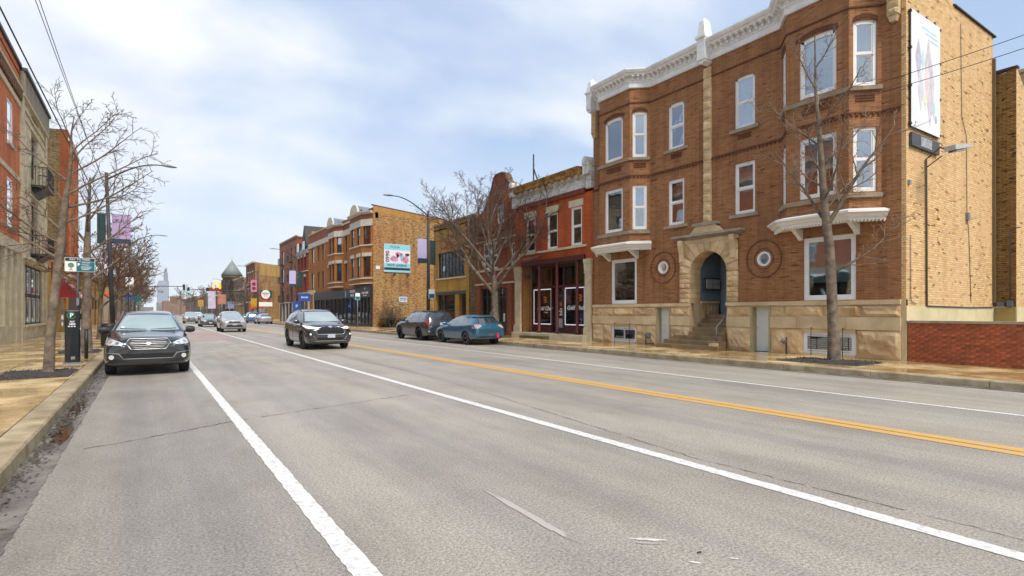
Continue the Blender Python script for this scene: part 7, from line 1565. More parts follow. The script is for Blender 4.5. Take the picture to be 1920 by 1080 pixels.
# D: teal hatchback behind it
P_D = mpaintcar('teal_blue_paint_car', (.022, .125, .215, 1), metal=.45, rough=.28)
L_ = 4.50
Dc = Car('teal blue hatchback with a round pink tail ornament parked behind the dark SUV', 'car', L_, 1.76, 1.46, .90, 2.64, .325,
         [(0, .62), (.05, .74), (.16, .82), (.5, .90), (.95, .965), (1.22, 1.0), (1.75, 1.27), (2.1, 1.40), (2.5, 1.45), (3.0, 1.455), (3.6, 1.42), (3.95, 1.36), (4.12, 1.20), (4.32, 1.02), (4.42, .92), (L_, .78)],
         [(0, .60), (.3, .72), (1.3, .90), (2.5, .94), (4.1, 1.0), (L_, .82)], [(0, .56), (.5, .66), (1.2, .74), (1.75, .64), (2.1, .56), (3, .56), (3.95, .52), (4.15, .62), (L_, .62)], P_D, (13.58, 23.3 + (.90 + 2.64 - 2.25)), math.pi, group='cars parked along the right kerb')
side_glass(Dc, [([(1.55, .955), (2.45, .975)], [(2.12, 1.30), (2.45, 1.335)]), ([(2.52, .98), (3.35, 1.02)], [(2.52, 1.335), (3.30, 1.31)]), ([(3.40, 1.03), (3.62, 1.05)], [(3.36, 1.30), (3.42, 1.28)])], mplain('tinted_glass_blue', (0, 0, 0, 1)))
Dc.patch('windscreen', 'front', [(-.74, 1.02), (.74, 1.02)], [(-.54, 1.34), (.54, 1.34)], CGLF, n=12, m=6)
Dc.patch('rear_window', 'rear', [(-.64, 1.06), (0, 1.04), (.64, 1.06)], [(-.56, 1.30), (0, 1.33), (.56, 1.30)], CGL, n=12, m=5, off=.005)
Dc.patch('rear_spoiler', 'rear', [(-.60, 1.30), (.60, 1.30)], [(-.56, 1.385), (.56, 1.385)], P_D, n=10, m=2, off=.05)
for sg in (1, -1):
    mm = (lambda pl: pl) if sg > 0 else (lambda pl: [(-a, z) for a, z in pl])
    Dc.patch('tail_light', 'rear', mm([(.46, .90), (.66, .80), (.84, .80)]), mm([(.46, .96), (.66, .98), (.82, .98)]), TLP, n=6, m=3, off=.008)
for v in ('left', 'right'): Dc.patch('tail_light', v, [(Yf(Dc, 4.12), .88), (Yf(Dc, 4.36), .81)], [(Yf(Dc, 4.10), .92), (Yf(Dc, 4.34), .96)], TL, n=5, m=3, off=.006)
Dc.slab('number_plate', 'rear', 0, .50, .30, .14, .008, mplain('dark_plate', (.08, .09, .10, 1), .5), off=.01); Dc.patch('badge', 'rear', [(-.07, .88), (0, .85), (.07, .88)], [(-.07, .88), (0, .92), (.07, .88)], CHROME, off=.008, n=6, m=2)
Dc.disc('pink_ornament', 'rear', -.38, .43, .085, mplain('pink_plush', srgb('#d0286a', .9), .8), off=.04); Dc.disc('pink_ornament', 'rear', -.38, .54, .045, mplain('pink_plush', (0, 0, 0, 1)), off=.04)
Dc.strip('tail_seam', 'rear', [(-.60, 1.03), (-.56, .64), (.56, .64), (.60, 1.03)], .006, SHADOWGAP, off=0)
seams(Dc, [[(1.28, .88), (1.30, .28)], [(2.485, .95), (2.485, .26)], [(3.37, .98), (3.28, .62), (3.05, .28)], [(1.2, .74), (3.9, .84)]]); handles(Dc, [(2.28, .86), (3.14, .88)], P_D); Dc.mirrors(Yf(Dc, 1.55), 1.0, P_D)
Dc.patch('lower_bumper', 'rear', [(-.68, .37), (.68, .37)], [(-.72, .44), (.72, .44)], PLAST, n=10, m=2, off=.006); Dc.finish()
# E...: the cars farther off, simpler but whole
def far_car(label, paint, loc, head, kind='suv', name='driving_car', group=None, lit=False, dark_grille=True):
    if kind == 'suv': L_, W, H, ax, wb, wr = 4.6, 1.86, 1.68, .92, 2.68, .35; k = 1.0; tab = [(0, .80), (.05, .93), (.16, 1.0), (.5, 1.06), (1.25, 1.12), (1.75, 1.42), (2.1, 1.60), (2.6, 1.67), (3.6, 1.66), (4.15, 1.60), (4.4, 1.35), (4.52, 1.05), (L_, .85)]; wt_ = [(0, .6), (.5, .72), (1.25, .78), (2.1, .63), (4.1, .6), (4.4, .66), (L_, .62)]; zs_ = [(0, .76), (.3, .86), (1.3, 1.0), (4.2, 1.07), (L_, .88)]; g0, g1, gz0, gz1 = 1.14, 1.55, 1.08, 1.53
    elif kind == 'sedan': L_, W, H, ax, wb, wr = 4.75, 1.83, 1.45, .92, 2.75, .33; tab = [(0, .62), (.05, .74), (.16, .80), (.5, .86), (1.3, .95), (1.85, 1.22), (2.2, 1.37), (2.7, 1.44), (3.3, 1.41), (3.8, 1.22), (4.15, 1.07), (4.6, 1.03), (L_, .84)]; wt_ = [(0, .6), (.5, .7), (1.3, .76), (2.2, .58), (3.3, .57), (4.15, .66), (L_, .6)]; zs_ = [(0, .6), (.3, .72), (1.3, .88), (4.2, .96), (L_, .8)]; g0, g1, gz0, gz1 = .97, 1.32, .95, 1.32
    c = Car(label, 'car', L_, W, H, ax, wb, wr, tab, zs_, wt_, paint, loc, head, name=name, group=group, seg=1)
    c.patch('windscreen', 'front', [(-.76, g0), (.76, g0)], [(-.60, g1), (.60, g1)], CGLF, n=8, m=4)
    e = 4.05 if kind == 'suv' else 3.6
    side_glass(c, [([(1.62, gz0), (2.5, gz0)], [(2.15, gz1 - .05), (2.5, gz1 - .02)]), ([(2.57, gz0), (e - .1, gz0 + .03)], [(2.57, gz1 - .02), (e - .45 if kind == 'sedan' else e - .1, gz1 - .06)])])
    c.patch('rear_window', 'rear', [(-.64, g0 + .02), (.64, g0 + .02)], [(-.52, g1 - .04), (.52, g1 - .04)], CGL, n=6, m=3)
    zc_ = .86 if kind == 'suv' else .70
    for sg in (1, -1):
        mm = (lambda pl: pl) if sg > 0 else (lambda pl: [(-a, z) for a, z in pl])
        c.patch('headlight', 'front', mm([(.52, zc_ - .03), (.84, zc_ - .02)]), mm([(.50, zc_ + .03), (.84, zc_ + .10)]), HL if not lit else mplain('lit_headlamp', (0, 0, 0, 1)), n=4, m=2)
        c.patch('tail_light', 'rear', mm([(.62, zc_ - .05), (.84, zc_ - .05)]), mm([(.62, zc_ + .08), (.82, zc_ + .08)]), TL, n=3, m=2)
    c.patch('grille', 'front', [(-.42, zc_ - .16), (.42, zc_ - .16)], [(-.46, zc_ + .02), (.46, zc_ + .02)], PLAST, n=6, m=2, off=.006)
    c.patch('lower_intake', 'front', [(-.62, zc_ - .46), (.62, zc_ - .46)], [(-.5, zc_ - .26), (.5, zc_ - .26)], PLAST, n=6, m=2, off=.006)
    c.slab('number_plate', 'front', 0, zc_ - .24, .3, .13, .01, PLATE, off=.015); c.mirrors(Yf(c, 1.62), g0 + .02, paint); c.finish(); return c
P_SIL = mpaintcar('silver_paint_car', (.42, .43, .44, 1), metal=.5); P_WHT = mpaintcar('white_paint_car', (.66, .66, .65, 1)); P_GRY = mpaintcar('grey_paint_car', (.09, .10, .115, 1), metal=.4); P_BLU = mpaintcar('bright_blue_paint_car', (.04, .13, .36, 1), metal=.2); P_RED = mpaintcar('red_paint_car', (.30, .03, .025, 1))
GO = 'oncoming cars in the near lane'
far_car('silver white compact SUV behind the black SUV in the oncoming lane', P_SIL, (5.75, 50.6), 0, group=GO)
far_car('dark grey car second behind the black SUV, left of the silver SUV', P_GRY, (5.62, 69), 0, 'sedan', group=GO)
far_car('pale silver car third in the queue, seen just right of the parked black estate', P_SIL, (5.25, 93), 0, group=GO)
far_car('white car stopped at the far traffic signals', P_WHT, (8.1, 122), 0, group=GO)
far_car('grey car far off driving away in the left lane', P_GRY, (2.9, 128), math.pi, 'sedan')
far_car('red car far off between the traffic lanes', P_RED, (2.8, 165), math.pi)
far_car('silver grey saloon parked by the right kerb near the street corner', P_SIL, (13.3, 82), math.pi, 'sedan', 'parked_car', group='cars parked along the right kerb')
far_car('bright blue car parked beyond the silver saloon', P_BLU, (13.3, 92), math.pi, 'suv', 'parked_car', group='cars parked along the right kerb')
far_car('dark car at the kerb just past the side street on the right', P_GRY, (15.9, 103.5), math.pi / 2 * .98, 'sedan', 'parked_car')
far_car('silver SUV parked behind the black estate at the left kerb', P_SIL, (-.02, 33.5), 0, 'suv', 'parked_car', group='cars parked along the left kerb')
far_car('dark SUV farther back at the left kerb', P_GRY, (0, 44), 0, 'suv', 'parked_car', group='cars parked along the left kerb')
far_car('white saloon farthest back at the left kerb', P_WHT, (0, 118), 0, 'sedan', 'parked_car', group='cars parked along the left kerb')
# ------------------------------------------------------------------ trees
BARK = mplain('grey_bark', srgb('#94836f', .75), .95, var=.28, scale=5, bump=.9, bscale=22, varcol=srgb('#5e5146', .65))
BARK2 = mplain('twig_bark', srgb('#857060', .6), .9, var=.2, scale=4); TAN = mplain('pale_twigs', srgb('#a88a70', .7), .9, var=.2, scale=4)
RUSTY = mplain('rusty_twigs', srgb('#94694a', .62), .9, var=.2, scale=4)
def grow(mb_big, mb_small, p, d, ln, r0, lvl, rnd, P):
    """one limb and everything that grows from it"""
    n = P['seg'][lvl]; pts = [p.copy()]; rad = [r0]; dd = d.copy(); step = ln / n; r1 = max(P['rmin'], r0 * P['taper'][lvl])
    for k in range(n):
        dd = (dd + Vector((rnd.gauss(0, P['wob'][lvl]), rnd.gauss(0, P['wob'][lvl]), rnd.gauss(P['up'][lvl], P['wob'][lvl] * .6)))).normalized()
        pts.append(pts[-1] + dd * step); rad.append(r0 + (r1 - r0) * (k + 1) / n)
    (mb_big if lvl <= P['big'] else mb_small).tube(pts, rad, P['sides'][lvl], cap=False)
    if lvl + 1 >= len(P['seg']): return
    m = P['kids'][lvl]; cnt = max(1, int(m * rnd.uniform(.8, 1.2)))
    for k in range(cnt):
        t = P['start'][lvl] + (1 - P['start'][lvl]) * ((k + rnd.random()) / cnt); f = t * n; i = min(n - 1, int(f)); q = pts[i].lerp(pts[i + 1], f - i); ax = (pts[i + 1] - pts[i]).normalized()
        o = ax.orthogonal().normalized(); o.rotate(Matrix.Rotation(k * 2.4 + rnd.uniform(-.5, .5), 3, ax)); a = R(P['ang'][lvl] * rnd.uniform(.7, 1.25)); nd_ = (ax * math.cos(a) + o * math.sin(a)).normalized()
        grow(mb_big, mb_small, q, nd_, ln * P['len'][lvl] * rnd.uniform(.65, 1.15) * (1.05 - .45 * t), max(P['rmin'], min(rad[i] * .85, r0 * P['rk'][lvl])), lvl + 1, rnd, P)
def tree(name, label, x, y, trunk, limbs, P, seed, group=None, barkm=None, twigm=None, z=.15, r0=.15, knob=True):
    """trunk: points of the stem; limbs: (height fraction, azimuth deg, elevation deg, length, radius)"""
    rnd = random.Random(seed); t_ = thing(name, label, 'tree', (x, y, z), 0, group); big = MB(); small = MB()
    T = [Vector((x + a, y + b, z + c)) for a, b, c, _ in trunk]; rr = [q[3] for q in trunk]; big.tube([T[0] - Vector((0, 0, .2))] + T, [rr[0] * 1.5] + [rr[0] * 1.25] + rr[1:], 12, cap=False)
    for k in range(5):   # root flare
        a = k * 1.26 + rnd.random(); big.tube([T[0] + Vector((math.cos(a) * rr[0] * 1.5, math.sin(a) * rr[0] * 1.5, -.05)), T[0] + Vector((math.cos(a) * rr[0] * .9, math.sin(a) * rr[0] * .9, .10)), T[0] + Vector((math.cos(a) * rr[0] * .5, math.sin(a) * rr[0] * .5, .35))], [rr[0] * .35, rr[0] * .35, rr[0] * .3], 6, cap=False)
    H = trunk[-1][2]
    for hf, az, el, ln, rl in limbs:
        zz = hf * H; 
        for i in range(len(T) - 1):
            if T[i].z - z <= zz <= T[i + 1].z - z + 1e-6: f = (zz - (T[i].z - z)) / max(1e-6, T[i + 1].z - T[i].z); q = T[i].lerp(T[i + 1], f)
        d = Vector((math.cos(R(el)) * math.sin(R(az)), math.cos(R(el)) * math.cos(R(az)), math.sin(R(el))))
        grow(big, small, q, d, ln, rl, 0, rnd, P)
    big.build('trunk', barkm or BARK, parent=t_); small.build('crown', twigm or BARK2, parent=t_, kind='stuff'); return t_
PN = dict(seg=[9, 7, 5, 4], taper=[.22, .25, .3, .5], wob=[.075, .09, .12, .15], up=[.045, .03, .02, .0], kids=[11, 7, 4], start=[.18, .15, .1], ang=[48, 45, 42], len=[.42, .42, .4], rk=[.36, .45, .6], sides=[7, 5, 3, 3], big=0, rmin=.0038)
# the tree in front of the brown house (azimuth: 0 = down the street, 90 = towards the houses)
tree('street_tree', 'bare street tree with forked trunk in front of the brown brick apartment house', 16.35, 8.05,
     [(0, 0, 0, .145), (-.02, .02, 1.0, .145), (-.08, .04, 2.2, .135), (-.16, .05, 3.2, .122), (-.22, .10, 3.9, .115), (-.34, .12, 4.7, .10), (-.42, .14, 5.6, .085), (-.55, .14, 6.6, .06), (-.62, .2, 7.6, .035), (-.66, .2, 9.2, .018)],
     [(.27, 150, 38, 2.3, .04), (.42, 170, 55, 3.0, .07), (.43, 340, 48, 2.8, .05), (.47, 100, 35, 2.0, .036), (.50, 215, 40, 2.4, .036), (.54, 20, 25, 2.2, .034), (.58, 280, 35, 2.0, .032), (.61, 140, 32, 2.0, .03), (.66, 330, 50, 2.2, .03), (.72, 190, 40, 1.8, .032), (.78, 60, 45, 1.6, .028), (.84, 300, 50, 1.5, .025), (.9, 160, 55, 1.2, .02)],
     PN, 5, barkm=BARK, twigm=TAN)
P2 = dict(PN, kids=[11, 7, 3], len=[.45, .42, .4]); P1 = dict(PN, kids=[10, 7, 3], up=[.03, .01, .0, -.02])
tree('street_tree', 'nearest bare tree on the left pavement, trunk leaning right beside the pay station', -1.88, 16.35,
     [(0, 0, 0, .092), (.03, 0, .8, .095), (.10, .05, 1.8, .09), (.20, .1, 2.9, .083), (.27, .1, 3.8, .075), (.34, .1, 4.4, .05), (.40, .1, 5.0, .03), (.40, .1, 5.6, .018), (.45, .1, 6.0, .009)],
     [(.44, 262, 38, 1.9, .032), (.50, 250, 25, 2.0, .030), (.55, 300, 40, 1.8, .028), (.58, 95, 25, 2.0, .026), (.64, 80, 20, 2.3, .030), (.69, 105, 30, 2.2, .028), (.74, 285, 45, 1.6, .024), (.77, 70, 38, 2.0, .024), (.82, 120, 45, 1.6, .02), (.86, 95, 50, 1.5, .018), (.90, 220, 50, 1.2, .016), (.94, 20, 60, 1.0, .014)], P1, 11, twigm=BARK2)
tree('street_tree', 'second bare tree on the left pavement, right behind the pay station', -1.8, 24.6,
     [(0, 0, 0, .16), (0, 0, 1.2, .14), (.03, 0, 2.4, .13), (.02, .05, 3.6, .11), (.05, .1, 4.8, .07), (.1, .1, 6.2, .03)],
     [(.40, 90, 35, 2.2, .05), (.48, 250, 35, 2.6, .055), (.56, 70, 45, 2.6, .05), (.62, 300, 45, 2.4, .045), (.68, 180, 40, 2.2, .04), (.75, 100, 50, 2.2, .035), (.82, 330, 55, 2.0, .03), (.9, 220, 60, 1.5, .02)], P1, 12, twigm=RUSTY)
PB = dict(seg=[10, 7, 5, 4, 3], taper=[.25, .25, .3, .4, .5], wob=[.07, .09, .12, .16, .2], up=[.05, .035, .02, .0, 0], kids=[10, 9, 7, 4], start=[.22, .15, .1, .1], ang=[38, 42, 42, 42], len=[.52, .50, .42, .4], rk=[.42, .45, .5, .6], sides=[8, 6, 4, 3, 3], big=1, rmin=.0055)
tree('street_tree', 'large spreading bare tree behind the teal hatchback, in front of the gabled house', 16.55, 26.7,
     [(0, 0, 0, .22), (-.02, .05, 1.2, .20), (0, .08, 2.2, .19), (-.02, .1, 3.0, .17), (-.05, .2, 3.7, .13), (-.1, .3, 4.4, .09)],
     [(.56, 322, 42, 5.9, .11), (.60, 170, 46, 5.6, .10), (.68, 350, 50, 5.5, .095), (.74, 130, 46, 5.0, .085), (.80, 215, 42, 5.0, .075), (.86, 300, 50, 5.2, .075), (.90, 60, 45, 4.6, .06), (.93, 20, 56, 4.7, .065), (1.0, 160, 66, 4.4, .06), (1.0, 340, 72, 4.3, .05)], PB, 21, twigm=mplain('reddish_twigs', srgb('#7d5f4e', .55), .9, var=.2))
PF = dict(PB, seg=[5, 4, 3, 3], kids=[8, 7, 4], sides=[6, 4, 3, 3], rmin=.011, taper=[.35, .3, .4, .5], wob=[.1, .14, .2, .2], up=[.04, .03, .01, 0], start=[.2, .15, .1], ang=[42, 45, 42], len=[.52, .48, .42], rk=[.5, .5, .6], big=0)
TG = 'bare street trees receding along the left pavement'
lab = ['third bare tree on the left, rust-brown twigs behind the lamp post', 'fourth bare tree on the left, dense brown crown', 'fifth bare tree on the left with wide dark crown over the kerb', 'sixth bare tree on the left', 'seventh bare tree on the left beyond the side street', 'eighth bare tree on the left beyond the side street', 'ninth bare tree on the left, far down the street', 'farthest separate bare tree on the left']
for k, (y, h, s_, m_) in enumerate(((36.5, 6.2, 21, RUSTY), (48, 7.4, 22, RUSTY), (60, 9.4, 23, BARK2), (72, 9.0, 24, BARK2), (92, 8.5, 25, BARK2), (116, 9.5, 26, RUSTY), (140, 10, 27, BARK2), (175, 11, 28, RUSTY))):
    f = h / 9.0
    PFk = dict(PF, rmin=.010 + .00010 * y)
    tree('street_tree', lab[k], -2.1, y, [(0, 0, 0, .17 * f), (0, 0, 1.5 * f, .15 * f), (.05, 0, 3.0 * f, .13 * f), (0, .1, 5 * f, .08 * f)],
         [(.48, 80, 48, 4.2 * f, .09 * f), (.55, 260, 45, 4.0 * f, .09 * f), (.62, 170, 48, 4.0 * f, .08 * f), (.72, 10, 52, 4.2 * f, .08 * f), (.8, 120, 58, 4.2 * f, .07 * f), (.88, 300, 62, 4.0 * f, .06 * f), (1, 60, 78, 4.0 * f, .05 * f)], PFk, s_, group=TG, twigm=m_)
for k, (x, y, h, lb) in enumerate(((17, 118, 8.5, 'bare tree in front of the far corner building'), (16.8, 137, 8, 'bare tree beside the far turret building'), (16.5, 190, 10, 'bare tree beyond the traffic signals on the right'), (17, 230, 11, 'farthest bare tree on the right side'), (-2, 215, 12, 'tall far bare tree closing the left row'), (-3, 270, 13, 'last hazy bare tree at the end of the left row'), (17, 300, 14, 'tall hazy bare tree closing the right side'), (-4, 360, 16, 'tree mass closing the left side of the street end'), (16.5, 380, 16, 'tree closing the right side of the street end'))):
    f = h / 9.0; PFk = dict(PF, rmin=.012 + .00011 * y)
    tree('street_tree', lb, x, y, [(0, 0, 0, .18 * f), (0, 0, 3.0 * f, .14 * f), (0, .1, 5 * f, .08 * f)], [(.45, 80, 48, 4.2 * f, .09 * f), (.55, 260, 45, 4.0 * f, .09 * f), (.7, 10, 52, 4.2 * f, .08 * f), (.8, 150, 58, 4.2 * f, .07 * f), (.95, 300, 70, 4.0 * f, .06 * f)], PFk, 60 + k, twigm=BARK2 if k % 2 else RUSTY)
sb = MB(); rnd = random.Random(77)
for k in range(26):
    a = rnd.uniform(0, 6.28); e = rnd.uniform(.9, 1.5); grow(sb, sb, Vector((19.7 + rnd.gauss(0, .15), 51.0 + rnd.gauss(0, .15), .1)), Vector((math.cos(a) * math.cos(e), math.sin(a) * math.cos(e), math.sin(e))), rnd.uniform(1.6, 2.9), .03, 1, rnd, dict(PF, kids=[5, 5, 3], rmin=.012))
sb.build('bare_shrub', BARK2, label='bare shrub against the foot of the mottled brick side wall', cat='shrub')
hedge = MB(); leafbits(hedge, 2600, lambda r: r.uniform(18.6, 27), lambda r: r.uniform(50.6, 51.5), .1, .05, .14, rnd)
for i in range(len(hedge.v)): x_, y_, z_ = hedge.v[i]; hedge.v[i] = (x_, y_, z_ + (hash((i // 4) * 7919) % 100) / 100 * .95)
hedge.build('low_hedge', mplain('brown_hedge', srgb('#5c4a38', .5), .9, var=.3, scale=8), label='low brown winter hedge along the mottled side wall', cat='hedge', kind='stuff')

# ------------------------------------------------------------------ street lamps, signs, signals, wires
POLE = mplain('dark_grey_pole', (.055, .057, .06, 1), .55, var=.2, scale=3, metal=.2); POLEB = mplain('brown_grey_pole', srgb('#5d5044', .55), .6, var=.2, scale=3)
def street_lamp(label, x, y, h, arm, azi, mat, lean=0.0, r=.11, rise=.55):
    t_ = thing('street_lamp', label, 'street lamp', (x, y, .15), 0, 'cobra-head street lamps along the street'); mb = MB()
    mb.lathe((x, y, .15), [(r * 1.9, 0), (r * 1.9, .12), (r * 1.25, .35), (r * 1.15, .5)], 12); mb.build('base', mat, parent=t_)
    MB().tube([(x, y, .5), (x + lean * .5, y, h * .5), (x + lean, y, h)], [r, r * .85, r * .62], 12).build('pole', mat, parent=t_)
    dx, dy = math.sin(R(azi)), math.cos(R(azi)); pts = []
    for k in range(11):
        t = k / 10; pts.append((x + lean + dx * arm * t, y + dy * arm * t, h - .35 + rise * 1.9 * math.sin(min(1.0, t * 1.05) * math.pi * .5)))
    MB().tube(pts, [.045 - .018 * k / 10 for k in range(11)], 8).build('arm', mat, parent=t_)
    e = Vector(pts[-1]); D_ = Vector((dx, dy, -.03)).normalized(); Sd = Vector((-dy, dx, 0)); mb = MB(); prof = [(-.05, .05, .05), (.08, .09, .06), (.25, .15, .08), (.5, .15, .06), (.66, .08, .03)]
    i0 = len(mb.v)
    for a, w, hh in prof:
        c = e + D_ * a
        for q in range(10): an = q * .6283; zz = math.sin(an) * hh * (1 if math.sin(an) > 0 else .55); mb.v.append(tuple(c + Sd * math.cos(an) * w + Vector((0, 0, zz))))
    for k in range(4):
        for q in range(10): q2 = (q + 1) % 10; mb.f.append((i0 + k * 10 + q, i0 + k * 10 + q2, i0 + (k + 1) * 10 + q2, i0 + (k + 1) * 10 + q)); mb.sm.append(True)
    mb.f.append(tuple(i0 + q for q in range(10))); mb.f.append(tuple(i0 + 40 + q for q in range(10))); mb.sm += [False, False]; mb.build('lamp_head', GREYM, parent=t_)
    return t_
l1 = street_lamp('dark cobra-head street lamp on the left pavement, pole leaning slightly left', -1.42, 34.2, 8.55, 2.35, 90, POLE, lean=-.28)
l2 = street_lamp('brown-grey cobra-head street lamp beside the ochre workshop on the right', 15.1, 32.6, 8.1, 2.35, 270, POLEB, r=.12)
for k, (x, y, s_, nm) in enumerate(((-1.4, 64, 90, 'second cobra-head lamp on the left, rising among the bare trees'), (-1.4, 122, 90, 'third cobra-head lamp on the left beyond the side street'), (15.1, 70, 270, 'street lamp in front of the long orange block'), (15.1, 98.5, 270, 'street lamp at the far right street corner'), (15.1, 140, 270, 'far cobra-head lamp right of the signals'))): street_lamp(nm, x, y, 8.4, 2.4, s_, POLE if k != 2 else POLEB)
PURP = mplain('lilac_banner_cloth', srgb('#b9a6cf', .88), .8, var=.08, scale=2); TEAL = mplain('dark_teal_banner', srgb('#27474c', .7), .7, var=.15, scale=3); NAVY = mplain('navy_print', srgb('#2b4a5c', .7), .7); LAV = mplain('pale_lavender_cloth', srgb('#c2bce4', .92), .8, var=.05, scale=2)
def banner(label, x, y, z0, z1, w, side, mat, txt=None, foot=None):
    t_ = thing('banner', label, 'banner', (x, y, z1)); fr = FrY(y, -1); a, b = (x + .12, x + .12 + w) if side > 0 else (x - .12 - w, x - .12)
    mb = MB(); N = 8   # slight billow
    for k in range(N):
        u0, u1 = a + (b - a) * k / N, a + (b - a) * (k + 1) / N; n0, n1 = [.025 * math.sin((q / N) * math.pi) for q in (k, k + 1)]
        mb.prism([fr.p(u0, n0, z0), fr.p(u1, n1, z0), fr.p(u1, n1 - .006, z0), fr.p(u0, n0 - .006, z0)], [fr.p(u0, n0, z1), fr.p(u1, n1, z1), fr.p(u1, n1 - .006, z1), fr.p(u0, n0 - .006, z1)])
    mb.build('cloth', mat, parent=t_)
    for z in (z0, z1): MB().tube([fr.p(x, 0, z), fr.p(b if side > 0 else a, 0, z)], .014, 6).build('bracket', BLACKM, parent=t_)
    if foot: MB().box(fr, a, b, .028, .034, z0 + .01, z0 + foot).build('footer', NAVY, parent=t_)
    if txt: text_mesh(txt, .26, DKD, ((a + b) / 2, y - .034, z1 - .35), (1, 0, 0), t_, sx=.8)
    return t_
banner('lilac banner with dark lettering on the right of the left street lamp', -1.60, 34.2, 5.05, 6.5, .78, 1, PURP, 'UFLFUC', .22)
banner('dark teal banner on the left of the left street lamp', -1.60, 34.2, 5.0, 6.5, .36, -1, TEAL)
banner('plain pale lavender banner on the street side of the right lamp', 15.1, 32.6, 4.72, 6.27, .62, -1, LAV, None, .30)
banner('dark teal banner on the house side of the right lamp', 15.1, 32.6, 4.65, 6.2, .40, 1, TEAL)
banner('pale lavender banner on the lamp before the long orange block', 15.1, 70, 4.7, 6.6, .75, -1, LAV, None, .3)
banner('dark banner on the far side of the lamp before the orange block', 15.1, 70, 4.6, 6.5, .55, 1, TEAL)
banner('pink banner with two dark discs at the far right corner', 15.1, 98.4, 4.9, 6.9, .9, -1, mplain('pink_banner', srgb('#d98aa6', .85), .8))
for z in (5.5, 6.2): MB().pan(FrY(98.4, -1), [(14.53 + .27 * math.cos(k * .52), z + .27 * math.sin(k * .52)) for k in range(12)], .03, .04).build('dark_disc', mplain('maroon', srgb('#7a1f46', .8), .7), parent=[o for o in COL.objects if o.get('label', '').startswith('pink banner')][0])
# pay station and its sign
px, py = -1.69, 19.15
ps = thing('pay_station', 'tall black parking pay station with a green circle mark on the left pavement', 'pay station', (px, py, .15)); fr = FrY(py - .16, -1)
MB().box(W0, px - .20, px + .20, py - .15, py + .15, .15, .20).build('base_plate', GREYM, parent=ps)
MB().polyz([(px - .165, py - .13), (px - .14, py - .155), (px + .14, py - .155), (px + .165, py - .13), (px + .165, py + .14), (px - .165, py + .14)], .20, 1.60).build('cabinet', mplain('gloss_black', (.012, .014, .018, 1), .3, coat=.4), parent=ps, bevel=.01)
MB().box(W0, px - .155, px + .155, py - .15, py + .14, 1.60, 1.625).build('cap', DARKM, parent=ps); MB().box(W0, px + .165, px + .20, py - .08, py + .06, 1.36, 1.52).build('card_reader', PLAST, parent=ps)
GRN = mplain('green_mark', srgb('#3f9a5a', .85), .4)
mb = MB(); fr2 = FrY(py - .155, -1)
for k in range(20):
    a0, a1 = .6 + k * .28, .6 + (k + 1) * .28; mb.pan(fr2, [(px - .02 + r_ * math.cos(a), 1.47 + r_ * math.sin(a)) for r_, a in ((.075, a0), (.075, a1), (.095, a1), (.095, a0))], .001, .004)
mb.build('green_ring', GRN, parent=ps); text_mesh('P', .15, WHD, (px - .015, py - .161, 1.47), (1, 0, 0), ps, bold=.006)
for k, (s_, z) in enumerate((('PAY', 1.30), ('HERE', 1.235))): text_mesh(s_, .058, WHD, (px, py - .161, z), (1, 0, 0), ps, bold=.003)
mb = MB(); [mb.box(fr2, px - .09 + .06 * k, px - .05 + .06 * k, .001, .003, 1.16, 1.19) for k in range(3)]; mb.build('printed_bars', WHD, parent=ps); MB().box(fr2, px - .03, px + .06, .001, .006, .28, .36).build('sticker', mplain('silver_sticker', (.4, .4, .4, 1), .4, var=.4, scale=60), parent=ps)
pp_ = thing('parking_sign', 'teal and white PAY TO PARK sign on a dark post behind the pay station', 'sign', (px + .08, py + .35, .15)); sy = py + .35; fr = FrY(sy, -1); cx_ = px + .13
MB().tube([(px + .08, sy, .15), (px + .08, sy, 3.12)], .03, 6).build('post', DARKM, parent=pp_)
MB().box(fr, cx_ - .335, cx_ + .335, .03, .038, 2.69, 3.075).build('sign_plate', WHITE, parent=pp_)
MB().box(fr, cx_ - .325, cx_ + .325, .0385, .042, 2.975, 3.065).build('title_band', mplain('sign_dark_teal', srgb('#123f48', .8), .4), parent=pp_); MB().box(fr, cx_ - .08, cx_ + .325, .0385, .042, 2.70, 2.965).build('info_panel', mplain('sign_teal', srgb('#1f7682', .8), .4, var=.05), parent=pp_)
text_mesh('PAY TO PARK', .074, WHD, (cx_, sy - .045, 3.02), (1, 0, 0), pp_); text_mesh('P', .10, WHD, (cx_ - .03, sy - .045, 2.88), (1, 0, 0), pp_, bold=.006); text_mesh('Chicago', .055, WHD, (cx_ + .12, sy - .045, 2.885), (1, 0, 0), pp_)
mb = MB(); [mb.box(fr, cx_ + a, cx_ + b, .0425, .044, z, z + .012) for a, b, z in ((.05, .22, 2.935), (0.02, .25, 2.82), (.02, .24, 2.785), (.04, .2, 2.745))]; mb.build('printed_lines', WHD, parent=pp_)
mb = MB().pan(fr, [(cx_ - .20 + .07 * math.cos(k * .5236), 2.86 + .07 * math.sin(k * .5236)) for k in range(12)], .0385, .042).box(fr, cx_ - .21, cx_ - .19, .0385, .042, 2.74, 2.80).box(fr, cx_ - .24, cx_ - .16, .0385, .042, 2.725, 2.742); mb.build('tree_emblem', mplain('sign_green', srgb('#6f9a80', .85), .5), parent=pp_)
MB().box(fr, px + .05, px + .11, .02, .06, 1.75, 1.95).build('post_box', GREYM, parent=pp_)
MB().tube([(-1.55, 21.2, .15), (-1.55, 21.2, 1.05)], .05, 8).build('bollard', BLACKM, label='short black post behind the pay station next to the second tree', cat='bollard')
MB().lathe((-1.32, 28.6, .15), [(.28, 0), (.30, .1), (.30, .85), (.26, .95)], 12).build('litter_bin', BLACKM, label='round black litter bin at the kerb behind the black estate', cat='litter bin')
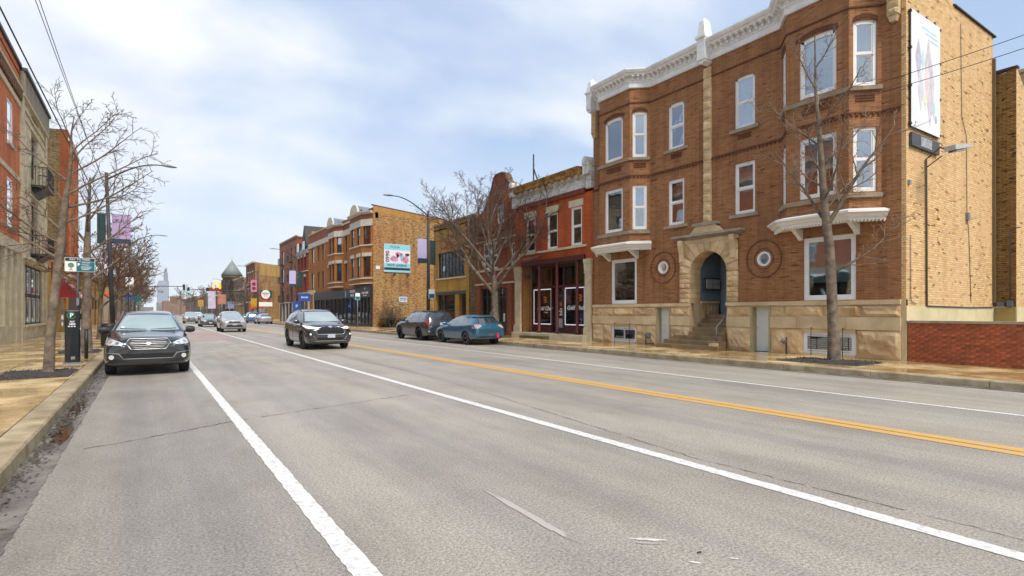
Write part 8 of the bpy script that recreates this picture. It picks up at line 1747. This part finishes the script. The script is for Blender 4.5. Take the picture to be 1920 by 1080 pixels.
def small_sign(label, x, y, z, w, h, mat, post=True, ph=None, txt=None, tm=None, sz=.12, second=None):
    t_ = thing('street_sign', label, 'sign', (x, y, .15)); fr = FrY(y, -1)
    if post: MB().tube([(x, y, .15), (x, y, ph or z + h / 2)], .03, 6).build('post', GREYM, parent=t_)
    MB().box(fr, x - w / 2, x + w / 2, .03, .045, z - h / 2, z + h / 2).build('sign_plate', mat, parent=t_)
    if second: MB().box(fr, x - w / 2 + .02, x + w / 2 - .02, .046, .05, z - h / 2 + .02, z + .0).build('panel', second, parent=t_)
    if txt: text_mesh(txt, sz, tm or WHD, (x, y - .05, z + (h * .22 if second else 0)), (1, 0, 0), t_)
    return t_
STL = mplain('sign_teal', (0, 0, 0, 1))
small_sign('small white and teal sign on a post in front of the black shopfronts', 15.86, 49.3, 3.0, .42, .62, WHITE, second=STL)
small_sign('small teal sign low on the right street lamp', 15.25, 32.45, 2.75, .42, .60, WHITE, post=False, second=STL)
small_sign('blue and white street sign on a post before the long orange block', 15.2, 66.5, 3.3, 1.3, .9, mplain('sign_blue', srgb('#2259b0', .8), .5), txt='BANK', sz=.3)
small_sign('lower blue sign with a white mark left of the larger blue one', 14.9, 69.2, 2.3, .9, 1.1, mplain('sign_blue', (0, 0, 0, 1)), txt='P', sz=.5)
small_sign('yellow square sign by the far right corner', 15.3, 103, 3.3, 1.1, 1.3, mplain('sign_yellow', srgb('#e0b020', .85), .6))
small_sign('white round-topped sign on the left pavement among the trees', -1.3, 60, 4.3, .62, .8, WHITE, txt='P', tm=DKD, sz=.5)
small_sign('small blue sign on the left pavement among the trees', -1.6, 72, 3.1, .6, .7, mplain('sign_blue', (0, 0, 0, 1)), txt='P', sz=.4); small_sign('small teal sign left of centre among the trees', -.9, 76, 3.1, .6, .6, STL)
small_sign('small orange and white sign on the left pavement', -2.6, 55, 3.0, .5, .6, mplain('sign_orange', srgb('#e0703a', .85), .6))
small_sign('green street name sign at the far right corner', 16.6, 99.6, 4.6, 1.9, 1.3, mplain('sign_green_dark', srgb('#23634f', .8), .5), ph=6.6)
rd = thing('pole_sign', 'round white sign with red swoosh on the far right corner', 'sign', (15.2, 92, .15)); fr = FrY(92, -1)
MB().tube([(15.2, 92, .15), (15.2, 92, 3.8)], .07, 8).build('post', GREYM, parent=rd)
MB().pan(fr, [(15.25 + .62 * math.cos(k * .3142), 4.35 + .68 * math.sin(k * .3142)) for k in range(20)], .0, .10).build('disc', WHITE, parent=rd); text_mesh('PIZZA', .34, DKD, (15.25, 91.89, 4.45), (1, 0, 0), rd, bold=.01); text_mesh('SLICE', .22, mplain('red_decal', srgb('#b02030', .8), .5), (15.25, 91.89, 4.12), (1, 0, 0), rd)
mb = MB(); pr = None
for k in range(11):
    a = math.pi * (1.02 + .62 * k / 10); q = [(15.45 + r_ * math.cos(a) * 1.15, 4.45 + r_ * math.sin(a)) for r_ in (.85, 1.08)]
    if pr: mb.pan(fr, [pr[0], q[0], q[1], pr[1]], .02, .08)
    pr = q
mb.build('red_swoosh', mplain('sign_red', srgb('#b01f2c', .8), .5), parent=rd); MB().box(fr, 14.3, 16.2, .0, .08, 2.5, 3.15).build('lower_panel', WHITE, parent=rd)
# traffic signals
def signal(par, x, y, z, lit, face=-1):
    b = MB().box(FrY(y, -1), x - .18, x + .18, -.1, .12, z - .5, z + .5).build('signal_head', BLACKM, parent=par)
    for k, (c, on) in enumerate(((('#a01818'), 0), ('#a07a18', 0), ('#18c890', 1))):
        m_ = mplain('lens_%d_%s' % (k, lit), srgb(c, .9 if on and lit else .15), .3, emit=srgb(c) if on and lit else None, es=2.2 if on and lit else 0)
        MB().pan(FrY(y, -1), [(x + .12 * math.cos(q * .5236), z + .32 - .32 * k + .12 * math.sin(q * .5236)) for q in range(12)], .121, .14).build('lens', m_, parent=b)
def mast(label, x, y, sgn, arm, z, heads, lit):
    t_ = thing('traffic_signal', label, 'traffic signal', (x, y, .15)); MB().tube([(x, y, .15), (x, y, 7.2)], [.14, .1], 8).build('pole', POLE, parent=t_)
    MB().tube([(x, y, z - .1), (x + sgn * arm * .5, y, z + .12), (x + sgn * arm, y, z + .15)], [.09, .07, .05], 6).build('mast_arm', POLE, parent=t_)
    for h in heads: signal(t_, x + sgn * h, y - .15, z, lit)
mast('green traffic signals on a long arm from the far right corner', 15.3, 113.5, -1, 9.5, 5.55, (9.2, 6.2), True)
mast('traffic signal arm reaching in from the left beyond the side street', -1.8, 113, 1, 7.4, 6.0, (7.2,), False)
mast('near right corner traffic signal pole', 15.4, 100.2, -1, 1.2, 5.2, (.4,), False)
# yellow arches sign and the roadside signs under it
ms = thing('pole_sign', 'yellow double-arch sign on a red bar above the far roadside signs', 'sign', (9.9 + 5.3, 160, 0)); sx_, fr = 15.6, FrY(160, -1)
MB().tube([(sx_, 160, 0), (sx_, 160, 7)], .18, 8).build('post', GREYM, parent=ms); MB().box(fr, sx_ - 3.2, sx_ + 3.2, -.2, .2, 7.0, 7.9).build('red_bar', mplain('sign_red', (0, 0, 0, 1)), parent=ms)
mb = MB()
for s_ in (-1, 1):
    pr = None
    for k in range(13):
        a = math.pi * k / 12; q = [(sx_ + s_ * .75 + rx * math.cos(a), 7.6 + rz * math.sin(a)) for rx, rz in ((.85, 2.0), (.52, 1.65))]
        if pr: mb.pan(fr, [pr[0], q[0], q[1], pr[1]], .2, .45)
        pr = q
mb.build('yellow_arches', mplain('arch_yellow', srgb('#ffc81e', .95), .4, emit=srgb('#ffc81e'), es=.25), parent=ms)
for k, (x, z, w, h, c, lb) in enumerate(((12.9, 4.6, 1.6, 4.2, '#d8d3e6', 'tall white and violet roadside panel far right of the street end'), (15.2, 4.8, 1.8, 2.4, '#c98a78', 'salmon roadside panel beside the white one'), (17.0, 3.4, 2.0, 1.8, '#9aa6c8', 'pale blue roadside panel'), (10.8, 3.8, 1.2, 1.6, '#c8a040', 'small ochre roadside panel'))):
    t_ = thing('roadside_sign', lb, 'sign', (x, 150 + k, 0)); MB().box(FrY(150 + k, -1), x - w / 2, x + w / 2, -.1, .1, z - h / 2, z + h / 2).build('panel', mplain('panel_' + c[1:], srgb(c, .85), .6, var=.2, scale=.8), parent=t_); MB().tube([(x, 150 + k, 0), (x, 150 + k, z)], .1, 6).build('post', GREYM, parent=t_)
bt = thing('truck', 'orange box truck waiting in the side street behind the silver SUV', 'truck', (16.3, 106.2, 0)); 
MB().box(W0, 15.0, 17.4, 105.2, 107.4, .9, 3.3).build('box', mplain('truck_orange', srgb('#d9661e', .85), .5, var=.15, scale=.8), parent=bt, bevel=.05); MB().box(W0, 15.1, 17.3, 103.4, 105.15, .6, 2.3).build('cab', mplain('truck_orange_dark', srgb('#a84a18', .8), .5), parent=bt, bevel=.15); MB().box(W0, 15.25, 17.15, 103.36, 103.42, 1.5, 2.15).build('windscreen', CGLF, parent=bt)
for x in (15.2, 17.2):
    for y in (104.1, 106.6): MB().lathe((x - .1, y, .45), [(.45, 0), (.45, .22)], 14, 'x').build('wheel', TYRE, parent=bt)
# overhead wires
def wire(nm, lab, a, b, sag, rad=.009, n=18):
    a, b = Vector(a), Vector(b); pts = [a.lerp(b, k / n) - Vector((0, 0, 4 * sag * (k / n) * (1 - k / n))) for k in range(n + 1)]
    MB().tube(pts, rad, 4, cap=False).build(nm, BLACKM, label=lab, cat='wire')
wire('overhead_wire', 'upper of the two overhead wires running down the left side of the street', (-2.35, -6, 9.4), (-1.75, 34.2, 7.9), .25); wire('overhead_wire', 'right-hand one of the two overhead wires on the left', (-2.12, -6, 9.35), (-1.70, 34.2, 7.6), .28)
wire('overhead_wire', 'thick dark cable running close along the left house fronts', (-3.4, 3, 9.9), (-2.0, 34.2, 7.1), .2, .02)
wire('overhead_wire', 'long wire sagging past the left treetops to the far lamp', (-1.75, 34.2, 7.6), (-1.7, 64, 7.6), .3)
wire('service_wire', 'upper service wire crossing the tall white banner', (17.8, 7.6, 8.25), (20.5, 1.5, 9.6), .1, .01); wire('service_wire', 'lower service wire crossing the tall white banner', (17.8, 7.6, 7.95), (20.5, 1.5, 9.2), .1, .01)
for o in list(COL.objects):
    if '_b' in o: del o['_b']
# air between here and the skyline
HAZE = True
if HAZE:
    m = bpy.data.materials.new('haze'); m.use_nodes = True; t = m.node_tree; t.nodes.clear(); o_ = nd(t, 'ShaderNodeOutputMaterial'); v = nd(t, 'ShaderNodeVolumePrincipled'); v.inputs['Color'].default_value = (.93, .96, 1, 1); v.inputs['Density'].default_value = 0.00011; v.inputs['Anisotropy'].default_value = 0.2; t.links.new(v.outputs[0], o_.inputs['Volume'])
    MB().box(W0, -1500, 1500, -450, 4600, -1.03, 420).build('haze', m, kind='stuff', label='thin pale winter haze over the whole street and skyline', cat='haze')
    SC.cycles.volume_bounces = 1
